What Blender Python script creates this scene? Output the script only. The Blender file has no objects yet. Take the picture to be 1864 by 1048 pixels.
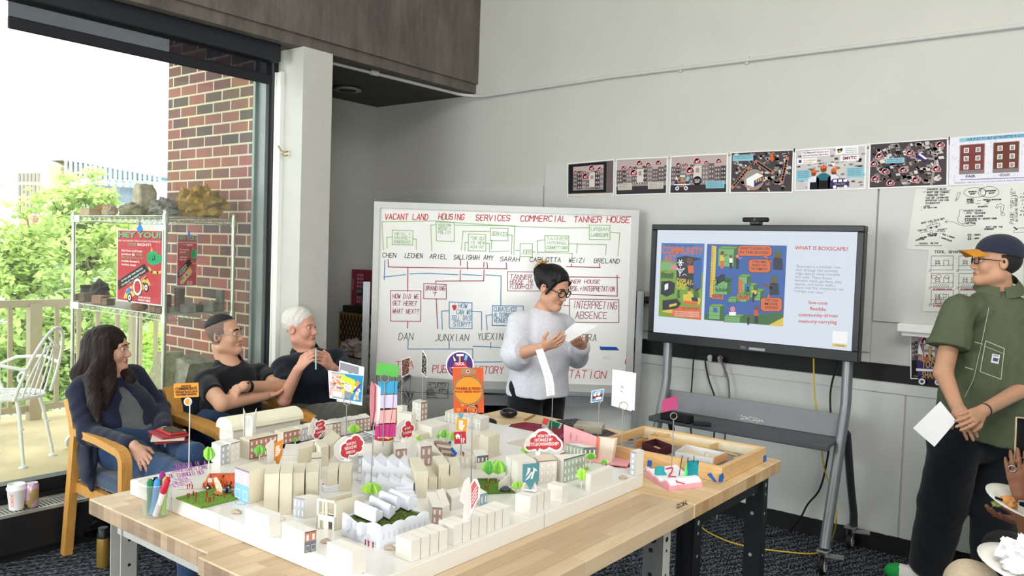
import bpy,math,random
import numpy as np
from mathutils import Vector,Matrix
S=bpy.context.scene
COL=S.collection
PI=math.pi
FPX,YAW,PITCH,ROLL,EYE=1470.4,-0.661284,0.044249,0.033440,1.62
_fw=Vector((math.sin(YAW)*math.cos(PITCH),math.cos(YAW)*math.cos(PITCH),-math.sin(PITCH)))
_r0=Vector((math.cos(YAW),-math.sin(YAW),0));_u0=_r0.cross(_fw)
_rt=_r0*math.cos(ROLL)+_u0*math.sin(ROLL);_up=-_r0*math.sin(ROLL)+_u0*math.cos(ROLL)
CAM=Vector((0,0,EYE))
cam_data=bpy.data.cameras.new('camera');cam=bpy.data.objects.new('camera',cam_data);COL.objects.link(cam)
cam_data.sensor_width=36;cam_data.lens=FPX/1864*36;cam_data.clip_end=500;cam_data.clip_start=.05
cam.matrix_world=Matrix(((_rt.x,_up.x,-_fw.x,0),(_rt.y,_up.y,-_fw.y,0),(_rt.z,_up.z,-_fw.z,EYE),(0,0,0,1)))
S.camera=cam
S.view_settings.view_transform='Standard';S.view_settings.look='None'
S.view_settings.exposure=0.22;S.view_settings.gamma=1.0
W=bpy.data.worlds.new('overcast_sky');S.world=W;W.use_nodes=True
_bg=W.node_tree.nodes['Background'];_bg.inputs[0].default_value=(.93,.97,1,1);_bg.inputs[1].default_value=2.8
def light(name,kind,loc,aim,power,size=1,size_y=None,col=(1,1,1)):
 d=bpy.data.lights.new(name,kind);o=bpy.data.objects.new(name,d);COL.objects.link(o)
 d.energy=power;d.color=col;o.location=loc
 o.rotation_euler=(Vector(aim)-Vector(loc)).to_track_quat('-Z','Y').to_euler()
 if kind=='AREA':
  d.shape='RECTANGLE';d.size=size;d.size_y=size_y or size
 elif kind=='SUN':d.angle=size
 return o
light('sun','SUN',(12,-16,20),(0,0,0),4.5,math.radians(10),col=(1,.96,.86))
light('skylight','AREA',(.3,1.2,4.5),(-.9,3.6,0),130,3.0,2.0,(1,.98,.95))
light('rear_window','AREA',(-2.9,-2.8,1.75),(-1.2,4.8,1.0),158,2.6,2.2,(.95,.98,1))
light('far_window_fill','AREA',(2.4,-2.6,1.3),(-.4,4.8,.4),150,1.6,1.8,(.95,.98,1))  # added fill lamp that lifts the lower right wall; no window known there
def ray(x,y):return _fw+_rt*((x-932)/FPX)-_up*((y-524)/FPX)
def at(x,y,axis,val):
 d=ray(x,y);return CAM+d*((val-CAM[axis])/d[axis])
def atz(x,y,z):return at(x,y,2,z)
def dep(x,y,D):return CAM+ray(x,y)*D
def proj(P):
 P=Vector(P)-CAM;z=P.dot(_fw);return 932+FPX*P.dot(_rt)/z,524-FPX*P.dot(_up)/z
def lin(c):
 if isinstance(c,str):
  c=c.lstrip('#');c=[int(c[i:i+2],16)/255 for i in(0,2,4)]
 return tuple((x/12.92 if x<=.04045 else((x+.055)/1.055)**2.4)for x in c)
MATS={}
def nodes_of(name):
 m=bpy.data.materials.new(name);m.use_nodes=True
 nt=m.node_tree;return m,nt,nt.nodes['Principled BSDF']
def setin(b,**k):
 for n,v in k.items():
  n=n.replace('_',' ')
  if n in b.inputs:b.inputs[n].default_value=v
def M(name,col=None,rough=.6,metal=0,var=.08,scale=12,bump=0,bscale=60,spec=.4,alpha=1,trans=0,sub=0,sheen=0,stretch=None,emit=0):
 if name in MATS:return MATS[name]
 m,nt,b=nodes_of(name);c=lin(col or '#888888');N=nt.nodes;L=nt.links
 setin(b,Roughness=rough,Metallic=metal,Alpha=alpha,Transmission_Weight=trans,Subsurface_Weight=sub,Sheen_Weight=sheen)
 b.inputs['Specular IOR Level'].default_value=spec
 if sub:b.inputs['Subsurface Radius'].default_value=(.012,.005,.003)
 tc=N.new('ShaderNodeTexCoord');src=tc.outputs['Object']
 if stretch:
  mp=N.new('ShaderNodeMapping');mp.inputs['Scale'].default_value=stretch;L.new(src,mp.inputs[0]);src=mp.outputs[0]
 if var:
  no=N.new('ShaderNodeTexNoise');no.inputs['Scale'].default_value=scale;no.inputs['Detail'].default_value=4;L.new(src,no.inputs['Vector'])
  rp=N.new('ShaderNodeValToRGB')
  rp.color_ramp.elements[0].position=.3;rp.color_ramp.elements[1].position=.7
  rp.color_ramp.elements[0].color=tuple(x*(1-var)for x in c)+(1,);rp.color_ramp.elements[1].color=tuple(min(1,x*(1+var))for x in c)+(1,)
  L.new(no.outputs['Fac'],rp.inputs[0]);L.new(rp.outputs[0],b.inputs['Base Color'])
 else:b.inputs['Base Color'].default_value=c+(1,)
 if bump:
  n2=N.new('ShaderNodeTexNoise');n2.inputs['Scale'].default_value=bscale;n2.inputs['Detail'].default_value=5;L.new(src,n2.inputs['Vector'])
  bp=N.new('ShaderNodeBump');bp.inputs['Strength'].default_value=bump;bp.inputs['Distance'].default_value=.01
  L.new(n2.outputs['Fac'],bp.inputs['Height']);L.new(bp.outputs[0],b.inputs['Normal'])
 if emit:
  b.inputs['Emission Color'].default_value=c+(1,);b.inputs['Emission Strength'].default_value=emit
 MATS[name]=m;return m
def glass(name,col='#ffffff',gloss=.06,haze=0.0,rough=.02):
 if name in MATS:return MATS[name]
 m=bpy.data.materials.new(name);m.use_nodes=True;nt=m.node_tree;N=nt.nodes;L=nt.links;N.clear()
 o=N.new('ShaderNodeOutputMaterial');t=N.new('ShaderNodeBsdfTransparent');g=N.new('ShaderNodeBsdfGlossy');d=N.new('ShaderNodeBsdfDiffuse')
 t.inputs[0].default_value=lin(col)+(1,);g.inputs['Roughness'].default_value=rough;d.inputs[0].default_value=lin(col)+(1,)
 m1=N.new('ShaderNodeMixShader');m2=N.new('ShaderNodeMixShader');m1.inputs[0].default_value=gloss;m2.inputs[0].default_value=haze
 L.new(t.outputs[0],m1.inputs[1]);L.new(g.outputs[0],m1.inputs[2]);L.new(m1.outputs[0],m2.inputs[1]);L.new(d.outputs[0],m2.inputs[2]);L.new(m2.outputs[0],o.inputs[0])
 MATS[name]=m;return m
def emis(name,col,k):
 if name in MATS:return MATS[name]
 m,nt,b=nodes_of(name);c=lin(col)+(1,)
 b.inputs['Base Color'].default_value=(0.01,.01,.01,1);b.inputs['Emission Color'].default_value=c;b.inputs['Emission Strength'].default_value=k
 setin(b,Roughness=.5);MATS[name]=m;return m
def P_(col,rough=.75):
 return M('print_'+col.strip('#'),col,rough,var=.03,scale=30,spec=.25)
WLOC={}
class MB:
 def __init__(s,X=None):s.v=[];s.f=[];s.m=[];s.sm=[];s.X=X
 def add(s,vs,fs,m=0,smooth=False):
  b=len(s.v)
  if s.X is not None:vs=[s.X@Vector(v)for v in vs]
  s.v+=[tuple(v)for v in vs];s.f+=[tuple(i+b for i in f)for f in fs]
  s.m+=[m]*len(fs);s.sm+=[smooth]*len(fs);return s
 def box(s,c,d,rz=0,m=0,bev=0):
  c=Vector(c);hx,hy,hz=d[0]/2,d[1]/2,d[2]/2
  R=Matrix.Rotation(rz,3,'Z')if not isinstance(rz,Matrix)else rz
  if bev:
   bv=min(bev,hx*.49,hy*.49,hz*.49)
   vs=[];idx={}
   for sx in(-1,1):
    for sy in(-1,1):
     for sz in(-1,1):
      for ax in range(3):
       h=[hx-bv,hy-bv,hz-bv];h[ax]+=bv
       idx[(sx,sy,sz,ax)]=len(vs);vs.append(c+R@Vector((sx*h[0],sy*h[1],sz*h[2])))
   fs=[]
   for ax in range(3):
    a1,a2=(ax+1)%3,(ax+2)%3
    for sg in(-1,1):
     q=[]
     for p,w in((-1,-1),(1,-1),(1,1),(-1,1)):
      k=[0,0,0];k[ax]=sg;k[a1]=p;k[a2]=w;q.append(idx[(*k,ax)])
     fs.append(q if sg>0 else q[::-1])
   for ax in range(3):
    a1,a2=(ax+1)%3,(ax+2)%3
    for p in(-1,1):
     for w in(-1,1):
      k0=[0,0,0];k0[ax]=-1;k0[a1]=p;k0[a2]=w;k1=list(k0);k1[ax]=1
      q=[idx[(*k0,a1)],idx[(*k1,a1)],idx[(*k1,a2)],idx[(*k0,a2)]]
      fs.append(q if p*w<0 else q[::-1])
   for sx in(-1,1):
    for sy in(-1,1):
     for sz in(-1,1):
      q=[idx[(sx,sy,sz,a)]for a in range(3)];fs.append(q if sx*sy*sz>0 else q[::-1])
   return s.add(vs,fs,m)
  vs=[c+R@Vector((x*hx,y*hy,z*hz))for x in(-1,1)for y in(-1,1)for z in(-1,1)]
  return s.add(vs,[(0,1,3,2),(4,6,7,5),(0,4,5,1),(2,3,7,6),(0,2,6,4),(1,5,7,3)],m)
 def b2(s,lo,hi,m=0,bev=0):
  return s.box([(a+b)/2 for a,b in zip(lo,hi)],[abs(b-a)for a,b in zip(lo,hi)],0,m,bev)
 def prism(s,pts,vec,m=0,ms=None):
  pts=[Vector(p)for p in pts];vec=Vector(vec);n=len(pts)
  nrm=sum(((pts[i]-pts[0]).cross(pts[(i+1)%n]-pts[0])for i in range(n)),Vector())
  if nrm.dot(vec)>0:pts=pts[::-1]
  vs=pts+[p+vec for p in pts]
  s.add(vs,[tuple(range(n)),tuple(range(2*n-1,n-1,-1))],m)
  s.add(vs,[(i,i+n,(i+1)%n+n,(i+1)%n)for i in range(n)],m if ms is None else ms)
  return s
 def poly(s,pts,m=0):return s.add(pts,[tuple(range(len(pts)))],m)
 def tube(s,pts,r,n=8,m=0,cap=True,closed=False,flat=None):
  pts=[Vector(p)for p in pts];k=len(pts);rs=r if isinstance(r,(list,tuple))else[r]*k
  T=[]
  for i in range(k):
   a=pts[(i-1)%k]if closed or i>0 else pts[i];b=pts[(i+1)%k]if closed or i<k-1 else pts[i]
   t=(b-a);T.append(t.normalized()if t.length>1e-9 else Vector((0,0,1)))
  u=T[0].orthogonal().normalized()
  if flat is not None:
   u=(Vector(flat[0])-T[0]*Vector(flat[0]).dot(T[0])).normalized()
  vs=[]
  for i in range(k):
   u=(u-T[i]*u.dot(T[i]));u=u.normalized()if u.length>1e-6 else T[i].orthogonal().normalized()
   w=T[i].cross(u);fy=flat[1]if flat else 1
   for j in range(n):
    a=2*PI*j/n;vs.append(pts[i]+u*(rs[i]*math.cos(a))+w*(rs[i]*fy*math.sin(a)))
  fs=[(i*n+j,i*n+(j+1)%n,((i+1)%k)*n+(j+1)%n,((i+1)%k)*n+j)for i in range(k if closed else k-1)for j in range(n)]
  s.add(vs,fs,m,True)
  if cap and not closed:s.add(vs[:n],[tuple(range(n-1,-1,-1))],m);s.add(vs[-n:],[tuple(range(n))],m)
  return s
 def bar(s,a,b,w,h,m=0,up=(0,0,1)):
  a=Vector(a);b=Vector(b);t=(b-a).normalized();up=Vector(up)
  if abs(t.dot(up))>.98:up=Vector((1,0,0))if abs(t.x)<.9 else Vector((0,1,0))
  x=t.cross(up).normalized()*(w/2);y=x.normalized().cross(t)*(h/2)
  return s.prism([a-x-y,a+x-y,a+x+y,a-x+y],b-a,m)
 def lathe(s,prof,c,n=24,m=0,ax=None,cap=True):
  c=Vector(c);R=Vector((0,0,1)).rotation_difference(Vector(ax)).to_matrix()if ax is not None else Matrix.Identity(3)
  vs=[c+R@Vector((r*math.cos(2*PI*j/n),r*math.sin(2*PI*j/n),z))for r,z in prof for j in range(n)]
  k=len(prof)
  s.add(vs,[(i*n+j,i*n+(j+1)%n,(i+1)*n+(j+1)%n,(i+1)*n+j)for i in range(k-1)for j in range(n)],m,True)
  if cap:
   if prof[0][0]>1e-5:s.add(vs[:n],[tuple(range(n-1,-1,-1))],m)
   if prof[-1][0]>1e-5:s.add(vs[-n:],[tuple(range(n))],m)
  return s
 def ell(s,c,r,n=14,m=0,R=None):
  c=Vector(c);r=(r,r,r)if not isinstance(r,(tuple,list))else r
  k=max(6,n//2);vs=[]
  for i in range(k+1):
   th=PI*i/k
   for j in range(n):
    p=Vector((r[0]*math.sin(th)*math.cos(2*PI*j/n),r[1]*math.sin(th)*math.sin(2*PI*j/n),-r[2]*math.cos(th)))
    vs.append(c+(R@p if R else p))
  return s.add(vs,[(i*n+j,i*n+(j+1)%n,(i+1)*n+(j+1)%n,(i+1)*n+j)for i in range(k)for j in range(n)],m,True)
 def grid(s,fn,nu,nv,m=0,smooth=True,wrap=False):
  vs=[fn(i/nu,j/nv)for i in range(nu+1)for j in range(nv+1)]
  return s.add(vs,[(i*(nv+1)+j,(i+1)*(nv+1)+j,(i+1)*(nv+1)+j+1,i*(nv+1)+j+1)for i in range(nu)for j in range(nv)],m,smooth)
 def build(s,name,mats,parent=None,**props):
  if not isinstance(mats,(list,tuple)):mats=[mats]
  v=np.array(s.v,float).reshape(-1,3)
  if parent is not None:o=WLOC[parent.name]
  else:o=Vector(((v[:,0].min()+v[:,0].max())/2,(v[:,1].min()+v[:,1].max())/2,v[:,2].min()))
  me=bpy.data.meshes.new(name);me.from_pydata((v-np.array(o)).tolist(),[],s.f)
  for q in mats:me.materials.append(q)
  me.polygons.foreach_set('material_index',s.m);me.polygons.foreach_set('use_smooth',s.sm);me.update()
  ob=bpy.data.objects.new(name,me);COL.objects.link(ob)
  if parent is not None:ob.parent=parent
  else:ob.location=o
  WLOC[ob.name]=Vector(o)
  for k,x in props.items():ob[k]=x
  return ob
def thing(name,label,cat,loc,group=None):
 o=bpy.data.objects.new(name,None);COL.objects.link(o);o.location=loc;o.empty_display_size=.05
 o['label']=label;o['category']=cat
 if group:o['group']=group
 WLOC[o.name]=Vector(loc);return o
def struct(mb,name,mats):return mb.build(name,mats,None,kind='structure')
def single(mb,name,mats,label,cat,group=None):
 o=mb.build(name,mats);o['label']=label;o['category']=cat
 if group:o['group']=group
 return o
def copy_tree(o,parent=None):
 c=o.copy();COL.objects.link(c);WLOC[c.name]=WLOC[o.name].copy()
 if parent is not None:c.parent=parent
 for ch in list(o.children):copy_tree(ch,c)
 return c
def place(o,loc,rz=0,label=None,group=None,first=None,sc=None):
 """first placing moves the prototype itself, later ones copy it"""
 used=o.get('_used',0)
 c=o if not used else copy_tree(o)
 o['_used']=1
 c.location=loc;c.rotation_euler=(0,0,rz)
 if sc:c.scale=(sc,sc,sc)if not isinstance(sc,(tuple,list))else sc
 if label:c['label']=label
 if group:c['group']=group
 return c
_TC={}
def glyphs(body,bold=0.0):
 k=(body,bold)
 if k not in _TC:
  cu=bpy.data.curves.new('t','FONT');cu.body=body;cu.size=1;cu.offset=bold;cu.resolution_u=2;cu.fill_mode='FRONT'
  ob=bpy.data.objects.new('t',cu);COL.objects.link(ob);dg=bpy.context.evaluated_depsgraph_get()
  me=bpy.data.meshes.new_from_object(ob.evaluated_get(dg))
  vs=[(v.co.x,v.co.y)for v in me.vertices];fs=[tuple(p.vertices)for p in me.polygons]
  bpy.data.objects.remove(ob);bpy.data.curves.remove(cu);bpy.data.meshes.remove(me)
  x0=min((v[0]for v in vs),default=0);x1=max((v[0]for v in vs),default=1)
  _TC[k]=([(x-x0,y)for x,y in vs],fs,x1-x0)
 return _TC[k]
def _s(t):return[[(int(p[i]),int(p[i+1]))for i in range(0,len(p),2)]for p in t.split()]
STROKES={k:_s(v)for k,v in{'A':'002640 1232','B':'00063645443303 3342413000','C':'4536160502103041','D':'00062644422000','E':'46060040 0333','F':'460600 0333','G':'45361605021030414323','H':'0006 4046 0343','I':'2026','J':'46412010','K':'0006 460340','L':'060040','M':'0006234640','N':'00064046','O':'1605011030414536 1636','P':'00063645443303','Q':'160501103041453616 2240','R':'00063645443303 2340','S':'453616050413334241301001','T':'0646 2620','U':'060110304146','V':'062046','W':'0610243046','X':'0046 0640','Y':'0623 462320','Z':'06460040','?':'05163645242322 2021','+':'2125 0343','/':'0046','-':'1333','.':'2021',',':'2110',':':'2122 2425','!':'2622 2021',"'":'2624','"':'1614 3634','1':'152620','2':'051636450040','=':'0242 0444','(':'36242230','&':'4014253634110020','0':'1605011030414536 1636','8':'23142536342311023023','#':'1016 3036 0242 0444'}.items()}
class Pl:
 """A plane patch to draw on: origin O, unit axes U (right), V (up), N toward the viewer; layers are lifted along N."""
 def __init__(s,O,U,V,mb,lift=.0006):
  s.O=Vector(O);s.U=Vector(U).normalized();V=Vector(V);s.V=(V-s.U*V.dot(s.U)).normalized();s.N=s.U.cross(s.V);s.mb=mb;s.l=lift;s.rnd=random.Random(5)
 def P(s,u,v,k=1):return s.O+s.U*u+s.V*v+s.N*(s.l*k)
 def px(s,x,y):
  d=ray(x,y);t=(s.O-CAM).dot(s.N)/d.dot(s.N);q=CAM+d*t-s.O;return q.dot(s.U),q.dot(s.V)
 def poly(s,pts,m,k=1):s.mb.poly([s.P(u,v,k)for u,v in pts],m)
 def rect(s,u0,v0,u1,v1,m,k=1):s.poly([(u0,v0),(u1,v0),(u1,v1),(u0,v1)],m,k)
 def disc(s,u,v,r,m,k=1,n=20,ry=None):s.poly([(u+r*math.cos(2*PI*i/n),v+(ry or r)*math.sin(2*PI*i/n))for i in range(n)],m,k)
 def line(s,pts,w,m,k=1,closed=False):
  if closed:pts=list(pts)+[pts[0]]
  for(a,b),(c,d)in zip(pts,pts[1:]):
   L=math.hypot(c-a,d-b)
   if L<1e-7:continue
   ex,ey=(c-a)/L*w/2,(d-b)/L*w/2
   s.poly([(a-ex+ey,b-ey-ex),(c+ex+ey,d+ey-ex),(c+ex-ey,d+ey+ex),(a-ex-ey,b-ey+ex)],m,k)
 def frame(s,u0,v0,u1,v1,w,m,k=1):s.line([(u0,v0),(u1,v0),(u1,v1),(u0,v1)],w,m,k,True)
 def text(s,body,u,v,h,m,k=2,fit=None,al='l',bold=0.,rot=0,maxw=None):
  vs,fs,w=glyphs(body,bold);sy=h/.70;sx=sy
  if fit:sx=fit/max(w,1e-6)
  elif maxw and w*sx>maxw:sx=maxw/w
  ox={'l':0,'c':-w*sx/2,'r':-w*sx}[al];c,n=math.cos(rot),math.sin(rot)
  pts=[(ox+x*sx,y*sy)for x,y in vs]
  s.mb.add([s.P(u+x*c-y*n,v+x*n+y*c,k)for x,y in pts],fs,m)
 def hand(s,body,u,v,h,w,m,k=1,fit=None,rot=0,slant=.12,jit=.25,gap=1.5):
  ch=h/6;adv=(4+gap)
  sx=ch*.9
  if fit:sx=fit/(len(body)*adv-gap)
  c,n=math.cos(rot),math.sin(rot);R=s.rnd
  for i,q in enumerate(body.upper()):
   for st in STROKES.get(q,[]):
    pts=[]
    for a,b in st:
     x=(i*adv+a+R.uniform(-jit,jit))*sx+b*ch*slant;y=(b+R.uniform(-jit,jit))*ch
     pts.append((u+x*c-y*n,v+x*n+y*c))
    s.line(pts,w,m,k)
 def pxline(s,pts,w,m,k=1,closed=False):s.line([s.px(*p)for p in pts],w,m,k,closed)
 def pxpoly(s,pts,m,k=1):
  q=[s.px(*p)for p in pts]
  if sum(q[i][0]*q[(i+1)%len(q)][1]-q[(i+1)%len(q)][0]*q[i][1]for i in range(len(q)))<0:q=q[::-1]
  s.poly(q,m,k)
 def pxhand(s,body,x0,y0,x1,y1,h,w,m,k=1,**kw):
  a=s.px(x0,y0);b=s.px(x1,y1);t=s.px(x0,y0-h);L=math.hypot(b[0]-a[0],b[1]-a[1])
  s.hand(body,a[0],a[1],math.hypot(t[0]-a[0],t[1]-a[1]),w,m,k,fit=L,rot=math.atan2(b[1]-a[1],b[0]-a[0]),**kw)
 def pxtext(s,body,x0,y0,x1,y1,h,m,k=2,**kw):
  a=s.px(x0,y0);b=s.px(x1,y1);t=s.px(x0,y0-h);L=math.hypot(b[0]-a[0],b[1]-a[1])
  s.text(body,a[0],a[1],math.hypot(t[0]-a[0],t[1]-a[1]),m,k,fit=L,rot=math.atan2(b[1]-a[1],b[0]-a[0]),**kw)
# surface materials
def brick_mat():
 m,nt,b=nodes_of('brick');N=nt.nodes;L=nt.links
 tc=N.new('ShaderNodeTexCoord');mp=N.new('ShaderNodeMapping');mp.inputs['Rotation'].default_value=(PI/2,0,0)
 L.new(tc.outputs['Object'],mp.inputs[0])
 br=N.new('ShaderNodeTexBrick');br.offset=.5
 for k,v in(('Scale',1),('Mortar Size',.007),('Brick Width',.213),('Row Height',.0767),('Bias',.0),('Mortar Smooth',.15)):br.inputs[k].default_value=v
 br.inputs['Color1'].default_value=lin('#a55b4a')+(1,);br.inputs['Color2'].default_value=lin('#5f4e4b')+(1,);br.inputs['Mortar'].default_value=lin('#d9c8ac')+(1,)
 no=N.new('ShaderNodeTexNoise');no.inputs['Scale'].default_value=3;no.inputs['Detail'].default_value=6;L.new(mp.outputs[0],no.inputs[0])
 L.new(mp.outputs[0],br.inputs[0])
 mx=N.new('ShaderNodeMix');mx.data_type='RGBA';mx.blend_type='OVERLAY';mx.inputs[0].default_value=.45
 L.new(br.outputs[0],mx.inputs[6]);L.new(no.outputs[1],mx.inputs[7]);hs=N.new('ShaderNodeHueSaturation');hs.inputs['Saturation'].default_value=.9
 L.new(mx.outputs[2],hs.inputs['Color']);L.new(hs.outputs[0],b.inputs[0])
 bp=N.new('ShaderNodeBump');bp.invert=True;bp.inputs['Strength'].default_value=.6;bp.inputs['Distance'].default_value=.01;L.new(br.outputs['Fac'],bp.inputs['Height']);L.new(bp.outputs[0],b.inputs['Normal'])
 setin(b,Roughness=.9);return m
def carpet_mat():
 m,nt,b=nodes_of('carpet');N=nt.nodes;L=nt.links
 tc=N.new('ShaderNodeTexCoord');n1=N.new('ShaderNodeTexNoise');n1.inputs['Scale'].default_value=140;n1.inputs['Detail'].default_value=3
 mp=N.new('ShaderNodeMapping');mp.inputs['Scale'].default_value=(1,.35,1);mp.inputs['Rotation'].default_value=(0,0,.9);L.new(tc.outputs['Object'],mp.inputs[0]);L.new(mp.outputs[0],n1.inputs[0])
 w=N.new('ShaderNodeTexWave');w.inputs['Scale'].default_value=9;w.inputs['Distortion'].default_value=5;w.inputs['Detail'].default_value=3;w.inputs['Detail Scale'].default_value=5;L.new(mp.outputs[0],w.inputs[0])
 mm=N.new('ShaderNodeMath');mm.operation='MULTIPLY_ADD';mm.inputs[1].default_value=.1;L.new(w.outputs['Fac'],mm.inputs[0]);L.new(n1.outputs['Fac'],mm.inputs[2])
 rp=N.new('ShaderNodeValToRGB');e=rp.color_ramp.elements
 e[0].position=.44;e[0].color=lin('#0c0e11')+(1,);e[1].position=.7;e[1].color=lin('#7d818a')+(1,)
 q=e.new(.54);q.color=lin('#262a32')+(1,)
 L.new(mm.outputs[0],rp.inputs[0]);L.new(rp.outputs[0],b.inputs[0])
 bp=N.new('ShaderNodeBump');bp.inputs['Strength'].default_value=.5;bp.inputs['Distance'].default_value=.004;L.new(n1.outputs['Fac'],bp.inputs['Height']);L.new(bp.outputs[0],b.inputs['Normal'])
 setin(b,Roughness=1);b.inputs['Specular IOR Level'].default_value=.1;return m
def concrete_mat():
 m,nt,b=nodes_of('concrete');N=nt.nodes;L=nt.links
 tc=N.new('ShaderNodeTexCoord');mp=N.new('ShaderNodeMapping');mp.inputs['Scale'].default_value=(2,2,.5);L.new(tc.outputs['Object'],mp.inputs[0])
 n1=N.new('ShaderNodeTexNoise');n1.inputs['Scale'].default_value=3.2;n1.inputs['Detail'].default_value=9;n1.inputs['Roughness'].default_value=.68;L.new(mp.outputs[0],n1.inputs[0])
 rp=N.new('ShaderNodeValToRGB');e=rp.color_ramp.elements;e[0].position=.3;e[0].color=lin('#4d4843')+(1,);e[1].position=.72;e[1].color=lin('#787167')+(1,)
 L.new(n1.outputs['Fac'],rp.inputs[0]);L.new(rp.outputs[0],b.inputs[0])
 n2=N.new('ShaderNodeTexNoise');n2.inputs['Scale'].default_value=30;n2.inputs['Detail'].default_value=4;L.new(tc.outputs['Object'],n2.inputs[0])
 bp=N.new('ShaderNodeBump');bp.inputs['Strength'].default_value=.35;bp.inputs['Distance'].default_value=.02;L.new(n2.outputs['Fac'],bp.inputs['Height']);L.new(bp.outputs[0],b.inputs['Normal'])
 setin(b,Roughness=.85);return m
def plank_mat(name,c1,c2,w,ln,axis,c3=None):
 """butcher block: planks run along axis, w wide, staggered joints"""
 m,nt,b=nodes_of(name);N=nt.nodes;L=nt.links
 tc=N.new('ShaderNodeTexCoord');mp=N.new('ShaderNodeMapping');mp.inputs['Rotation'].default_value=(0,0,PI/2 if axis=='y' else 0);L.new(tc.outputs['Object'],mp.inputs[0])
 br=N.new('ShaderNodeTexBrick');br.offset=.37;br.offset_frequency=2
 for k,v in(('Scale',1),('Mortar Size',.0006),('Brick Width',ln),('Row Height',w),('Bias',-.1)):br.inputs[k].default_value=v
 br.inputs['Color1'].default_value=lin(c1)+(1,);br.inputs['Color2'].default_value=lin(c2)+(1,);br.inputs['Mortar'].default_value=lin(c3 or c2)+(1,)
 L.new(mp.outputs[0],br.inputs[0])
 m2=N.new('ShaderNodeMapping');m2.inputs['Scale'].default_value=(3,40,40);L.new(mp.outputs[0],m2.inputs[0])
 no=N.new('ShaderNodeTexNoise');no.inputs['Scale'].default_value=2;no.inputs['Detail'].default_value=5;L.new(m2.outputs[0],no.inputs[0])
 mx=N.new('ShaderNodeMix');mx.data_type='RGBA';mx.blend_type='SOFT_LIGHT';mx.inputs[0].default_value=.35;L.new(br.outputs[0],mx.inputs[6]);L.new(no.outputs['Fac'],mx.inputs[7])
 L.new(mx.outputs[2],b.inputs[0]);setin(b,Roughness=.45);b.inputs['Specular IOR Level'].default_value=.35;return m
BRICK=brick_mat();CARPET=carpet_mat();CONC=concrete_mat()
WAINS=M('wainscot_paint','#dedfdb',.7,var=.02,scale=4,bump=.05,bscale=40)
WALLP=M('wall_paint','#c8c7bf',.75,var=.02,scale=3,bump=.05,bscale=40)
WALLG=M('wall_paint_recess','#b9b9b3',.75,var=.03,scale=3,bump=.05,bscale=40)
WHITE=M('white_paint','#f0f0ec',.6,var=.02)
BLACK=M('black_paint','#0c0c0e',.6,var=.15)
BLACKM=M('black_metal','#15161a',.42,var=.1)
DKGREY=M('dark_grey_metal','#3c3f43',.45,.3,var=.06)
STEEL=M('brushed_steel','#b4b6b8',.32,.85,var=.05)
CHROME=M('chrome_wire','#c3c1b4',.28,.8,var=.1)
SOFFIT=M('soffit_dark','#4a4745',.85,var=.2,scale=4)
# room shell
YW=4.876;XR=-5.36;XB=-4.2;ZS=2.86
m=MB();m.b2((-5.5,-3,-.1),(3.2,5.0,0));struct(m,'floor',CARPET)
m=MB();m.b2((XR,YW,0),(3.2,5.05,4.6));struct(m,'wall_back',WALLP)
m=MB();m.b2((3.2,-3.1,0),(3.3,5.05,4.6));struct(m,'wall_right',WALLP)
m=MB();m.b2((-4.5,-3.1,0),(3.3,-3,4.6));struct(m,'wall_front',WALLP)
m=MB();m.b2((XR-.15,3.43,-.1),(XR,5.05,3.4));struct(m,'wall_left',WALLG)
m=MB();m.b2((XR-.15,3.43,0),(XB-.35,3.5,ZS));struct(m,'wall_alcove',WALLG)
m=MB();m.b2((-4.62,-3,ZS),(XB-.02,YW,4.6));m.b2((-5.51,3.21,ZS),(-4.62,YW,4.6))
m.b2((XB-.02,-3,ZS+.07),(XB+.0,YW,4.6))
struct(m,'trim_1_beam',CONC)
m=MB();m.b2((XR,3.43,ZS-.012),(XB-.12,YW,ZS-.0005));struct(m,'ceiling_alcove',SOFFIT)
m=MB();m.b2((-6.2,-3,4.6),(3.2,5.05,4.7));struct(m,'ceiling',WHITE)
m=MB();m.b2((-4.56,3.2,0),(XB,3.43,ZS));struct(m,'trim_2_column',M('column_paint','#cbcac3',.7,var=.02))
m=MB();m.b2((-4.45,3.178,.25),(-4.39,3.2,2.72));m.b2((-4.40,3.17,.25),(-4.388,3.18,2.72));m.b2((-4.452,3.17,.25),(-4.44,3.18,2.72));struct(m,'trim_3_channel',WHITE)
m=MB()
PANEL=M('pinup_board','#cdcdc7',.8,var=.02,scale=5,bump=.08,bscale=120)
for x0,x1,z0,z1 in((XR,-3.52,1.12,2.12),(-3.51,-1.195,1.12,2.27),(-1.19,3.2,1.3,2.27)):
 m.b2((x0+.002,YW-.018,z0),(x1-.002,YW+.01,z1),bev=.002)
m.b2((-1.19,YW-.008,1.065),(3.2,YW+.01,1.297));m.b2((XR,YW-.008,1.065),(-1.194,YW+.01,1.117))
struct(m,'trim_4_boards',PANEL)
m=MB();m.b2((XR,YW-.004,.963),(3.2,YW+.01,1.062));struct(m,'trim_5_band',BLACK)
m=MB();m.b2((XR,YW-.012,.903),(3.2,YW+.01,.960));m.b2((XR,YW-.006,.10),(-1.0,YW+.01,.898));m.b2((-.99,YW-.006,.10),(3.2,YW+.01,.898));struct(m,'trim_6_wainscot',WAINS)
def ragged(name,lo,hi):
 mm=MB();R=random.Random(2);x=lo
 pts=[]
 while x<hi:pts.append((x,.098+R.uniform(-.003,.004)));x+=R.uniform(.012,.04)
 pr=[(lo,0)]+[(hi,0)]+pts[::-1]
 mm.prism([(a,YW-.014,b)for a,b in pr],(0,.014,0));return struct(mm,name,M('black_rubber','#131316',.55,var=.3,scale=25))
ragged('baseboard_back',XR,3.2)
m=MB()
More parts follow.
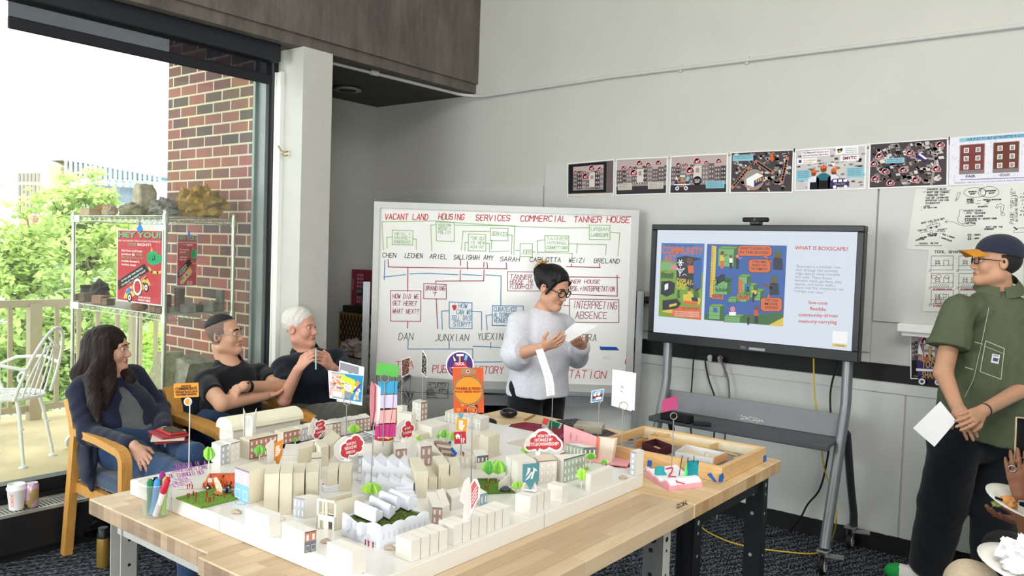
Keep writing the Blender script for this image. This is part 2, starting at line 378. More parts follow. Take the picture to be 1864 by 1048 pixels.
pts=[(-4.3,2.2,ZS-.016),(-4.3,4.66,ZS-.016)]+[(-4.3+.19*(1-math.cos(a)),4.66+.19*math.sin(a),ZS-.016-.012*a)for a in(.4,.8,1.2,1.57)]+[(-3.0,YW-.014,2.855),(.9,YW-.014,2.86)]
pts=[(-4.35,3.44,ZS-.016)]+pts[1:]
m.tube(pts,.0125,10)
for x in(-3.95,-2.45,-2.0):m.box((x,YW-.008,2.857),(.022,.016,.05),bev=.003)
m.tube([(-4.325,3.87,ZS-.016),(-4.32,3.93,ZS-.016)],.019,10)
struct(m,'trim_7_conduit',M('conduit_paint','#c9cac5',.5,var=.03))
# window and radiator cover
ALU=M('window_aluminium','#8e9492',.45,.4,var=.06)
t=thing('window_1','','window',(-4.55,1.5,.25));del t['label'];del t['category'];t['kind']='structure'
m=MB();m.b2((-4.6,3.14,.25),(-4.5,3.2,2.86));m.b2((-4.61,3.12,.36),(-4.585,3.15,2.86));m.build('window_frame',ALU,t)
m=MB();m.b2((-4.5,3.165,.25),(-4.455,3.2,2.86));m.b2((-4.6,-3,.245),(-4.5,3.14,.275));m.b2((-4.61,-3,.275),(-4.53,3.14,.34));m.build('window_frame',BLACKM,t)
m=MB();m.b2((-4.574,-3,.33),(-4.570,3.14,2.86));m.build('window_glass',glass('window_pane','#f6fbf8',.03,.02),t)
t=thing('radiator_cover','long low black radiator cover with a slotted metal top under the window','radiator',(-4.4,1.2,0))
m=MB();m.b2((-4.335,-3,.05),(-4.325,3.15,.235));m.b2((-4.5,-3,.0),(-4.36,3.15,.06));m.build('front_panel',M('radiator_black','#17181a',.5,var=.25,scale=6),t)
m=MB();m.b2((-4.5,-3,.18),(-4.448,3.15,.25));m.b2((-4.34,-3,.235),(-4.322,3.15,.25));m.b2((-4.45,-3,.20),(-4.33,3.15,.228),1)
for i in range(130):m.b2((-4.45,.6+i*.019,.226),(-4.338,.609+i*.019,.248))
m.build('grille',[M('grille_aluminium','#a9a69c',.5,.3,var=.15,scale=20),BLACK],t)
t=thing('roller_shade','black roller shade drawn a little way down at the top of the big window','window shade',(-4.35,1.5,2.6))
m=MB();m.b2((-4.4,-3,2.752),(-4.29,3.1,2.858),bev=.006);m.build('housing',M('shade_housing','#1d1f27',.5,var=.05),t)
def mesh_fabric():
 mm=bpy.data.materials.new('shade_mesh');mm.use_nodes=True;nt=mm.node_tree;N=nt.nodes;L=nt.links;N.clear()
 o=N.new('ShaderNodeOutputMaterial');a=N.new('ShaderNodeBsdfTransparent');d=N.new('ShaderNodeBsdfDiffuse');d.inputs[0].default_value=(.02,.02,.028,1);x=N.new('ShaderNodeMixShader')
 no=N.new('ShaderNodeTexNoise');tc=N.new('ShaderNodeTexCoord');mp=N.new('ShaderNodeMapping');mp.inputs['Scale'].default_value=(1,90,1.5);L.new(tc.outputs['Object'],mp.inputs[0]);L.new(mp.outputs[0],no.inputs[0])
 r=N.new('ShaderNodeMapRange');r.inputs[3].default_value=.72;r.inputs[4].default_value=.84;L.new(no.outputs['Fac'],r.inputs[0]);L.new(r.outputs[0],x.inputs[0])
 L.new(a.outputs[0],x.inputs[1]);L.new(d.outputs[0],x.inputs[2]);L.new(x.outputs[0],o.inputs[0]);return mm
m=MB();m.b2((-4.362,1.59,2.672),(-4.3605,3.08,2.76));m.build('mesh_fabric',mesh_fabric(),t)
m=MB();m.b2((-4.37,1.59,2.615),(-4.352,3.085,2.674),bev=.004);m.build('hem_bar',M('shade_hem','#15161d',.6,var=.05),t)
t=thing('wall_hook','small cream double coat hook on the white column','hook',(-4.35,3.195,2.2))
m=MB();m.box((-4.325,3.196,2.2),(.02,.008,.05),bev=.003);m.build('plate',M('hook_cream','#e3dcc4',.4),t)
m=MB();m.tube([(-4.325,3.192,2.212),(-4.335,3.165,2.207),(-4.35,3.15,2.22),(-4.36,3.14,2.245)],[.005,.005,.005,.006],8);m.tube([(-4.325,3.192,2.188),(-4.335,3.17,2.183),(-4.348,3.16,2.197)],.005,8);m.build('prong',M('hook_brass','#a89463',.35,.6),t)
t=thing('ceiling_light','round recessed ceiling light under the dark soffit','ceiling light',(-4.92,4.17,ZS-.03))
m=MB();m.lathe([(.06,0),(.105,.0),(.1,.012),(.075,.02),(.062,.02)],(-4.92,4.17,ZS-.034),28);m.build('trim_ring',M('lamp_ring','#8b8b88',.5,var=.03),t)
m=MB();m.lathe([(.062,-.004),(.07,.006),(.0,.016)],(-4.92,4.17,ZS-.036),28);m.build('reflector',BLACK,t)
c=atz(15,918,.25);c.x=-4.39
t=thing('coffee_cup','white paper coffee cup with a white lid on the radiator','cup',(c.x,c.y,.25))
m=MB();m.lathe([(.031,0),(.033,.004),(.042,.098),(.044,.1),(.043,.104)],(c.x,c.y,.25),28)
m.build('cup',M('paper_cup','#f3eff0',.6,var=.02),t)
m=MB()
for i,ch in enumerate('DUNKIN'):
 pass
def cyl_text(mb,body,c,r0,r1,z0,z1,a0,h,m=0,vertical=True):
 """lettering wrapped on a cup: running downward"""
 vs,fs,w=glyphs(body,.02);sc=h/.7
 out=[]
 for x,y in vs:
  z=z1-(x/w)*(z1-z0);f=(z-z0)/(z1-z0);r=r0+(r1-r0)*f+.0006;a=a0+(y*sc)/r
  out.append((c[0]+r*math.cos(a),c[1]+r*math.sin(a),z))
 mb.add(out,fs,m)
cyl_text(m,'DUNKIN',(c.x,c.y),.0345,.041,.27,.335,-1.1,.016)
m.build('lettering',P_('#e8743b'),t)
m=MB();m.lathe([(.0445,.1),(.0455,.103),(.0455,.11),(.041,.112),(.04,.128),(.036,.128),(.035,.122),(0,.121)],(c.x,c.y,.25),28);m.build('lid',WHITE,t)
c=atz(50,924,.25);c.x=-4.375;c.y+=.02
t=thing('soda_can','pink and gold drinks can beside the paper coffee cup','can',(c.x,c.y,.25))
m=MB();m.lathe([(.024,0),(.033,.008),(.033,.112),(.027,.122)],(c.x,c.y,.25),28)
def can_mat():
 mm,nt,b=nodes_of('can_print');N=nt.nodes;L=nt.links;tc=N.new('ShaderNodeTexCoord');no=N.new('ShaderNodeTexNoise');no.inputs['Scale'].default_value=14;no.inputs['Detail'].default_value=1
 rp=N.new('ShaderNodeValToRGB');rp.color_ramp.interpolation='CONSTANT';e=rp.color_ramp.elements;e[0].color=lin('#c9a6c0')+(1,);e[1].position=.5;e[1].color=lin('#b29a62')+(1,);q=e.new(.62);q.color=lin('#5e4a3a')+(1,)
 L.new(tc.outputs['Object'],no.inputs[0]);L.new(no.outputs['Fac'],rp.inputs[0]);L.new(rp.outputs[0],b.inputs[0]);setin(b,Roughness=.3,Metallic=.3);return mm
m.build('body',can_mat(),t)
m=MB();m.lathe([(.0275,.121),(.0285,.124),(.026,.124),(.025,.12),(0,.12)],(c.x,c.y,.25),28);m.box((c.x,c.y+.004,.3715),(.012,.02,.002));m.build('top',STEEL,t)
# balcony and outdoors
from mathutils import noise as mn
ZD=.12
m=MB();m.b2((-7.35,-3,-.1),(-4.62,3.2,ZD));struct(m,'floor_balcony',M('deck_concrete','#cbb78f',.8,var=.2,scale=2.2,bump=.1,bscale=30))
m=MB();m.b2((-5.8,3.2,-3),(-4.6,3.42,6));struct(m,'wall_brick',BRICK)
m=MB();m.b2((-60,-60,-7.2),(-8.5,120,-7));struct(m,'ground_outside',M('street_ground','#9aa08c',.9,var=.2,scale=.3))
RAILC=M('railing_beige','#ab9d82',.55,var=.04)
t=thing('balcony_railing','beige metal balcony railing with upright bars outside the window','railing',(-7.1,1.5,ZD))
zt=at(60,552,0,-7.1).z;zb=at(60,742,0,-7.1).z
m=MB();m.b2((-7.13,-3,zt-.03),(-7.07,3.9,zt+.03));m.b2((-7.115,-3,zb-.025),(-7.085,3.9,zb+.025));m.build('rail',RAILC,t)
yp=[at(x,640,0,-7.1).y for x in(18,103,143,177,213,283,-20,318,345)]
m=MB()
for y in yp:m.b2((-7.112,y-.016,zb),(-7.088,y+.016,zt))
m.build('bar',RAILC,t)
for x in(62,246):
 y=at(x,640,0,-7.1).y;m=MB();m.b2((-7.14,y-.045,ZD),(-7.06,y+.045,zt));m.build('post',RAILC,t)
RX0,RX1,RY0,RY1=-5.96,-4.725,2.60,3.07
t=thing('wire_rack','tall chrome wire shelving rack full of stones and bricks on the balcony','shelving rack',(-5.3,2.8,ZD))
for x in(RX0,RX1):
 for y in(RY0,RY1):
  m=MB();m.tube([(x,y,ZD+.09),(x,y,1.80)],.0135,10)
  z=ZD+.12
  while z<1.79:m.tube([(x,y,z),(x,y,z+.004)],.0148,10);z+=.026
  m.ell((x,y,1.80),(.0145,.0145,.008));m.tube([(x,y,ZD+.06),(x,y,ZD+.1)],.009,8)
  p=m.build('post',CHROME,t)
  m=MB();m.tube([(x-.016,y,ZD+.045),(x+.016,y,ZD+.045)],.045,16);m.build('caster',M('caster_pale','#d8d4cc',.5),p)
def wshelf(z,sag=0):
 m=MB();th=.034
 for(a,b)in(((RX0,RY0),(RX1,RY0)),((RX1,RY0),(RX1,RY1)),((RX1,RY1),(RX0,RY1)),((RX0,RY1),(RX0,RY0))):
  A=Vector((*a,z));B=Vector((*b,z));n=int((B-A).length/.036);d=Vector((0,0,th))
  for o in(Vector(),-d):m.tube([A+o,B+o],.0036,6)
  pts=[A.lerp(B,i/n)-(d if i%2 else Vector())for i in range(n+1)];m.tube(pts,.0026,5)
 x=RX0+.02
 while x<RX1:m.tube([(x,RY0,z+.002),(x,RY1,z+.002)],.0022,5);x+=.026
 for y in(RY0+.12,RY0+.35):m.tube([(RX0,y,z-.004),(RX1,y,z-.004)],.003,5)
 for x in(RX0,RX1):
  for y in(RY0,RY1):m.tube([(x,y,z-.045),(x,y,z+.012)],[.021,.018],12)
 return m
for z in(1.772,1.16,.34):wshelf(z).build('shelf',CHROME,t)
for z in(1.755,1.145):
 m=MB();m.b2((RX0+.02,RY0-.008,z-.025),(RX0+.10,RY0-.006,z+.022));m.build('shelf_tag',WHITE,t)
def stone_mat(name,c,c2=None,rough=.95):
 if name in MATS:return MATS[name]
 m,nt,b=nodes_of(name);N=nt.nodes;L=nt.links;tc=N.new('ShaderNodeTexCoord');no=N.new('ShaderNodeTexNoise');no.inputs['Scale'].default_value=18;no.inputs['Detail'].default_value=8;no.inputs['Roughness'].default_value=.7
 rp=N.new('ShaderNodeValToRGB');e=rp.color_ramp.elements;e[0].position=.32;e[0].color=lin(c2 or c)+(1,);e[1].position=.62;e[1].color=lin(c)+(1,)
 L.new(tc.outputs['Object'],no.inputs[0]);L.new(no.outputs['Fac'],rp.inputs[0]);L.new(rp.outputs[0],b.inputs[0])
 bp=N.new('ShaderNodeBump');bp.inputs['Strength'].default_value=.8;bp.inputs['Distance'].default_value=.02;L.new(no.outputs['Fac'],bp.inputs['Height']);L.new(bp.outputs[0],b.inputs['Normal']);setin(b,Roughness=rough);MATS[name]=m;return m
def rock_mb(c,r,seed,rough=.35,fr=2.2,n=26,flat=0,boxy=0,rz=0):
 m=MB();k=n//2;c=Vector(c);vs=[];R=Matrix.Rotation(rz,3,'Z')
 for i in range(k+1):
  th=PI*i/k
  for j in range(n):
   ph=2*PI*j/n;d=Vector((math.sin(th)*math.cos(ph),math.sin(th)*math.sin(ph),-math.cos(th)))
   if boxy:
    e=2/(2+boxy*6);d=Vector([math.copysign(abs(q)**e,q)for q in d])
   q=Vector((seed*3.1,seed*1.7,seed));f=1+rough*(mn.noise(d*fr+q)+.5*mn.noise(d*fr*2.3+q)+.25*mn.noise(d*fr*5+q))
   p=Vector((d.x*r[0]*f,d.y*r[1]*f,d.z*r[2]*f));p.z=max(p.z,-r[2]*.8);vs.append(c+R@p)
 m.add(vs,[(i*n+j,i*n+(j+1)%n,(i+1)*n+(j+1)%n,(i+1)*n+j)for i in range(k)for j in range(n)],0,rough<.3)
 return m
def pxrock(x0,y0,x1,y1,yp,seed,mat,label,zb,xp=None,depth=None,cat='stone',group='stones on the top of the rack',**kw):
 cx,cy=(x0+x1)/2,(y0+y1)/2
 p=at(cx,cy,0,xp)if xp is not None else at(cx,cy,1,yp)
 D=(p-CAM).dot(_fw);w=(x1-x0)*D/FPX/2;h=(y1-y0)*D/FPX/2
 p.z=zb+h*.8/.9;mm=rock_mb(p,(w,depth or w*.8,h*1.1),seed,**kw)
 z=min(v[2]for v in mm.v);mm.v=[(a,b,c-z+zb)for a,b,c in mm.v]
 return single(mm,'stone',mat,label,cat,group)
ST=1.777
pxrock(172,354,207,378,2.86,3,stone_mat('stone_orange','#c98f57','#7c5232'),'rounded orange stone lying across smaller stones on the rack top',ST)
pxrock(184,366,214,388,2.72,5,stone_mat('stone_pink','#cbb39a','#a08468'),'small pale pinkish stone below the rounded orange stone on the rack',ST)
pxrock(212,364,270,388,2.74,8,stone_mat('stone_olive','#a39a78','#6e6650'),'wide flat olive grey stone in the middle of the rack top',ST,rough=.3)
pxrock(246,328,279,388,2.93,11,stone_mat('stone_tan','#c9bda6','#968a74'),'tall upright pale stone block standing on the rack top',ST,boxy=.8,rough=.18,depth=.06)
pxrock(270,353,324,386,2.78,15,stone_mat('stone_grey','#9a9289','#5b544d'),'craggy dark grey stone beside the tall upright block',ST,rough=.55,fr=3.2)
pxrock(284,376,327,388,2.66,18,stone_mat('stone_flat','#8f8b84','#5f5b56'),'thin flat grey stone at the front corner of the rack top',ST)
pxrock(328,338,407,392,0,21,stone_mat('stone_yellow','#c79a4a','#6f5434'),'large craggy yellow ochre stone at the brick wall end of the rack',ST,xp=-4.93,depth=.14,rough=.5,fr=2.8)
pxrock(300,362,335,386,2.96,25,stone_mat('stone_light','#b5aa98','#8a7f70'),'light brown stone wedged between the grey and the yellow stones',ST)
m=MB();p=at(163,382,1,2.74);m.box((p.x,p.y,ST+.03),(.125,.08,.055),.1,bev=.004);m.box((p.x+.058,p.y,ST+.03),(.03,.081,.05),.1,bev=.003)
single(m,'stone',stone_mat('stone_slab','#c8b08a','#a08b68'),'straight cut tan stone slab at the outer end of the rack top','stone','stones on the top of the rack')
SM=1.165
def pxblock(x0,y0,x1,y1,yp,mat,label,zb,xp=None,dp=.07,rz=.2,nm='brick'):
 cx=(x0+x1)/2;p=at(cx,y1,0,xp)if xp is not None else at(cx,y1,1,yp);D=(p-CAM).dot(_fw);w=(x1-x0)*D/FPX;h=(y1-y0)*D/FPX
 mm=MB();mm.box((p.x,p.y,zb+h/2),(w,dp,h),rz,bev=.004);return single(mm,nm,mat,label,nm,'bricks and fragments on the middle shelf')
dk=stone_mat('brick_dark','#4a4440','#2e2a28');rb=stone_mat('brick_pinkish','#a77c68','#7a5848');bn=stone_mat('brick_brown','#84705f','#5c4d42');gy=stone_mat('brick_grey','#9d968d','#6b655e')
m=MB();p=at(156,537,1,2.84);m.lathe([(.03,0),(.04,.03),(.034,.07),(.04,.085),(.038,.1),(.028,.1)],(p.x,p.y,SM),20);single(m,'pot',dk,'small dark round pot at the outer end of the middle shelf','pot')
pxblock(137,533,147,545,2.7,bn,'narrow brown brick end beside the dark round pot',SM)
pxblock(147,530,163,546,2.68,bn,'brown brick in front of the dark round pot',SM)
pxrock(164,512,200,548,2.86,31,dk,'dark arched stone behind the reddish brick on the middle shelf',SM,group='bricks and fragments on the middle shelf')
pxblock(170,537,196,552,2.68,rb,'reddish brick lying under a flat stone on the middle shelf',SM)
pxblock(187,538,205,550,2.67,bn,'short brown brick beside the red poster',SM)
pxrock(236,548,270,560,2.66,35,rb,'reddish stone fragment just below the red poster',SM,group='bricks and fragments on the middle shelf')
pxblock(276,545,297,560,2.66,rb,'rounded pinkish brick under the poster corner',SM)
pxblock(286,550,304,562,2.64,bn,'tan brown brick beside the near rack post',SM)
pxblock(296,523,307,546,2.9,bn,'stack of thin brown tiles behind the near rack post',SM,nm='brick')
pxblock(320,506,333,547,0,bn,'upright brown block post behind the near rack post',SM,xp=-4.95,dp=.05)
pxblock(332,535,360,547,0,gy,'rough grey fragment behind the small grey blocks',SM,xp=-5.0)
pxblock(332,548,352,563,0,gy,'small cut grey block at the window end of the shelf',SM,xp=-4.8)
pxblock(351,548,365,561,0,dk,'small dark grey block beside the cut grey block',SM,xp=-4.82)
pxblock(365,543,394,561,0,gy,'large squared grey brown block at the window end of the shelf',SM,xp=-4.82,rz=.5)
pxblock(385,535,396,548,0,rb,'pink curved fragment behind the squared grey block',SM,xp=-4.9)
pxblock(393,523,408,561,0,gy,'tall thin grey slab standing against the far rack post',SM,xp=-4.83,dp=.03)
def boulder(px_pts,yp,dpt,mat,label,seed):
 P=[at(x,y,1,yp)for x,y in px_pts];m=MB();m.prism(P,(0,dpt,0));return single(m,'boulder',mat,label,'boulder','boulders on the balcony')
bo=stone_mat('boulder_grey','#b0aa9a','#78735f')
boulder([(277,800),(262,790),(262,705),(287,640),(302,642),(300,720)],2.72,.12,stone_mat('boulder_pale','#c4bd9c','#8f8a6a'),'tall pale green boulder slab leaning behind the near rack post',1)
boulder([(298,800),(299,720),(305,648),(322,650),(345,663),(335,705),(318,800)],2.78,.2,bo,'large dark faced angular boulder behind the near rack post',2)
pxrock(318,690,372,790,2.9,41,stone_mat('boulder_light','#cfc9b4','#9c957e'),'light boulder behind the man in the wire glasses',ZD,group='boulders on the balcony',cat='boulder')
pxrock(215,640,277,705,2.98,43,bo,'rounded grey boulder behind the woman in the blazer',.36,group='boulders on the balcony',cat='boulder',rough=.2)
pxrock(255,637,300,690,3.02,44,bo,'grey boulder behind the pale green leaning slab',.36,group='boulders on the balcony',cat='boulder',rough=.2)
pxrock(230,672,268,800,2.9,46,bo,'low grey boulder near the deck behind the blazer',ZD,group='boulders on the balcony',cat='boulder',rough=.2)
RED=P_('#b9323d');WPAP=M('paper_white','#f1f0f2',.7,var=.015,spec=.2)
pc={'w':'#f3eeee','g':'#7fa07a','k':'#16161a','G':'#1f9a62','o':'#e0a060','y':'#d9b45c','d':'#8c1f28','b':'#3f7fd0'}
def hey_poster(O,U,V,w,h,label,tape_w):
 t=thing('poster',label,'poster',O,'red posters taped to the wire rack')
 m=MB();q=Pl(O,U,V,m);N=q.N
 m.prism([q.P(0,0,0),q.P(w,0,0),q.P(w,h,0),q.P(0,h,0)],-N*.002,0)
 X=lambda a:a*w
 Y=lambda b:(1-b)*h
 mi={'R':1,'w':2,'g':3,'k':4,'G':5,'o':6,'y':7,'b':8}
 q.rect(X(.02),Y(.985),X(.98),Y(.012),1,1)
 def T(s,x,y,hh,c,fit,k=3,al='l',bold=.02,rot=0):q.text(s,X(x),Y(y),h*hh,mi[c],k,fit=w*fit,al=al,bold=bold,rot=rot)
 T('HEY YOU!',.045,.112,.075,'k',.93,2,bold=.05);T('HEY YOU!',.035,.105,.073,'g',.93,3,bold=.045)
 T('DID YOU KNOW THAT ACCESS TO FOOD IS',.03,.165,.022,'w',.92,bold=0);T('YOUR',.24,.215,.032,'g',.2);T('RIGHT?',.47,.218,.036,'w',.29,bold=.01)
 for i,s in enumerate(('Get free and fresh','produce @ ',"PEOPLE'S PLATE","mobile farmer's",'market stops')):
  T(s,.11,.305+i*.048,.03,'g' if i==2 else 'w',(.46,.3,.48,.4,.33)[i],bold=.01)
 T('THE',.44,.353,.03,'g',.13)
 q.poly([(X(a),Y(b))for a,b in((.03,.72),(.62,.455),(.72,.555),(.05,.85))],4,2)
 rr=math.atan2(.27*h,.6*w)
 T('IF YOU SEE THIS TRUCK,',.125,.735,.024,'w',.5,rot=rr);T("YOU'RE AT THE RIGHT PLACE",.12,.795,.024,'w',.56,rot=rr);T('say hello and grab a plate',.25,.765,.015,'w',.3,rot=rr,bold=0)
 q.poly([(X(a),Y(b))for a,b in((.67,.33),(.72,.29),(.87,.28),(.9,.32),(.985,.33),(.985,.42),(.9,.45),(.8,.47),(.7,.45),(.67,.40))],5,2)
 for i in range(4):q.line([(X(.69+i*.05),Y(.34)),(X(.7+i*.05),Y(.41))],w*.006,4,3)
 q.line([(X(.79),Y(.40)),(X(.84),Y(.38)),(X(.82),Y(.33))],w*.01,4,3)
 q.poly([(X(.745),Y(.29)),(X(.77),Y(.215)),(X(.795),Y(.285))],6,2);q.line([(X(.72),Y(.51)),(X(.78),Y(.56)),(X(.9),Y(.565)),(X(.97),Y(.55))],w*.03,7,2)
 q.poly([(X(a),Y(b))for a,b in((.17,.955),(.2,.87),(.24,.82),(.66,.615),(.76,.73),(.3,.955))],7,2)
 R=random.Random(4)
 for i in range(26):
  a=R.uniform(.26,.7);b=.955-(a-.17)*.40-R.uniform(.04,.13);q.disc(X(a),Y(b),w*.014,1,3,6)
 q.disc(X(.48),Y(.78),w*.105,4,3);q.disc(X(.48),Y(.78),w*.095,2,4);q.disc(X(.48),Y(.78),w*.07,1,5)
 q.poly([(X(a),Y(b))for a,b in((.2,.87),(.3,.80),(.34,.85),(.25,.89))],8,4)
 for a,b in((.31,.938),(.67,.775)):q.disc(X(a),Y(b),w*.05,4,5);q.disc(X(a),Y(b),w*.032,2,6);q.disc(X(a),Y(b),w*.014,4,7)
 T('STAY IN THE',.5,.928,.026,'w',.26);T('KNOW HERE:',.5,.966,.026,'w',.26)
 m.build('sheet',[WPAP,RED]+[P_(pc[k])for k in 'wgkGoyb'],t)
 m=MB();q=Pl(O,U,V,m);q.poly([(X(.45),Y(-.01)),(X(.53),Y(-.085)),(X(.60),Y(-.01)),(X(.525),Y(.035))]if tape_w else[(X(.5),Y(.06)),(X(.5),Y(-.06)),(X(.6),Y(-.07)),(X(.6),Y(.05))],0,9);m.build('tape',P_('#2f7fd6'),t,label='blue painter tape')
A=at(212,546.4,1,2.583);B=at(295.2,546,1,2.583);Ct=at(214.6,417.4,1,2.583)
hey_poster(A,(1,0,0),(0,0,1),B.x-A.x,Ct.z-A.z,'red poster with green headline hanging on the long side of the wire rack',True)
A2=at(321.5,521,0,-4.703);B2=at(358,524,0,-4.703);C2=at(323,426,0,-4.703)
hey_poster(A2,(0,1,0),(0,0,1),B2.y-A2.y,C2.z-A2.z,'narrow looking red poster hanging on the short end of the wire rack near the brick',False)
IRON=M('iron_white','#e9e7e6',.5,var=.03)
sc=Vector((-6.02,1.98,.56));fd=Vector((-.8,-.6,0));sd=Vector((-.6,.8,0))
f1=atz(47,850,ZD);f2=atz(70,829,ZD);sc=(f1+f2)/2+fd*.17;sc.z=.56
t=thing('garden_chair','white wrought iron garden chair out on the balcony','garden chair',(sc.x,sc.y,ZD))
def q3(a,b,z):return sc+fd*a+sd*b+Vector((0,0,z))
m=MB();m.tube([q3(.21*math.cos(a),.21*math.sin(a),0)for a in[i*PI/12 for i in range(24)]],.012,8,closed=True)
for r in(.05,.1,.15):m.tube([q3(r*math.cos(i*PI/10),r*math.sin(i*PI/10),.002)for i in range(20)],.006,6,closed=True)
for k in range(8):m.tube([q3(0,0,0),q3(.2*math.cos(k*PI/4),.2*math.sin(k*PI/4),0)],.005,6)
m.build('seat',IRON,t)
for a,b in((-.17,-.13),(-.17,.13),(.16,-.15),(.16,.15)):
 m=MB();m.tube([q3(a*.8,b*.9,0),q3(a*.95,b,-.1),q3(a*1.25,b*1.25,-.42)],[.014,.013,.011],8);m.tube([q3(a*1.07,b*1.09,-.19),q3(a*1.075,b*1.095,-.2)],.018,10);m.lathe([(.028,0),(.028,.006),(.014,.014)],q3(a*1.25,b*1.25,-.44),12);m.build('leg',IRON,t)
m=MB()
hoop=[q3(-.18-.13*s,.19*math.cos(s*PI/2*1.0)**.6 if s<1 else 0,.45*s)for s in[i/10 for i in range(10)]]
h1=[q3(-.17-.16*math.sin(u)*1.0,.2*math.cos(u),.46*math.sin(u))for u in[i*PI/18 for i in range(19)]]
m.tube(h1,.011,8);m.tube([q3(-.17-.12*math.sin(u),.12*math.cos(u),.34*math.sin(u))for u in[i*PI/14 for i in range(15)]],.008,6)
m.tube([q3(-.3-.0+.03*math.cos(u),.04*math.sin(u)*.9,.37+.045*math.cos(u*1.0+.6))for u in[i*PI/6 for i in range(12)]],.007,6,closed=True)
for b in(-.06,0,.06):m.tube([q3(-.18,b,.02),q3(-.29,b*.8,.36)],.006,6)
m.build('backrest',IRON,t)
for s in(-1,1):
 m=MB();m.tube([q3(-.24,s*.19,.2),q3(-.1,s*.24,.235),q3(.1,s*.25,.22),q3(.2,s*.22,.17),q3(.2,s*.2,.08),q3(.16,s*.19,.0)],.011,8);m.tube([q3(.02+.04*math.cos(u),s*.2,.08+.04*math.sin(u))for u in[i*PI/6-1.5 for i in range(9)]],.007,6);m.build('armrest',IRON,t)
def leaf_mat(name,c):
 if name in MATS:return MATS[name]
 m=bpy.data.materials.new(name);m.use_nodes=True;nt=m.node_tree;N=nt.nodes;L=nt.links;N.clear()
 o=N.new('ShaderNodeOutputMaterial');d=N.new('ShaderNodeBsdfDiffuse');tr=N.new('ShaderNodeBsdfTranslucent');x=N.new('ShaderNodeMixShader');x.inputs[0].default_value=.45
 oi=N.new('ShaderNodeTexCoord');no=N.new('ShaderNodeTexNoise');no.inputs['Scale'].default_value=2.5;rp=N.new('ShaderNodeValToRGB');e=rp.color_ramp.elements;cc=lin(c);e[0].position=.35;e[1].position=.65;e[0].color=(cc[0]*1.1,cc[1]*1.08,cc[2]*1.0,1);e[1].color=(min(.95,cc[0]*1.5),min(.95,cc[1]*1.35),cc[2]*1.6,1)
 L.new(oi.outputs['Object'],no.inputs[0]);L.new(no.outputs['Fac'],rp.inputs[0]);L.new(rp.outputs[0],d.inputs[0]);L.new(rp.outputs[0],tr.inputs[0]);L.new(d.outputs[0],x.inputs[1]);L.new(tr.outputs[0],x.inputs[2]);L.new(x.outputs[0],o.inputs[0]);MATS[name]=m;return m
BARK=M('bark','#8d8474',.95,var=.25,scale=20)
def tree(x,y,D,rx,ry,n,col,label,seed,leaf=.055):
 R=random.Random(seed);c=dep(x,y,D);k=D/FPX;a,b=rx*k,ry*k
 t=thing('tree',label,'tree',(c.x,c.y,-7),'trees beyond the balcony');ends=[]
 m=MB();base=Vector((c.x+R.uniform(-.3,.3),c.y+R.uniform(-.3,.3),c.z-b*1.05));m.tube([(base.x,base.y,-7),base],[.16,.08],8)
 nb=16
 for i in range(nb):
  d=Vector((R.gauss(0,1),R.gauss(0,1),R.gauss(.2,.9))).normalized();e=c+Vector((d.x*a,d.y*a,d.z*b))*R.uniform(.6,1.0);q=base.lerp(e,.5)+Vector((R.uniform(-.1,.1),R.uniform(-.1,.1),.12))
  m.tube([base.lerp(c,R.uniform(0,.5)),q,e],[.035,.02,.006],5);ends+=[e,q,q.lerp(e,.5)]
 m.build('trunk',BARK,t)
 v=[];f=[]
 cl=[c+Vector((R.gauss(0,.45)*a,R.gauss(0,.45)*a,R.gauss(0,.45)*b))for _ in range(30)]+ends
 for i in range(n):
  p=R.choice(cl)+Vector((R.gauss(0,1),R.gauss(0,1),R.gauss(0,.7)))*(a*.14)
  u=Vector((R.gauss(0,1),R.gauss(0,1),R.gauss(0,.6))).normalized();w=u.cross(Vector((R.gauss(0,.6),R.gauss(0,.6),1))).normalized();s=leaf*R.uniform(.6,1.25);j=len(v)
  v+=[p-u*s,p-u*s*.2+w*s*.62,p+u*s,p-u*s*.2-w*s*.62];f.append((j,j+1,j+2,j+3))
 m=MB();m.add(v,f);m.build('foliage',leaf_mat('leaf_'+col.strip('#'),col),t)
tree(150,410,11,70,100,4420,'#b4c882','tall lime green tree rising in front of the glass building',1)
tree(20,470,10,95,110,4760,'#a9bf76','lime green tree by the end of the railing behind the garden chair',2)
tree(250,500,12,100,110,5100,'#b6cb7c','bright green tree seen through the wire rack',3)
tree(100,600,9.5,130,110,5100,'#9bb26c','green tree filling the gap behind the railing bars',4)
tree(270,640,11,110,100,4760,'#b2cc70','yellow green tree low behind the railing near the brick wall',5)
tree(25,690,9.5,110,80,3740,'#8ea566','darker green tree low behind the white garden chair',6)
HD=Vector((_fw.x,_fw.y,0)).normalized()
def pxpr(m,pts,D,depth,mi=0):m.prism([dep(x,y,D)for x,y in pts],HD*depth,mi)
t=thing('glass_building','large pale glass building with a jutting white canopy roof in the distance','building',tuple(Vector((dep(180,380,110).x,dep(180,380,110).y,-7))))
m=MB();pxpr(m,[(79,293),(112,278),(117,276),(300,297),(296,303),(270,318),(117,290)],108,14);m.build('canopy_roof',M('far_white','#dfe3e4',.7,var=.03),t)
m=MB();pxpr(m,[(80,292),(285,312),(285,328),(80,318)],112,10);m.build('upper_glass',M('far_glass','#a9c9dc',.3,var=.2,scale=.4),t)
m=MB();pxpr(m,[(80,318),(305,331),(305,700),(80,700)],110,20,0);pxpr(m,[(160,336),(247,342),(247,372),(160,368)],109.5,1,1)
for i in range(12):x=150+i*13;pxpr(m,[(x,322+i*.7),(x+2,322+i*.7),(x+8,332+i*.7),(x+6,332+i*.7)],109.4,.4,2)
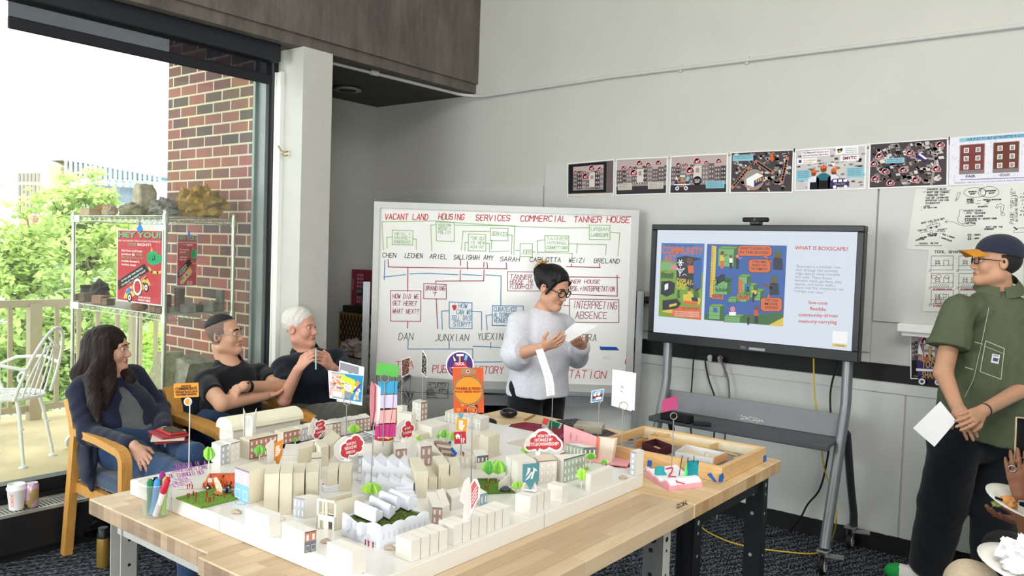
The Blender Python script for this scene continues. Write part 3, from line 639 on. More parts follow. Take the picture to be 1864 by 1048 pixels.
m.build('facade',[M('far_facade','#c7cdd0',.7,var=.08,scale=.3),M('far_dark_glass','#5d6875',.3,var=.3,scale=.5),M('far_white',None)],t)
m=MB()
for i in range(20):x=117+i*9;pxpr(m,[(x,278+i*1.15),(x+1.6,278+i*1.15),(x+1.6,322+i*.5),(x,322+i*.5)],107.5,.6)
m.build('fin',M('far_white',None),t)
t=thing('beige_tower','beige office tower with tall window strips beside the glass building','building',tuple(Vector((dep(55,380,105).x,dep(55,380,105).y,-7))))
m=MB();pxpr(m,[(28,293),(78,290),(90,300),(90,700),(28,700)],105,15);m.build('wall',M('far_beige','#cdbb9b',.8,var=.05),t)
m=MB()
for i in range(6):
 x=32+i*7
 for a,b in((315,330),(336,356),(361,390)):pxpr(m,[(x,a),(x+4,a),(x+4,b),(x,b)],104.8,.3)
m.build('window',M('far_window_fill','#7f7a76',.4),t)
t=thing('brick_house','low grey and brick building half hidden behind the trees','building',tuple(Vector((dep(90,450,45).x,dep(90,450,45).y,-7))))
m=MB();pxpr(m,[(58,392),(320,385),(320,900),(58,900)],46,12);m.build('wall',M('house_grey','#8f979c',.8,var=.1,scale=.5),t)
m=MB();pxpr(m,[(36,392),(60,392),(60,900),(36,900)],45.5,10);pxpr(m,[(58,432),(320,436),(320,446),(58,444)],45.7,.3);pxpr(m,[(190,395),(225,395),(225,420),(190,420)],45.7,.3);m.build('brick_band',M('house_brick','#b58771',.85,var=.1,scale=1),t)
m=MB()
for x,y in((62,455),(90,455),(120,455),(150,450),(240,452),(270,452)):pxpr(m,[(x,y),(x+16,y),(x+16,y+32),(x,y+32)],45.6,.3)
m.build('window',M('house_window','#7c97ab',.3),t)
# workbenches
TZ=.855
WOODY=plank_mat('butcher_block_y','#ceb695','#b19676',.045,.55,'y','#b8956a')
WOODX=plank_mat('butcher_block_x','#dcc196','#c9aa7a',.045,.6,'x','#b8925e')
ENDG=plank_mat('butcher_block_end','#b39a80','#8a745f',.5,.035,'x','#8a6f55')
ENDG2=plank_mat('butcher_block_end_side','#d2b184','#ad8a60',.5,.04,'y','#94754f')
LEGW=M('leg_grey','#b9b8b2',.5,.1,var=.03);LEGD=M('leg_inner','#5d5e5c',.5,.1,var=.05)
def bench(name,x0,x1,y0,y1,mats,label,legmats,along,posts,th=.046):
 t=thing('workbench',label,'workbench',((x0+x1)/2,(y0+y1)/2,0))
 m=MB();m.box(((x0+x1)/2,(y0+y1)/2,TZ-th/2),(x1-x0,y1-y0,th),bev=.003)
 for i,f in enumerate(m.f):
  n=[m.v[k]for k in f];ys={round(q[1],3)for q in n};xs={round(q[0],3)for q in n}
  if along=='y' and len(ys)==1:m.m[i]=1
  if along=='x' and len(xs)==1:m.m[i]=1
 m.build('tabletop',mats,t)
 for(px,py,fx)in posts:
  m=MB();w,d,g=.065,.05,.004
  m.b2((px-w/2,py-d/2,.02),(px-w/2+g,py+d/2,TZ-th),0);m.b2((px+w/2-g,py-d/2,.02),(px+w/2,py+d/2,TZ-th),0)
  m.b2((px-w/2,py+fx*d/2-g/2,.02),(px+w/2,py+fx*d/2+g/2,TZ-th),1);m.b2((px-w/2-.01,py-d/2-.01,0),(px+w/2+.01,py+d/2+.01,.02),0)
  for z,r in((.77,.012),(.735,.007),(.66,.007),(.5,.007),(.3,.007)):
   m.tube([(px-.012+r,py+fx*(d/2+.003),z),(px-.012+r,py+fx*(d/2+.0045),z)],r,12,2)
   m.tube([(px+w/2+.0002,py,z),(px+w/2+.0006,py,z)],r*.7,10,2)
  m.build('leg',legmats,t)
 for i in(0,2):
  (ax,ay,_),(bx,by,_)=posts[i],posts[i+1]
  for z,w,h in((TZ-th-.03,.04,.055),(.12,.03,.05)):m=MB();m.bar((ax,ay,z),(bx,by,z),w,h);m.build('crossbar',legmats[0],t)
 return t
HOLE=M('bolt_hole','#0a0a0a',.8)
bench('a',-2.405,-1.776,1.098,2.318,[WOODY,ENDG],'butcher block workbench with grey legs at the window end under the white city model',[LEGW,LEGD,HOLE],'y',[(-2.345,1.175,1),(-1.85,1.175,1),(-2.345,2.24,-1),(-1.85,2.24,-1)])
bench('b',-1.774,-1.058,1.07,2.318,[WOODY,ENDG],'butcher block workbench with a black stamp on its edge, nearest the camera',[LEGW,LEGD,HOLE],'y',[(-1.12,2.2,-1),(-1.70,2.2,-1),(-1.12,1.15,1),(-1.70,1.15,1)])
tb=bench('c',-2.415,-1.058,2.322,3.085,[WOODX,ENDG2],'butcher block workbench with black legs, set across the end nearest the whiteboard',[BLACKM,BLACKM,M('hole_pale','#8d8f90',.8)],'x',[(-1.115,2.41,1),(-1.115,3.0,-1),(-2.35,2.41,1),(-2.35,3.0,-1)])
m=MB();q=Pl((-1.0575,2.05,.815),(0,1,0),(0,0,1),m);q.pxtext('GLOBAL',1231,926,1251,917,8,0,1,bold=.03)
m.build('stamp',P_('#1c1410'),bpy.data.objects['workbench.001'])
# wooden armchairs
BEECH=M('beech','#c9924a',.42,var=.12,scale=9,stretch=(8,8,1));NAVYF=M('seat_fabric','#31425c',.9,var=.1,scale=80,sheen=.3);NAVYD=M('back_fabric','#1e2836',.9,var=.1,scale=80,sheen=.3)
def arc(c,r,a0,a1,n):return[(c[0]+r*math.cos(a0+(a1-a0)*i/n),c[1]+r*math.sin(a0+(a1-a0)*i/n))for i in range(n+1)]
def strip(mb,xz,y,w,th,m=0):
 """bent laminated strip: centre line in x,z at depth y, w wide across, th thick"""
 P=[Vector((a,0,b))for a,b in xz];L=[];Rr=[]
 for i in range(len(P)):
  t=(P[min(i+1,len(P)-1)]-P[max(i-1,0)]).normalized();n=Vector((-t.z,0,t.x));L.append(P[i]+n*th/2);Rr.append(P[i]-n*th/2)
 for i in range(len(P)-1):
  vs=[L[i]+Vector((0,y-w/2,0)),L[i+1]+Vector((0,y-w/2,0)),Rr[i+1]+Vector((0,y-w/2,0)),Rr[i]+Vector((0,y-w/2,0))];vs+=[v+Vector((0,w,0))for v in vs]
  fs=[(0,1,2,3),(7,6,5,4),(0,4,5,1),(2,6,7,3)]
  if i==0:fs.append((0,3,7,4))
  if i==len(P)-2:fs.append((1,5,6,2))
  mb.add(vs,fs,m)
def make_chair():
 t=thing('wooden_armchair','x','armchair',(0,0,0))
 for s in(-1,1):
  y=s*.255
  m=MB();strip(m,[(-.31,0),(-.225,.56),(-.215,.63),(-.235,.70),(-.29,.80)],y,.042,.045);m.build('rear_leg',BEECH,t)
  m=MB();strip(m,[(.285,0),(.285,.56)]+arc((.225,.57),.06,0,PI/2,6)+[(.05,.648),(-.225,.655)],y,.05,.036);m.build('armrest',BEECH,t)
 m=MB();m.bar((.27,-.25,.36),(.27,.25,.36),.03,.06);m.bar((-.25,-.25,.36),(-.25,.25,.36),.03,.06);m.bar((-.25,-.23,.36),(.27,-.23,.36),.03,.05);m.bar((-.25,.23,.36),(.27,.23,.36),.03,.05);m.build('seat_frame',BEECH,t)
 m=MB();m.box((.01,0,.425),(.54,.455,.075),bev=.028);m.build('seat',NAVYF,t)
 m=MB();R=Matrix.Rotation(-.32,3,'Y');m.box((-.24,0,.655),(.05,.46,.30),R,bev=.02);m.build('backrest',NAVYD,t)
 return t
ch=make_chair();CG='wooden armchairs by the window'
place(ch,(-3.955,2.095,0),0,'beech armchair holding the woman in the navy blazer',CG)
place(ch,(-3.96,2.645,0),0,'beech armchair holding the man with crossed arms',CG)
place(ch,(-3.84,3.19,0),.10,'beech armchair holding the white haired man beside the column',CG)
# rolling whiteboard
WBD=5.38
O=dep(681,694,WBD);TLp=dep(685,370,WBD);TRp=dep(1160,383,WBD);U=TRp-TLp;U.z=0
WBW=U.length;U.normalize();V=Vector((0,0,1));Nn=U.cross(V);WBH=TLp.z-O.z
O=Vector((TLp.x,TLp.y,O.z))
t=thing('whiteboard','rolling whiteboard covered in handwritten red, green, purple and blue project notes','whiteboard',(O+U*WBW/2).xy.to_3d())
m=MB();pl=Pl(O,U,V,m)
m.prism([pl.P(0,0,0),pl.P(WBW,0,0),pl.P(WBW,WBH,0),pl.P(0,WBH,0)],-Nn*.02)
m.build('board',M('whiteboard_surface','#e9e7e2',.25,var=.02,scale=3,spec=.5),t)
m=MB()
for a,b,c,d in((-.012,-.03,WBW+.012,.02),(-.012,WBH-.028,WBW+.012,WBH+.012),(-.012,.02,.028,WBH-.028),(WBW-.035,.02,WBW+.012,WBH-.028)):
 m.prism([pl.P(a,b,0),pl.P(c,b,0),pl.P(c,d,0),pl.P(a,d,0)],Nn*.014);m.prism([pl.P(a,b,0),pl.P(c,b,0),pl.P(c,d,0),pl.P(a,d,0)],-Nn*.024)
m.build('border',M('whiteboard_frame','#b9b9b6',.4,.4,var=.03),t)
Zq=lambda x,y:(660+x*.27897,360+y*.27897)
Zr=lambda x,y:(660+x*.27897,560+y*.27912)
INK={'r':'#c83a4c','g':'#8cba78','k':'#26262c','p':'#9a3a5c','b':'#4a86b4','c':'#a9cfc4'}
B={k:MB()for k in INK};PLs={k:Pl(O,U,V,B[k],.0008)for k in INK}
for k in PLs:PLs[k].rnd=random.Random(ord(k))
def wh(k,s,x0,y0,x1,y1,h,w=.0055,f=Zq):PLs[k].pxhand(s,*f(x0,y0),*f(x1,y1),h*.27897,w*.72,0,jit=.28)
def wl(k,pts,w=.005,f=Zq,closed=False):
 R=PLs[k].rnd;PLs[k].pxline([f(x+R.uniform(-2,2),y+R.uniform(-2,2))for x,y in pts],w,0,1,closed)
for s,x0,x1,y in(('VACANT LAND',145,425,140),('HOUSING',495,660,140),('SERVICES',738,958,147),('COMMERCIAL',1030,1325,152),('TANNER HOUSE',1378,1740,158)):wh('r',s,x0,y,x1,y+3,36,.0075)
for s,x0,x1,y in(('CHEN',130,215,387),('LECHEN',275,390,390),('ARIEL',438,548,395),('SALLISHAH',595,760,400),('AMY',790,850,402),('SARAH',897,1022,412),('CARLOTTA',1090,1292,416),('WEIZI',1345,1450,420),('BRELAND',1510,1675,424)):wh('k',s,x0,y,x1,y+3,28,.0055)
def bx(k,x0,y0,x1,y1,f=Zq,w=.005):wl(k,[(x0,y0),(x1,y0+3),(x1,y1+3),(x0,y1)],w,f,True)
bx('g',193,210,328,306);[wh('g',s,205,y,310,y+2,18,.004)for s,y in(('INFILL +',242),('VACANCY',268),('STRATEGIES',296))]
bx('g',480,158,598,280);[wh('g',s,492,y,575,y+2,17,.004)for s,y in(('HOUSING',185),('NEEDS +',208),('POLICY',232),('- $',262))]
bx('g',690,235,803,343);[wh('g',s,702,y,795,y+2,19,.004)for s,y in(('"THE OLD',272),('IS NEW',300),('AGAIN"',328))]
bx('g',833,195,947,276);wh('g','SERVICES',842,245,942,250,25,.0045)
bx('g',1028,298,1108,382);wh('g','JOBS',1034,366,1100,366,28,.0045)
bx('g',1190,245,1345,348);[wh('g',s,1200,y,1335,y+2,18,.004)for s,y in(('TANNER',275),('INTERNAL',303),('CONNECTIONS',333))]
bx('g',1480,178,1615,270);[wh('g',s,1490,y,1605,y+2,21,.0045)for s,y in(('URBAN',213),('LANDSCAPE',252))]
for p in([(135,340),(128,158),(480,150),(600,162),(1000,185),(1300,196),(1480,194)],[(160,330),(158,256),(193,254)],[(328,270),(352,270),(350,335)],[(452,345),(447,178),(480,175)],[(598,180),(995,184),(985,370)],[(645,340),(655,220),(833,217)],[(668,345),(668,292),(690,290)],[(803,296),(828,296),(828,352),(955,346)],[(840,335),(845,276)],[(947,242),(975,244),(972,368)],[(1000,342),(1028,344)],[(1108,350),(1128,352)],[(1145,362),(1138,278),(1190,274)],[(1345,300),(1590,304),(1585,372)],[(1400,300),(1398,362)],[(1145,356),(1368,362),(1366,392)],[(1615,226),(1680,228),(1664,378)]):wl('g',p)
for p in([(166,402),(168,450),(940,462),(938,425)],[(296,455),(293,608)],[(638,403),(640,438)],[(682,418),(684,465)],[(792,420),(792,450)],[(812,420),(814,455)],[(636,470),(638,545)],[(792,470),(792,540),(478,543),(478,560)],[(1330,450),(1548,452),(1545,430)],[(1362,430),(1362,450)],[(480,660),(492,852)],[(295,805),(293,850)]):wl('p',p,.006)
bx('p',183,605,380,803);[wh('p',s,196,y,x,y+3,28,.005)for s,y,x in(('HOW DID WE',655,365),('GET HERE?',700,352),('WHAT NEXT?',752,365))]
bx('p',400,560,545,658);wh('p','BRANDING',412,602,536,604,28);wh('p','?',460,640,480,640,26)
bx('p',948,482,1330,606);[wh('p',s,962,y,x,y+2,28)for s,y,x in(('TANNER',528,1100),('HOUSE IN',560,1105),('FLOOR+CUT',592,1110))]
wl('p',[(1340,514),(1675,518)],.006);wl('p',[(1660,505),(1660,640)],.006);wl('p',[(1330,630),(1662,640)],.006);wh('p','TANNER HOUSE',1300,556,1545,558,22);wh('p','PROG.+INTERPRETATION',1340,606,1642,610,30)
bx('p',1350,660,1674,812);wh('p','INTERPRETING',1372,718,1655,726,46,.006);wh('p','ABSENCE',1388,785,1590,788,42,.006);wl('p',[(1310,700),(1350,704)])
for p in([(146,405),(142,535)],[(137,516),(280,502)],[(310,497),(430,490),(620,502)],[(648,498),(778,507)],[(804,504),(903,508),(902,700)],[(520,858),(516,738),(566,736)],[(710,740),(776,744),(778,860)],[(812,860),(808,764),(846,764)]):wl('b',p,.006)
bx('b',566,680,712,850,w=.006);[wh('b',s,x,y,x2,y+2,30,.0055)for s,x,y,x2 in(('HOW',625,718,680),('CAN WE',612,758,706),('TELL THIS',580,798,704),('STORY?',592,838,700))]
bx('b',846,702,1050,832,w=.006);[wh('b',s,856,y,x2,y+2,28,.0055)for s,y,x2 in(('CURATE/CO',740,1000),('ALTERNATIVE',778,1030),('VENUES',812,950))]
for s,x0,x1,y in(('DAN',235,328,208),('JUNXIAN',468,690,215),('YUEXIN',750,912,208),('SERA',1400,1525,216)):wh('k',s,x0,y,x1,y,42,.0055,Zr)
for p in([(296,212),(294,268),(720,270),(718,385)],[(566,222),(568,270)],[(836,228),(837,262)],[(720,250),(920,258),(1000,256)],[(728,355),(1000,352)]):wl('b',p,.006,Zr)
wh('b','CO',915,320,970,320,38,.006,Zr);wh('c','WC',1570,332,1610,332,14,.004,Zr)
wh('r','TEA',218,395,330,392,44,.006,Zr);wh('r','PUBLIC HISTORY',455,420,915,430,46,.007,Zr);wh('r','INTERPRETATION',1010,448,1585,462,48,.007,Zr)
wl('r',[(210,402),(330,400)],.002,Zr);wl('r',[(1340,398),(1500,402)],.002,Zr);wl('r',[(1720,340),(1716,365)],.008,Zr)
PLs['r'].pxpoly([Zq(*p)for p in((583,705),(592,697),(601,700),(612,699),(614,714),(604,734),(593,732))],0)
PLs['g'].pxpoly([Zq(*p)for p in((598,690),(606,688),(603,698))],0,2)
for k in INK:B[k].build('lettering',P_(INK[k],.5),t,label={'r':'red','g':'green','k':'black','p':'purple','b':'blue','c':'pale green'}[k]+' handwriting')
m=MB();Pl(O,U,V,m).pxpoly([Zr(*p)for p in((1545,252),(1655,254),(1676,278),(1552,276))],0,2);m.build('tape',P_('#2456a4'),t,label='strip of blue tape')
m=MB();rl=[pl.px(675,717),pl.px(1155,724),pl.px(1155,743),pl.px(675,736)]
m.prism([pl.P(u,v,0)-Nn*.03 for u,v in rl],-Nn*.05);m.prism([pl.P(-.02,-.05,0)-Nn*.0,pl.P(WBW+.02,-.05,0),pl.P(WBW+.02,-.03,0),pl.P(-.02,-.03,0)],Nn*.06)
m.build('tray',M('whiteboard_rail','#8f9193',.4,.4,var=.04),t)
for side,u in((0,-.05),(1,WBW+.045)):
 m=MB();b0=pl.P(u,0,0)-Nn*.012;b0.z=.09;zt=dep(668,513,WBD).z if side==0 else dep(1162,530,WBD).z
 m.bar(b0,Vector((b0.x,b0.y,zt)),.045,.03,0,Nn);m.bar(b0+Nn*.28,b0-Nn*.1,.045,.04,0);m.build('post',M('whiteboard_post','#a3a5a6',.4,.4,var=.04),t)
 for k in(.26,-.09):
  m=MB();c=b0+Nn*k;m.tube([Vector((c.x,c.y,.038))-U*.013,Vector((c.x,c.y,.038))+U*.013],.037,14);m.tube([(c.x,c.y,.04),(c.x,c.y,.09)],.01,8);m.build('caster',BLACKM,t)
 m=MB();zk=dep(676 if side==0 else 1165,532 if side==0 else 546,WBD).z;c=Vector((b0.x,b0.y,zk));s=-1 if side==0 else 1
 m.tube([c-U*s*.02,c+U*s*.03],.008,8);m.tube([c+U*s*.03,c+U*s*.065],[.022,.026],14);m.tube([c+U*s*.022+Vector((0,0,-.05)),c+U*s*.022+Vector((0,0,.05))],.008,6);m.build('knob',BLACK,t)
t=thing('sketch_sheet','large grey paper sheet with pencil sketches hanging from the bottom of the whiteboard','paper sheet',pl.P(.3,-.2,0))
m=MB();pg=Pl(O+Nn*.075,U,V,m,.0008);cs=[pg.px(*Zr(*p))for p in((70,425),(600,470),(598,760),(75,760))]
def sheetf(a,b):
 u=cs[0][0]+(cs[1][0]-cs[0][0])*a;v=cs[0][1]+(cs[1][1]-cs[0][1])*a;vb=cs[3][1]-.25
 return pg.P(u,v+(vb-v)*b,0)+Nn*(.012*math.sin(a*9)*b)
m.grid(sheetf,24,10);m.build('sheet',M('grey_paper','#a5a5a3',.8,var=.03,scale=4),t)
m=MB();pg=Pl(O+Nn*.092,U,V,m,.0008);R=random.Random(9)
pg.pxhand('ARTIST JOURNAL',*Zr(228,530),*Zr(318,440),6,.003,0)
pg.pxline([Zr(*p)for p in((235,545),(600,560))],.0025,0);pg.pxline([Zr(*p)for p in((315,440),(300,620))],.0025,0)
for i in range(26):
 x,y=R.uniform(260,330),R.uniform(560,660);a=R.uniform(-60,60);pg.pxline([Zr(x,y),Zr(x+a*.4,y-abs(a)*.8)],.003,0)
for x0,y0,x1,y1 in((425,485,560,590),(440,490,480,520),(490,490,540,520),(500,530,555,560)):pg.pxline([Zr(*p)for p in((x0,y0),(x1,y0+4),(x1-3,y1),(x0,y1-5))],.003,0,1,True)
for r in(8,16,26):pg.pxline([Zr(442+r*math.cos(i*.5),548+r*.9*math.sin(i*.5))for i in range(13)],.003,0)
for i in range(40):
 x,y=R.uniform(420,550),R.uniform(485,585);pg.pxline([Zr(x,y),Zr(x+R.uniform(-14,18),y+R.uniform(-8,8))],.0025,0)
m.build('drawing',P_('#2c2c30'),t)
# alcove storage
GOLD=M('gold_paint','#8d6c33',.45,.3,var=.06)
p0=at(617,600,1,4.5);cx0=p0.x;ztop=at(617,566,1,4.5).z
t=thing('perforated_cabinet','gold metal cabinet with a perforated door in the dim alcove','cabinet',(cx0+.3,4.66,0))
m=MB();m.b2((cx0,4.5,0),(cx0+.62,4.86,ztop-.005));m.build('body',GOLD,t)
m=MB();ql=Pl((cx0,4.4995,0),(1,0,0),(0,0,1),m)
a,b=ql.px(622,568);c,d=ql.px(660,568);zz=b-.04;row=0
while zz>.35:
 xx=a+(row%2)*.021
 while xx<a+.40:ql.disc(xx,zz,.0125,0,1,10,.03);xx+=.042
 zz-=.042;row+=1
m.build('perforation',BLACK,t)
m=MB();m.b2((cx0+.05,4.49,ztop),(cx0+.62,4.85,ztop+.055),bev=.004);single(m,'equipment_case',BLACK,'flat black equipment case lying on the gold perforated cabinet','case')
p=at(646,548,1,4.66);q_=at(646,490,1,4.66)
t=thing('red_box','dark red product box standing on the gold cabinet behind the whiteboard','box',(p.x+.1,4.7,ztop+.056))
zt=ztop+.056;m=MB();m.b2((p.x,4.62,zt),(p.x+.24,4.74,q_.z));m.build('carton',M('carton_red','#7c1f33',.5,var=.06),t)
m=MB();ql=Pl((p.x,4.6195,zt),(1,0,0),(0,0,1),m)
for i in range(24):u,v=.07+(i%3)*.028,.02+(i//3)*.032;ql.rect(u,v,u+.02,v+.022,0)
ql.rect(.012,.12,.022,.22,0);m.build('print',P_('#b8808c'),t)
p=at(669,530,1,4.55);m=MB();m.lathe([(.018,0),(.03,.03),(.03,.1),(.018,.12),(.018,.14)],(p.x,4.52,zt),16);single(m,'jar',M('jar_dark','#5c5f63',.4),'small dark grey jar in front of the red box','jar')
p=at(648,672,1,4.3);m=MB()
t=thing('storage_bin','white plastic bin on the floor of the alcove beside the seated men','bin',(p.x,4.3,0))
zz=at(648,650,1,4.3).z;m.prism([(p.x-.14,4.2,.0),(p.x+.13,4.2,.0),(p.x+.13,4.42,.0),(p.x-.14,4.42,.0)],(0,0,zz));m.build('bin',M('bin_white','#b9b6b0',.5,var=.05),t)
m=MB();m.b2((p.x-.12,4.193,zz-.12),(p.x+.0,4.199,zz-.02));m.build('label',M('bin_red','#5c1820',.5),t)
m=MB();mm=rock_mb((p.x+.0,4.3,zz+.07),(.12,.1,.07),7,rough=.6,fr=3);single(mm,'plastic_bag',M('bag_plastic','#b9aaa2',.25,var=.3,scale=20),'crumpled clear plastic bag lying on the white bin','bag')
m=MB();xk0=at(690,740,1,4.6).x;xk1=at(925,740,1,4.6).x;m.b2((xk0,4.5,0),(xk1,4.85,at(800,680,1,4.5).z));t=single(m,'low_cabinet',BLACK,'low black cabinet against the wall behind the whiteboard','cabinet')
m=MB();m.b2((xk0,4.49,.55),(xk1,4.5,.58));m.b2((xk0+.3,4.493,.02),(xk0+.31,4.5,.54));m.b2((xk0+.75,4.493,.02),(xk0+.76,4.5,.54));m.build('door_trim',DKGREY,t)
# display on a rolling cart
YT=4.50
def yx(x,y,yy=YT):return at(x,y,1,yy)
TL,TR,BL_,BR_=yx(1185,410),yx(1574,408),yx(1179,622),yx(1562,658)
tx0,tx1=(TL.x+BL_.x)/2,(TR.x+BR_.x)/2;tz1,tz0=(TL.z+TR.z)/2,(BL_.z+BR_.z)/2
t=thing('display_screen','large black framed display showing a colourful slide beside the whiteboard','television',((tx0+tx1)/2,YT,tz0))
m=MB();s0,s1,sb,st=tx0+.036,tx1-.036,tz0+.058,tz1-.034
for lo,hi in(((tx0,YT,tz0),(tx1,YT+.07,sb)),((tx0,YT,st),(tx1,YT+.07,tz1)),((tx0,YT,sb),(s0,YT+.07,st)),((s1,YT,sb),(tx1,YT+.07,st))):m.b2(lo,hi,bev=.004)
m.b2((tx0+.01,YT+.02,tz0+.01),(tx1-.01,YT+.075,tz1-.01));m.build('bezel',M('bezel_black','#1b1c1f',.38,var=.03),t)
m=MB();q=Pl((tx0,YT-.0005,tz0),(1,0,0),(0,0,1),m);cx=(tx1-tx0)/2;q.text('DELL',cx-.02,.014,.014,0,1,fit=.035);q.rect(cx+.03,.010,cx+.125,.025,0,1);m.build('badge',P_('#9fa2a6'),t)
m=MB();sc_=Pl((s0,YT+.012,sb),(1,0,0),(0,0,1),m,.0003);SW,SH=s1-s0,st-sb
EM=['#dfe9f6','#3a63ad','#7fa83f','#e2703c','#26303c','#e9c94b','#7cb877','#d4573f','#8b8f98','#ffffff','#4d7fc4','#7a4a30','#3f6f3a','#e58ca0','#2f7ac0']
sm=[emis('screen_'+c.strip('#'),c,.74)for c in EM];E={k:i for i,k in enumerate(('bg','bl','gn','or','dk','ye','lg','rd','gy','wh','b2','br','dg','pk','sky'))}
Zs=lambda x,y:(1160+x*.26715,390+y*.26715)
sp=lambda*p:[Zs(*a)for a in p]
sc_.rect(0,0,SW,SH,E['bg'],0)
cor=[(132,120),(1490,122),(1452,955),(112,830)]
def sq(x,y):
 """slide pixel (as seen in the photograph) -> panel u,v by inverse bilinear interpolation"""
 u,v=.5,.5
 for _ in range(12):
  P=[cor[0][i]*(1-u)*(1-v)+cor[1][i]*u*(1-v)+cor[2][i]*u*v+cor[3][i]*(1-u)*v for i in(0,1)]
  du=[(cor[1][i]-cor[0][i])*(1-v)+(cor[2][i]-cor[3][i])*v for i in(0,1)];dv=[(cor[3][i]-cor[0][i])*(1-u)+(cor[2][i]-cor[1][i])*u for i in(0,1)]
  ex,ey=x-P[0],y-P[1];dt=du[0]*dv[1]-du[1]*dv[0];u+=(ex*dv[1]-ey*dv[0])/dt;v+=(du[0]*ey-du[1]*ex)/dt
 return u*SW,(1-v)*SH
def sP(pts,c,k=2):
 q_=[sq(*p)for p in pts]
 if sum(q_[i][0]*q_[(i+1)%len(q_)][1]-q_[(i+1)%len(q_)][0]*q_[i][1]for i in range(len(q_)))<0:q_=q_[::-1]
 sc_.poly(q_,E[c],k)
def sL(pts,w,c,k=4):sc_.line([sq(*p)for p in pts],w,E[c],k)
def sT(s,x0,y0,x1,y1,h,c,k=5,bold=.015):
 a=sq(x0,y0);b=sq(x1,y1);sc_.text(s,a[0],a[1],h*SH/700,E[c],k,fit=math.hypot(b[0]-a[0],b[1]-a[1]),bold=bold*.5,rot=math.atan2(b[1]-a[1],b[0]-a[0]))
def sD(x,y,r,c,k=4):u,v=sq(x,y);sc_.disc(u,v,r*SW/1350,E[c],k,16)
sP([(165,210),(492,212),(472,748),(150,720)],'b2');sP([(160,330),(290,345),(470,400),(484,420),(472,748),(150,720)],'gn',3);sP([(162,350),(230,340),(290,370),(280,400),(160,400)],'lg',4);sP([(225,385),(262,358),(290,372),(290,400)],'pk',5)
sT('WANT TO DRAW ON ONE OF THESE BOX UNITS?',190,232,410,236,12,'dk',4,0);sT('COMMUNITY',170,283,482,292,50,'or',5,.05);sT('ART',185,338,278,344,48,'or',5,.05)
sP([(285,312),(350,298),(474,318),(470,520),(440,548),(285,470)],'dk',4);sP([(412,335),(474,318),(470,520),(412,540)],'bl',5)
for i in range(6):a=i*PI/3;sL([(314,347),(314+20*math.cos(a),347+20*math.sin(a))],.006,'wh',6)
sL([(314,365),(310,440)],.004,'wh',6);sL([(310,420),(290,385),(312,400),(345,385),(310,425)],.004,'wh',6);sL([(330,435),(345,425),(360,435)],.003,'wh',6)
sP([(370,365),(412,365),(415,420),(374,420)],'or',7);sP([(374,420),(415,420),(410,478),(376,476)],'dk',7);sD(383,335,24,'br',7);sL([(370,375),(345,352)],.007,'br',7)
sT('DISPLAY-',288,490,410,506,36,'ye',7,.05);sT('CASE',285,527,355,533,34,'ye',7,.05);sP([(165,415),(195,402),(265,420),(258,458),(165,455)],'dg',5);sT('GARDEN',185,418,242,424,14,'ye',6,0)
for p in([(168,478),(235,472),(275,490),(270,560),(210,585),(165,565)],[(180,610),(290,598),(322,632),(300,665),(180,685)]):sP(p,'dk',5)
sP([(195,500),(222,490),(222,530),(195,540)],'wh',6);sP([(232,640),(290,628),(290,645),(232,658)],'ye',6);sP([(335,570),(405,560),(468,598),(462,640),(340,620)],'ye',5);sP([(345,610),(445,622),(445,650),(345,632)],'or',6)
sP([(412,540),(450,545),(458,590),(415,590)],'dg',6);sD(430,523,13,'br',6);sP([(372,548),(398,545),(400,590),(372,590)],'ye',6);sD(384,532,12,'br',7);sP([(398,588),(445,590),(450,620),(405,615)],'dk',7);sP([(290,555),(310,552),(315,590),(292,600)],'dg',6);sD(303,545,8,'dk',6)
sP([(300,650),(472,665),(472,748),(225,715)],'or',5);sP([(180,680),(260,672),(258,700),(180,690)],'ye',6);sT('A VIBRANT & ADAPTIVE INTERFACE',325,672,460,676,14,'dk',6,0)
for i in range(3):sT('TOUCH CHANGE ACTIVE EXPRESSING SPACES',272,692+i*14,458,700+i*14,9,'wh',6,0)
sP([(510,215),(1056,222),(1033,789),(493,745)],'bl');sP([(497,705),(640,722),(880,705),(1036,690),(1033,789),(493,745)],'dg',3);sP([(1036,725),(1033,789),(940,780)],'ye',4)
sP([(544,226),(578,230),(566,592),(532,585)],'ye',4)
for i in range(24):sL([(546-i*.5,240+i*14.5),(556-i*.5,240+i*14.5)],.0025,'dk',5)
def boxs(x,y,w,h,d=26):
 sP([(x,y),(x+w,y+4),(x+w-3,y+h),(x-3,y+h-4)],'lg',4);sP([(x,y),(x+d,y-d*.6),(x+w+d,y-d*.6+4),(x+w,y+4)],'gn',4);sP([(x+w,y+4),(x+w+d,y-d*.6+4),(x+w+d-3,y+h-d*.5),(x+w-3,y+h)],'dg',4)
 for j in range(1,3):sL([(x,y+h*j/3),(x+w,y+h*j/3+4)],.0018,'dg',5)
 sL([(x,y),(x+w,y+4),(x+w-3,y+h),(x-3,y+h-4),(x,y)],.002,'dk',5)
boxs(592,245,112,130);boxs(560,470,100,100);boxs(735,440,60,140);boxs(780,500,60,90);boxs(835,540,52,70);boxs(665,595,60,30);boxs(725,560,70,60);boxs(530,650,80,95);boxs(640,720,110,45)
sP([(560,660),(590,662),(588,695),(560,692)],'bl',6);sP([(738,460),(764,462),(760,556),(735,554)],'or',6);sP([(782,490),(812,492),(808,550),(780,548)],'sky',6);sP([(828,535),(860,537),(858,565),(828,562)],'ye',6)
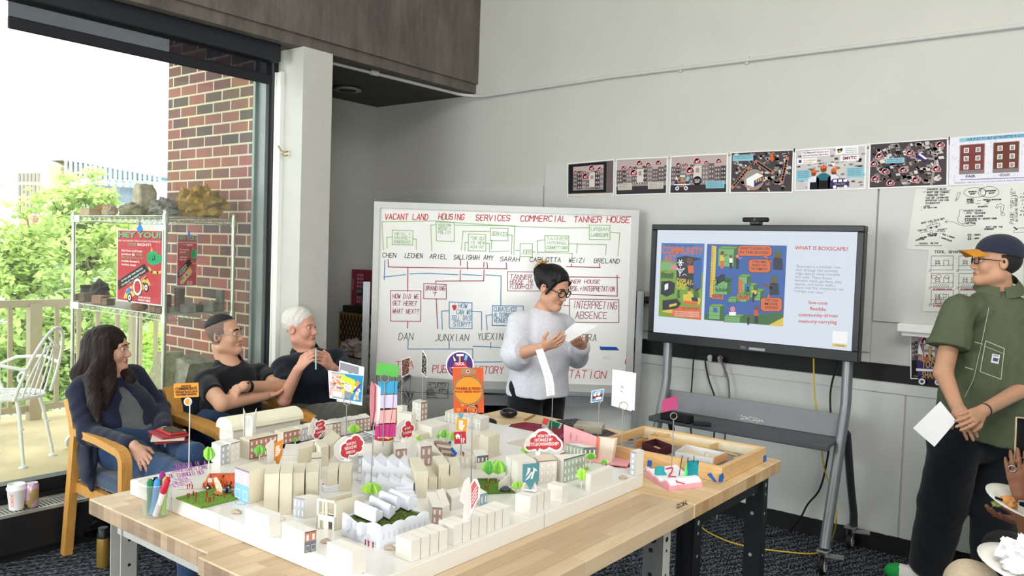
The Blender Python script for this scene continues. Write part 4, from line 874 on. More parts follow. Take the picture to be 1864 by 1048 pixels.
def kid(x,y,h,shirt,legs,skin='br'):
 sD(x,y,h*.13,skin,7);sP([(x-h*.13,y+h*.12),(x+h*.13,y+h*.12),(x+h*.14,y+h*.5),(x-h*.14,y+h*.5)],shirt,7);sP([(x-h*.12,y+h*.5),(x+h*.12,y+h*.5),(x+h*.1,y+h*.98),(x-h*.1,y+h*.98)],legs,7);sL([(x+h*.1,y+h*.2),(x+h*.3,y+h*.1)],.006,skin,7)
kid(620,278,110,'ye','or');kid(682,302,85,'wh','dk');kid(727,300,90,'dk','dk','pk');kid(858,662,110,'rd','dk');kid(804,722,60,'dk','dk');sD(697,670,18,'pk',7);sP([(672,690),(720,690),(718,715),(674,715)],'wh',7);sD(800,520,9,'dk',7);sP([(788,530),(812,530),(810,548),(788,548)],'dk',7);kid(838,560,60,'dk','dk','dk')
for x,y in((998,292),(975,470)):
 sP([(x-28,y+15),(x+28,y+18),(x+32,y+100),(x-30,y+98)],'dk',6);sD(x,y,22,'br',6);sP([(x-32,y-16),(x-15,y-22),(x-8,y-38),(x+12,y-38),(x+18,y-22),(x+36,y-12),(x,y-6)],'dg',7)
sL([(955,520),(912,500)],.014,'br',6)
sP([(572,445),(600,440),(612,425),(640,428),(640,470),(585,500)],'dk',6);sL([(590,480),(575,500),(590,505)],.005,'dk',6)
for i in range(10):sL([(580+i*8,545),(576+i*9,520+(i%3)*6)],.006,'dg',6);sL([(640+i*4,480),(640+i*5,448+(i%3)*6)],.006,'dg',6)
def bub(x0,y0,x1,y1,lines,tail):
 n=10;r=22;pts=[]
 for cx_,cy_,a0 in((x0+r,y0+r,PI),(x1-r,y0+r,1.5*PI),(x1-r,y1-r,0),(x0+r,y1-r,.5*PI)):pts+=[(cx_+r*math.cos(a0+i*PI/8),cy_+r*math.sin(a0+i*PI/8))for i in range(5)]
 sP([(a-3 if a<(x0+x1)/2 else a+3,b-3 if b<(y0+y1)/2 else b+3)for a,b in pts],'dk',7);sP(pts,'or',8);sP(tail,'or',8);h=(y1-y0)/(len(lines)+.6)
 for i,s in enumerate(lines):sT(s,x0+14+(0 if len(s)>10 else 12),y0+h*(i+.95),x1-14-(0 if len(s)>10 else 12),y0+h*(i+.95)+3,h*.62,'dk',9,.02)
bub(730,226,958,296,("WHAT'S GOING ON",'IN THE BOXES?'),[(880,290),(920,290),(938,314)]);bub(805,320,950,410,('IT BECOMES','PART OF','THE COMMUNITY'),[(930,330),(948,345),(962,326)]);bub(888,588,1026,682,('THEY CAN','MOVE','ANYWHERE!'),[(930,592),(950,592),(940,555)])
for s,x,y in(('PLANTER',588,586),('GALLERY',768,588)):sP([(x-40,y-18),(x+42,y-14),(x+42,y+16),(x-40,y+10)],'or',7);sT(s,x-34,y+4,x+34,y+8,20,'dk',8,.02)
sT('WHAT IS BOXSCAPE',1106,248,1418,254,22,'rd',3,.04);sT('?',1422,254,1434,254,22,'rd',3,0)
for i,s in enumerate(('"Boxscape is a modular, low-','tech strategy that activates','edge spaces using movable','box units. These boxes','become seats, gardens, play','spaces, and story walls--','pieces that the community can','reshape over time."')):sT(s,1114-i*1.2,374+i*24.5,1114+(278,258,270,220,280,245,290,180)[i],379+i*25.5,17,'gy',3,0)
for s,x0,x1,y in(('low-cost',1195,1310,628),('flexible',1200,1300,671),('community-driven',1130,1370,715),('memory-carrying',1132,1364,760)):sT(s,x0,y,x1,y+5,20,'rd',3,.04)
sP([(1341,815),(1430,820),(1424,905),(1337,898)],'wh',3);sP([(1340,905),(1424,912),(1420,930),(1337,923)],'ye',3);sT('SCAN ME',1360,922,1408,926,11,'dk',4,0)
m.build('screen',sm,t)
p=yx(1378,402,YT+.03)
t=thing('webcam','small black webcam bar clipped on the top edge of the display','webcam',(p.x,YT+.02,tz1))
m=MB();m.box((p.x,YT+.02,tz1+.012),(.06,.05,.022),bev=.004);m.build('clip',BLACKM,t)
m=MB();m.box((p.x,YT+.01,tz1+.03),(.15,.035,.026),bev=.01);m.build('body',BLACK,t)
m=MB();m.tube([(p.x,YT-.009,tz1+.03),(p.x,YT-.006,tz1+.03)],.009,14);m.build('lens',M('lens_dark','#22262e',.1),t)
t=thing('display_cart','grey steel rolling cart carrying the display, with a shelf and lockable castors','cart',((tx0+tx1)/2,4.57,0))
CART=M('cart_silver','#8d8f93',.38,.55,var=.04);CARTD=M('cart_dark','#3a3b3f',.45,.2,var=.04)
xr=yx(1541,700,4.56).x;xl=yx(1214,660,4.56).x
for x in(xl,xr):
 m=MB();m.tube([(x,4.565,tz0+.25),(x,4.565,.86),(x,4.55,.80),(x,4.33,.20),(x,4.31,.13)],.028,14);m.build('front_leg',CART,t)
 m=MB();m.tube([(x+.01,4.575,.70),(x+.01,4.70,.40),(x+.01,4.80,.2),(x+.01,4.81,.13)],.022,4,flat=((1,0,0),1.3));m.build('rear_leg',CARTD,t)
 for yy in(4.30,4.80):
  m=MB();m.box((x,yy,.122),(.06,.075,.012),bev=.003);m.prism([(x-.018,yy-.03,.118),(x-.018,yy+.03,.118),(x-.018,yy+.012,.045),(x-.018,yy-.012,.045)],(.006,0,0));m.prism([(x+.012,yy-.03,.118),(x+.012,yy+.03,.118),(x+.012,yy+.012,.045),(x+.012,yy-.012,.045)],(.006,0,0));m.box((x+.06,yy-.02,.112),(.09,.05,.008),.3);c=m.build('caster',STEEL,t)
  m=MB();m.tube([(x-.012,yy,.045),(x+.012,yy,.045)],.045,22,0);m.build('tyre',BLACK,c)
  m=MB();m.tube([(x-.0135,yy,.045),(x+.0135,yy,.045)],.033,20,0);m.build('wheel_hub',WHITE,c)
  m=MB();m.tube([(x-.0145,yy,.045),(x+.0145,yy,.045)],.013,14,0)
  for k in range(5):a=k*PI*.4;m.box((x,yy+.023*math.cos(a),.045+.023*math.sin(a)),(.0285,.010,.006),Matrix.Rotation(a,3,'X'))
  m.build('hub_cap',DKGREY,c)
zs=at(1358,787,1,4.36).z
m=MB();m.box(((xl+xr)/2,4.46,zs),(xr-xl-.03,.26,.02),bev=.006);m.box(((xl+xr)/2,4.335,zs-.006),(xr-xl-.02,.02,.03),bev=.008);m.build('shelf',M('cart_shelf','#55575b',.45,.2,var=.05),t)
m=MB();m.box(((xl+xr)/2,4.58,zs+.075),(xr-xl,.012,.13),bev=.003);m.build('back_panel',M('cart_panel','#98999b',.4,.4,var=.04),t)
m=MB();q=Pl(((xl+xr)/2-.04,4.5735,zs+.03),(1,0,0),(0,0,1),m);q.text('Beautiful Board',0,0,.022,0,1,fit=.12,bold=.03)
for o in m.v:pass
m=MB();q=Pl(((xl+xr)/2-.05,4.5735,zs+.02),(1,0,0),(0,0,1),m);R=random.Random(3);q.line([(i*.012,.012+R.uniform(-.008,.01))for i in range(12)],.005,0);q.line([(i*.012,.022+R.uniform(-.008,.01))for i in range(10)],.004,0);m.build('sticker',WHITE,t)
m=MB();m.bar((xl,4.57,tz0+.2),(xr,4.57,tz0+.2),.03,.1);m.build('mount_bar',BLACKM,t)
p=at(1232,766,2,zs+.012);m=MB();m.box((p.x,p.y,zs+.034),(.19,.07,.044),-.05,bev=.008);single(m,'control_box',BLACK,'black control box lying on the cart shelf','electronics')
p=at(1267,771,2,zs+.012);m=MB();m.box((p.x+.04,p.y-.01,zs+.022),(.10,.05,.02),.5,bev=.008);single(m,'remote_control',BLACKM,'black remote control beside the control box on the cart shelf','remote')
p=at(1305,671,1,YW-.02)
t=thing('wall_outlet','white metal outlet box with plugs on the wall under the display','outlet',(p.x,YW-.03,p.z))
m=MB();m.box((p.x,YW-.028,p.z),(.115,.045,.085),bev=.006);m.build('box',M('outlet_white','#d9d7cf',.5,var=.03),t)
for dx,c in((-.035,'outlet_white'),(.035,'plug_grey')):
 m=MB();m.tube([(p.x+dx,YW-.055,p.z+.05),(p.x+dx,YW-.06,p.z+.075)],.014,10);m.ell((p.x+dx,YW-.06,p.z+.075),(.018,.016,.016));m.build('plug',M(c,'#9fa0a0' if 'grey' in c else '#d9d7cf',.5),t)
def spline(P,n=10):
 P=[Vector(p)for p in P];out=[]
 for i in range(len(P)-1):
  a,b,c,d=P[max(i-1,0)],P[i],P[i+1],P[min(i+2,len(P)-1)]
  for k in range(n):
   s=k/n;out.append(.5*((2*b)+(c-a)*s+(2*a-5*b+4*c-d)*s*s+(3*b-a-3*c+d)*s**3))
 return out+[P[-1]]
def cable(pts,r,mat,label):
 m=MB();m.tube(spline(pts),r,7);return single(m,'power_cable',mat,label,'cable','cables around the display cart')
BK=M('cable_black','#141417',.5);YE=M('cable_yellow','#d2b23a',.5);GR=M('cable_grey','#6f7072',.5)
WYc=lambda x,y,yy:at(x,y,1,yy)
cable([WYc(1264,630,4.62),WYc(1260,690,4.66),WYc(1256,750,4.68),WYc(1258,800,4.7),WYc(1250,850,4.72)],.0045,BK,'black cable dropping from the display near the whiteboard')
cable([(p.x-.035,YW-.06,p.z+.09),(p.x-.055,YW-.08,p.z+.06),WYc(1290,690,4.80),WYc(1302,730,4.78),WYc(1300,790,4.75),WYc(1293,880,4.74),(WYc(1293,880,4.74).x,4.72,.012)],.0055,BK,'black cable from the pale plug of the wall outlet')
cable([(p.x+.035,YW-.06,p.z+.09),(p.x+.06,YW-.085,p.z+.05),WYc(1325,690,4.80),WYc(1327,730,4.78),WYc(1320,790,4.75),WYc(1312,880,4.74),(WYc(1312,880,4.74).x,4.70,.012)],.0065,GR,'thick grey cable from the grey plug of the wall outlet')
fz=lambda x,y:atz(x,y,.008)
cable([WYc(1481,652,4.6),WYc(1483,720,4.64),WYc(1492,780,4.66),WYc(1500,850,4.66),WYc(1519,910,4.62),WYc(1522,950,4.56),fz(1512,985),fz(1488,1006),fz(1430,1004),fz(1350,992),fz(1300,974),fz(1275,957),fz(1272,942),fz(1284,934)],.0045,YE,'yellow cable running from the display down to a loop on the carpet')
cable([WYc(1527,655,4.62),WYc(1512,710,4.66),WYc(1512,780,4.66),WYc(1505,840,4.68),WYc(1492,890,4.68),WYc(1470,918,4.7),WYc(1455,945,4.72),fz(1430,970),fz(1390,975),fz(1350,965)],.0055,BK,'black cable sagging from the cart to the carpet')
cable([WYc(1356,902,4.7),WYc(1372,905,4.74),WYc(1381,925,4.74),fz(1378,944),fz(1350,962)],.005,BK,'short black cable looping up behind the black bench leg')
# white city model on the benches
ZM=.900
FOAM=M('foam_board','#e3dfd6',.75,var=.015,scale=8,spec=.25);CREAM=M('cream_board','#d8d0bb',.75,var=.02,scale=8,spec=.2);PRINT3=M('printed_white','#e0e2ea',.6,var=.01,spec=.3)
PLEX=M('glossy_base','#dfdcd5',.16,var=.02,scale=4,spec=.6)
t=thing('city_model_base','white raised foam base of the city model spread over the workbenches','model base',(-1.8,1.8,TZ))
m=MB();m.b2((-2.362,1.20,TZ+.0005),(-1.272,2.379,ZM-.002),bev=.001);m.b2((-2.362,2.380,TZ+.0005),(-1.86,2.62,ZM-.002),bev=.001);m.build('plinth',FOAM,t)
m=MB();m.b2((-2.36,1.203,ZM-.002),(-1.275,2.378,ZM));m.b2((-2.36,2.381,ZM-.002),(-1.863,2.617,ZM));m.build('glossy_sheet',PLEX,t)
m=MB();q=Pl((-1.2718,1.2,TZ),(0,1,0),(0,0,1),m,.0003);q.rect(.615,.0,.6165,.045,0)
q=Pl((-2.362,1.1998,TZ),(1,0,0),(0,0,1),m,.0003);q.rect(.235,0,.2365,.045,0);q.rect(.475,0,.4762,.045,0);m.build('seam',P_('#8f8a80'),t)
m=MB();q=Pl((-2.36,1.203,ZM),(1,0,0),(0,1,0),m,.0003)
def flat(pts,k=1):return[q.px(*p)for p in pts]
for s,a,b in(('HEIGHT OF A',(322,851),(376,845)),('STRUCTURES CAN',(313,860),(376,853)),('BE CHANGED BUT',(310,870),(374,862)),('NEVER',(318,880),(348,873)),('MOVED',(312,888),(352,880))):q.pxhand(s,*a,*b,7,.0022,0,gap=1.0)
m.build('writing',P_('#b455b0'),t,label='purple marker writing')
m=MB();q=Pl((-2.36,1.203,ZM),(1,0,0),(0,1,0),m,.0003);R=random.Random(8)
q.pxline([(322,891),(430,888)],.0012,0);q.pxline([(452,879),(440,905),(500,925)],.0008,0);q.pxline([(470,850),(530,842)],.0008,0)
for cx,cy,r in((440,914,12),(512,944,8),(655,872,8),(670,878,10),(880,930,8),(905,826,8),(582,960,7)):
 q.pxline([(cx+r*math.cos(i*.8)*R.uniform(.7,1.2),cy+r*.4*math.sin(i*.8)*R.uniform(.7,1.2))for i in range(12)],.001,0)
m.build('sketch_lines',P_('#6d6f74'),t)
def hgt(x,yt,yb,z0=ZM):
 P=atz(x,yb,z0);lo,hi=0,.6
 for _ in range(40):
  h=(lo+hi)/2
  if proj((P.x,P.y,z0+h))[1]>yt:lo=h
  else:hi=h
 return lo
WINC={'brown':('#b79a90','#efe9df','#7d5f57'),'grey':('#b9bcc4','#f1efe9','#8b8f98'),'line':('#e6ddd3','#f2ede4','#8a7b78'),'green':('#a9b5a8','#e9ead9','#59665f'),'dark':('#757a80','#efece2','#43474c'),'violet':('#d2c2cc','#efeae6','#8f7f96'),'blue':('#8fb2c4','#eef0ea','#5b7f92'),'brick':('#b98577','#efe6da','#7c4a40'),'pale':('#e9e4da','#d8d6d2','#b5b0aa')}
def facade(t,A,B,h,style,cols,rows,shop=None,zb=ZM,N=None):
 """drawn windows on the vertical face from A to B (top points)"""
 m=MB();U=Vector(B)-Vector(A);U.z=0;w=U.length;q=Pl((A[0],A[1],zb),U,(0,0,1),m,.0004)
 if(CAM-Vector(A)).dot(q.N)<0:q=Pl((B[0],B[1],zb),-U,(0,0,1),m,.0004)
 q.rect(0,0,w,h,0,1);q.rect(0,h*.95,w,h,2,2);cw=w/cols;rh=h*.94/rows
 if shop:q.rect(0,0,w,rh*(1.1 if rows<3 else .9),3,1.5)
 for i in range(cols):
  for j in range(rows):
   if shop and j==0:
    q.rect(i*cw+cw*.2,rh*.15,i*cw+cw*.8,rh*.75,1,3);q.rect(i*cw+cw*.24,rh*.2,i*cw+cw*.76,rh*.7,3,4)
   else:q.frame(i*cw+cw*.3,j*rh+rh*.22,i*cw+cw*.7,j*rh+rh*.82,w*.008,2,2);q.rect(i*cw+cw*.3,j*rh+rh*.22,i*cw+cw*.7,j*rh+rh*.82,1,2)
 c=WINC[style];return m.build('facade',[P_(c[0]),P_(c[1]),P_(c[2]),P_(shop or c[2])],t)
GRP='white model buildings'
def solid(A,B,Cc,h,m=None,mi=0,zb=ZM):
 m=m or MB();D=A+Cc-B;m.prism([(p.x,p.y,zb+.0004)for p in(A,B,Cc,D)],(0,0,h-.0004),mi);return m
def bld(label,a,b,c,yb=None,h=None,fac=(),units=0,mat=None,tiers=(),zb=ZM,uface='bc'):
 if h is None:h=hgt(b[0],b[1],yb,zb)
 A,Bp,Cc=(atz(p[0],p[1],zb+h)for p in(a,b,c));mat=mat or FOAM
 m=solid(A,Bp,Cc,h,zb=zb)
 for(a2,b2,c2,h2)in tiers:
  A2,B2,C2=(atz(p[0],p[1],zb+h2)for p in(a2,b2,c2));solid(A2,B2,C2,h2,m,zb=zb)
 ctr=(A+Cc)/2
 if not fac and not units:
  return single(m,'model_building',mat,label,'model building',GRP)
 t=thing('model_building',label,'model building',(ctr.x,ctr.y,zb),GRP);m.build('block',mat,t)
 for face,style,cols,rows,*shop in fac:
  P,Q=(A,Bp)if face=='ab' else(Bp,Cc)
  facade(t,P,Q,h,style,cols,rows,*(shop or[None]),zb=zb)
 if units:
  P,Q=(Bp,Cc)if uface=='bc' else(A,Bp)
  m=MB();U=(Q-P);w=U.length;q=Pl((P.x,P.y,zb),U,(0,0,1),m,.0004)
  if(CAM-P).dot(q.N)<0:q=Pl((Q.x,Q.y,zb),-U,(0,0,1),m,.0004)
  tp=Pl((P.x,P.y,zb+h),U,(A-Bp if uface=='bc' else Cc-Bp),m,.0004);dd=(A-Bp).length if uface=='bc' else(Cc-Bp).length
  for i in range(1,units):q.line([(w*i/units,0),(w*i/units,h)],.0012,0);tp.line([(w*i/units,0),(w*i/units,dd)],.0007,1)
  m.build('joint_lines',[P_('#6e5546'),P_('#b9b2a4')],t)
 return t
Q2=lambda x,y:(400+x*.1909,700+y*.1909)
bld('white model block with a notched end, first along the front edge of the model',(446.6,924.6),(489.7,939),(509.8,933.5),978.4,tiers=[((470,948),(490.5,957),(511.5,953),.03)])
bld('white model block with a drawn brown shopfront on its end face',(513.4,950.6),(554.6,968.5),(575.8,964),1006.7,fac=[('bc','brick',2,2,'#6f747e')])
bld('plain white model block at the very front of the model',(595.2,985.9),(641.8,1005),(667,998.8),1047.5)
bld('pale model house with grey sketched windows behind the front blocks',(534.5,904),(555,908),(583.9,902.5),944.3,fac=[('ab','grey',3,2)])
bld('row of four joined white model houses on the table side front edge',(720.7,974.3),(749,984.8),(815,961.7),1023.6,units=4)
bld('long row of seven joined white model houses along the edge beside the striped leaf sign',(798.4,947),(826.7,957.5),(928.5,920.8),993.8,units=7)
bld('three joined white model houses carrying the teal tool sign',(938.5,898),(965.5,904.9),(1002.6,891),938.7,units=3)
bld('small white model block standing alone beside the teal tool sign row',(996.8,879.7),(1023.9,885.4),(1034.6,880.8),916)
bld('low long white model wall block near the corner of the base',(1066.7,861.4),(1075.8,864.8),(1115.9,848.8),897.5)
bld('slim white model tower with grey windows at the far corner of the base',(1148,820),(1157.8,822.9),(1172.3,819),866.4,fac=[('ab','grey',1,4)])
t=bld('model building with a violet and turquoise painted facade beside the orange toy truck',(428,849),(454,858),(492,848.5),917,fac=[('ab','violet',2,2,'#86bcdc')],mat=CREAM,tiers=[((440,884),(453,887),(479,888),.027)])
A_,B_,C_=atz(453.3,887.2,ZM+.027),atz(479,888.2,ZM+.027),None;m=MB();U=B_-A_;q=Pl((A_.x,A_.y,ZM),U,(0,0,1),m,.0006);q.rect(0,0,U.length,.026,0);m.build('painted_wall',P_('#8cc0dd'),t)
for i,(xl,xr)in enumerate(((481.5,508),(509.5,532),(533.5,554),(558,579.5))):
 yu=(863,862,861,860)[i];h2=hgt(xl,884-i*1.5,(923,924,918,915)[i]);hu=h2*1.75
 bld(('folded card model house with a pale blue painted base, first of the stepped four','folded card model house, second of the stepped four','folded card model house, third of the stepped four','folded card model house, last of the stepped four beside the brick tower house')[i],(xl+4,yu-18),(xl,yu),(xr,yu-1),h=hu,mat=CREAM,tiers=[((xl+1,873-i),(xl-1,884-i*1.5),(xr-1.5,883-i*1.5),h2)])
A_=atz(480,884,ZM+.04);m=MB()
bld('tall narrow model house with a sketched brown front behind the stepped four',(568,823),(566.5,833),(585,832),872,fac=[('bc','line',1,3)],mat=CREAM)
for i,(xl,xr)in enumerate(((596.6,615),(617,640))):
 h2=hgt(xl,871,890);bld(('cream stepped model house under the window question sign','second cream stepped model house under the window question sign')[i],(xl+3,842),(xl,858),(xr,857),h=h2*1.9,mat=CREAM,tiers=[((xl+.5,866),(xl,871),(xr-1,870),h2)])
bld('low cream model block closing the small courtyard',(545,806),(543,818),(570,811),846,mat=CREAM)
bld('cream model block on the far side of the small courtyard',(573,802),(584,815),(598.5,811),850,mat=CREAM)
bld('broad white roofed model hall behind the window question sign',(586,799),(601,812),(620,794),836,mat=CREAM)
bld('white roofed model hall with a ruled grey front beside the orange document sign',(520,808),(513.6,829),(543.6,828),843,fac=[('bc','pale',6,1)])
bld('grey fronted model shop with a white pitched roof beside the round drum',(655,808),(651,830),(677,829),862,fac=[('bc','grey',3,2)])
bld('white end house with grey drawn facade in the far row of model houses',(385.2,805),(401.8,812),(419.5,806.4),847.6,fac=[('bc','grey',2,3)])
bld('white model house with an arched drawn facade next to the grey facade end house',(386+16,801),(420,807),(437,802),844,fac=[('bc','line',2,3)])
bld('row of brown fronted model houses with the twin finned tower on it',(437,796),(454,800.5),(505,790),837,fac=[('bc','brick',6,3)],mat=CREAM)
bld('brick red fronted model row with a flat roof under the barrel roofed hall',(500,782),(516,787),(549,780),808.5,fac=[('bc','brick',4,2)],mat=CREAM)
bld('blue grey fronted model house between two far rows',(534,775.5),(549.5,780),(565,776.5),803,fac=[('bc','grey',3,2)],mat=CREAM)
bld('brown and white model houses behind the heart shaped red sign',(552,771),(565.5,776.5),(592,772),800,fac=[('bc','brown',5,2)])
for i,(x0,x1,st)in enumerate(((592.6,606,'line'),(606.5,620.5,'brown'),(621,634,'pale'),(634.5,647.5,'line'),(648,661.5,'brown'),(662,675,'brown'))):
 f=lambda x:772-(x-593)*.16
 bld(('cream','chocolate brown','pale','beige','brown','last brown')[i]+' fronted house in the long far row behind the wire card stand',(x0-9,f(x0)-6-(i%2)),(x0,f(x0)),(x1,f(x1)),f(x0)+26-i*.5,fac=[('bc',st,2,3)])
P0=atz(424,806,ZM);P1=atz(546,783,ZM);ax=(P1-P0);ax.z=0;L_=ax.length;ax.normalize();sd=Vector((-ax.y,ax.x,0))
t=thing('model_building','long barrel roofed cream paper hall at the far edge of the model','model building',tuple(P0),GRP);Wd=.085;H1=.045;Hr=.04
m=MB();m.prism([P0,P0+sd*Wd,P0+sd*Wd+Vector((0,0,H1)),P0+Vector((0,0,H1))],ax*L_);m.build('walls',FOAM,t)
m=MB();pr=[P0-sd*.008+Vector((0,0,H1+.001))]+[P0+sd*(Wd/2-(Wd/2+.008)*math.cos(a))+Vector((0,0,H1+.003+Hr*math.sin(a)**.8))for a in[PI*i/14 for i in range(1,14)]]+[P0+sd*(Wd+.008)+Vector((0,0,H1+.001))];m.prism([p-ax*.01 for p in pr],ax*(L_+.02));m.build('roof',M('cream_paper','#efead2',.8,var=.03,scale=10),t)
Pt=atz(452,798,ZM+.058);Pt=Vector((Pt.x,Pt.y,ZM+.0585));t=thing('model_tower','slim white paper tower with two pointed fins on the brown far row','model tower',tuple(Pt))
hh=hgt(452,757,798,ZM+.058);U=Vector((_rt.x,_rt.y,0)).normalized();Vv=Vector((-U.y,U.x,0))
m=MB();m.prism([Pt-U*.012,Pt+U*.012,Pt+U*.012+Vv*.022,Pt-U*.012+Vv*.022],(0,0,hh));m.build('shaft',FOAM,t)
for s in(-1,1):
 m=MB();e=Pt+U*(s*.0135);m.prism([e-Vv*.004,e+Vv*.026,e+Vv*.026+U*s*.004+Vector((0,0,hh*1.0)),e+U*s*.008+Vv*.01+Vector((0,0,hh*1.32)),e-Vv*.004+Vector((0,0,hh*.9))],U*s*.0012);m.build('fin',FOAM,t)
m=MB();q=Pl(Pt-U*.012,U,(0,0,1),m,.0004);[q.line([(.005+i*.0035,hh*.45),(.005+i*.0035,hh*.9)],.0007,0)for i in range(5)];m.build('window_lines',P_('#8d8fa0'),t)
bld('tall cream model slab block, largest in the middle of the model',(743.8,832.7),(756.8,858.6),(779.7,857),907,mat=CREAM)
bld('lower cream model block against the tall slab',(771,850),(780.5,869),(796.5,868.5),891,mat=CREAM)
hA=hgt(802.6,867,890);bld('stepped cream model house beside the slab, first of two',(787,830),(799,845),(818,843),h=hA*1.95,mat=CREAM,tiers=[((798,859),(802,867),(822,866),hA)])
bld('stepped cream model house beside the pergola, second of two',(815,833),(820,849),(838,846),h=hA*1.75,mat=CREAM,tiers=[((822,860),(824,866),(839,864),hA*.9)])
bld('small model house with a pale brown sketched front near the round drum',(716,803),(720,818),(741,816),844,fac=[('bc','brown',2,2)])
bld('taller model house with brown sketched windows and a long white roof',(759,804),(766,813),(786,811),849,fac=[('bc','brown',2,2)])
bld('white roofed extension behind the brown windowed model house',(770,800),(787,822),(806,828),h=.032)
bld('chamfered white model house with dark brown windows on its corner',(776.6,894.5),(787,922.7),(805.6,924),953,fac=[('bc','brown',2,2)],tiers=[((794,893),(805,923),(818.6,917),hgt(787,922.7,953))])
bld('white L shaped model house behind the chamfered corner house',(812,893),(822,906),(842,900),930)
bld('white model house with a blue drawn front below the green lawn',(850,885),(874,900),(887,896),921,fac=[('bc','blue',2,1)])
bld('tall white model tower with brown windows rising against the grey sketch sheet',(751,729),(766.5,733),(778.5,730),766,fac=[('bc','brown',2,3),('ab','pale',2,3)])
bld('stepped white model tower behind the red leaking sign',(724,750),(749,754),(758,751),792,tiers=[((723,737.5),(733,739),(741.5,738),.085)])
bld('white boxy model block behind the red leaking sign',(757,768),(786,778),(818,771),799)
bld('low cream boxes in front of the stepped white tower',(752,785),(762,792),(781,787),802,mat=CREAM)
bld('white model museum with many drawn windows at the far edge',(810.5,748),(874.5,763.5),(890.5,757.5),785,fac=[('ab','pale',9,3)])
bld('paired tall cream model blocks in front of the drawn museum',(860,792),(880.5,798),(891,795),831,mat=CREAM)
bld('tallest cream model block beside the white papers',(874,789),(889,796),(909.8,789),836,mat=CREAM)
bld('white model house with dark grey windows above the two paper trees',(861,819),(868,830),(889,828),855,fac=[('bc','dark',3,2,'#d9d2c4')])
bld('tall white model block behind the teal tool sign',(921,829),(942,842),(976,838),892,units=2,uface='ab')
bld('low pale model houses with sketched fronts between the white block and the gallery',(971,829),(981,839),(1014,836),882,fac=[('bc','line',3,3)],mat=CREAM)
PA,PB,PC=atz(1026,836,ZM+.07),atz(1065.5,825.5,ZM+.07),atz(1010,826,ZM+.07)
hG=hgt(1026,836,880);PA,PB,PC=atz(1026,836,ZM+hG),atz(1065.5,825.5,ZM+hG),atz(1008,827,ZM+hG)
t=thing('model_building','wedge shaped model gallery with a mottled green painted facade','model building',tuple((PA+PB)/2),GRP);m=MB();m.prism([(p.x,p.y,ZM+.0004)for p in(PA,PB,PC)],(0,0,hG));m.build('block',FOAM,t);facade(t,PA,PB,hG,'green',6,3)
bld('model house with green grey windows behind the wedge shaped gallery',(1030,807),(1062,814.5),(1086,814),833,fac=[('ab','green',5,1),('bc','dark',3,1)])
def sawtooth(label,xs,y0,y1,yb,hpx,teeth,depth_px,seed):
 t=thing('model_factory',label,'model building',tuple(atz(xs[0],yb,ZM)),GRP);h=hgt(xs[0],y0+hpx*.5,yb);z=ZM+h
 L0=atz(xs[0],yb,ZM);R0=atz(xs[1],yb+(y1-y0),ZM);U=R0-L0;U.z=0;w=U.length;U.normalize();Vv=Vector((-U.y,U.x,0));dp=depth_px
 m=MB();prof=[(0,0)];k=w/teeth;hr=h*.42
 for i in range(teeth):
  prof+=[(i*k,h+hr)]+[(i*k+k*s,h+hr*(1-s)**1.6)for s in(.25,.5,.75)]+[((i+1)*k-.0008,h)]
 prof+=[(w,0)];m.prism([L0+U*a+Vector((0,0,b))for a,b in prof],Vv*dp);m.build('walls',PRINT3,t)
 m=MB();q=Pl((L0.x,L0.y,ZM),U,(0,0,1),m,.0005)
 for i in range(teeth*2):q.rect(w*(i+.3)/(teeth*2),h*.45,w*(i+.6)/(teeth*2),h*.72,0)
 m.build('window',P_('#d3d4da'),t);return t
sawtooth('white printed saw tooth factory with scooped roof teeth in the middle of the model',(658,748),838,844,882,18,4,.07,1)
sawtooth('lower white printed saw tooth shed in front of the factory',(664,752),870,874,903,14,4,.035,2)
t=thing('model_steps','broad white printed steps beside the saw tooth shed','model steps',tuple(atz(737,905,ZM)))
for i in range(4):
 a,b,c=(720+i*3,886+i*6.5),(722+i*4,889+i*6.5),(752+i*3,888+i*6.5);hh=.034-i*.008;m=solid(*(atz(*p,ZM+hh)for p in(a,b,c)),hh);m.build('step',PRINT3,t)
h=hgt(692.4,957.5,998.4);A_,B_,C_=atz(623.5,935,ZM+h),atz(692.4,957.5,ZM+h),atz(781,931,ZM+h);D_=A_+C_-B_
t=thing('model_building','white printed hall with a wavy parapet and mossy green roof','model building',(A_.x,B_.y,ZM),GRP)
def wavy(A,B,wv,th,hole=()):
 mm=MB();U=B-A;U.z=0;w=U.length;U.normalize();n=28;pts=[(0,.0005)]+[(w,.0005)]+[(w*(1-i/n),h+wv(1-i/n))for i in range(n+1)]
 Nn_=Vector((-U.y,U.x,0));mm.prism([Vector((A.x,A.y,ZM))+U*a+Vector((0,0,b))for a,b in pts],Nn_*th);return mm
wavy(A_,B_,lambda s:.007*math.cos(s*4.7*PI/2)-.004,.004).build('front_wall',PRINT3,t);wavy(B_,C_,lambda s:.006*abs(math.sin(s*4*PI/1.0))**.7-.008+.006*s,.004).build('side_wall',PRINT3,t)
wavy(C_,D_,lambda s:-.006,.004).build('side_wall',PRINT3,t);wavy(D_,A_,lambda s:-.006,.004).build('side_wall',PRINT3,t)
m=MB();U=B_-A_;U.z=0;w=U.length;q=Pl((A_.x,A_.y,ZM),U,(0,0,1),m,.0006)
def archw(q,u,v,ww,hh,mi=0,k=1):q.poly([(u-ww/2,v),(u+ww/2,v)]+[(u+ww/2*math.cos(a),v+hh-ww/2+ww/2*math.sin(a))for a in[PI*i/8 for i in range(9)]],mi,k)
for u in(.36,.71,.84,.95):archw(q,w*u,.004,w*.09,h*.42)
for u,v in((.16,.25),(.55,.22),(.38,.66)):q.rect(w*u-.003,h*v,w*u+.003,h*(v+.13),0)
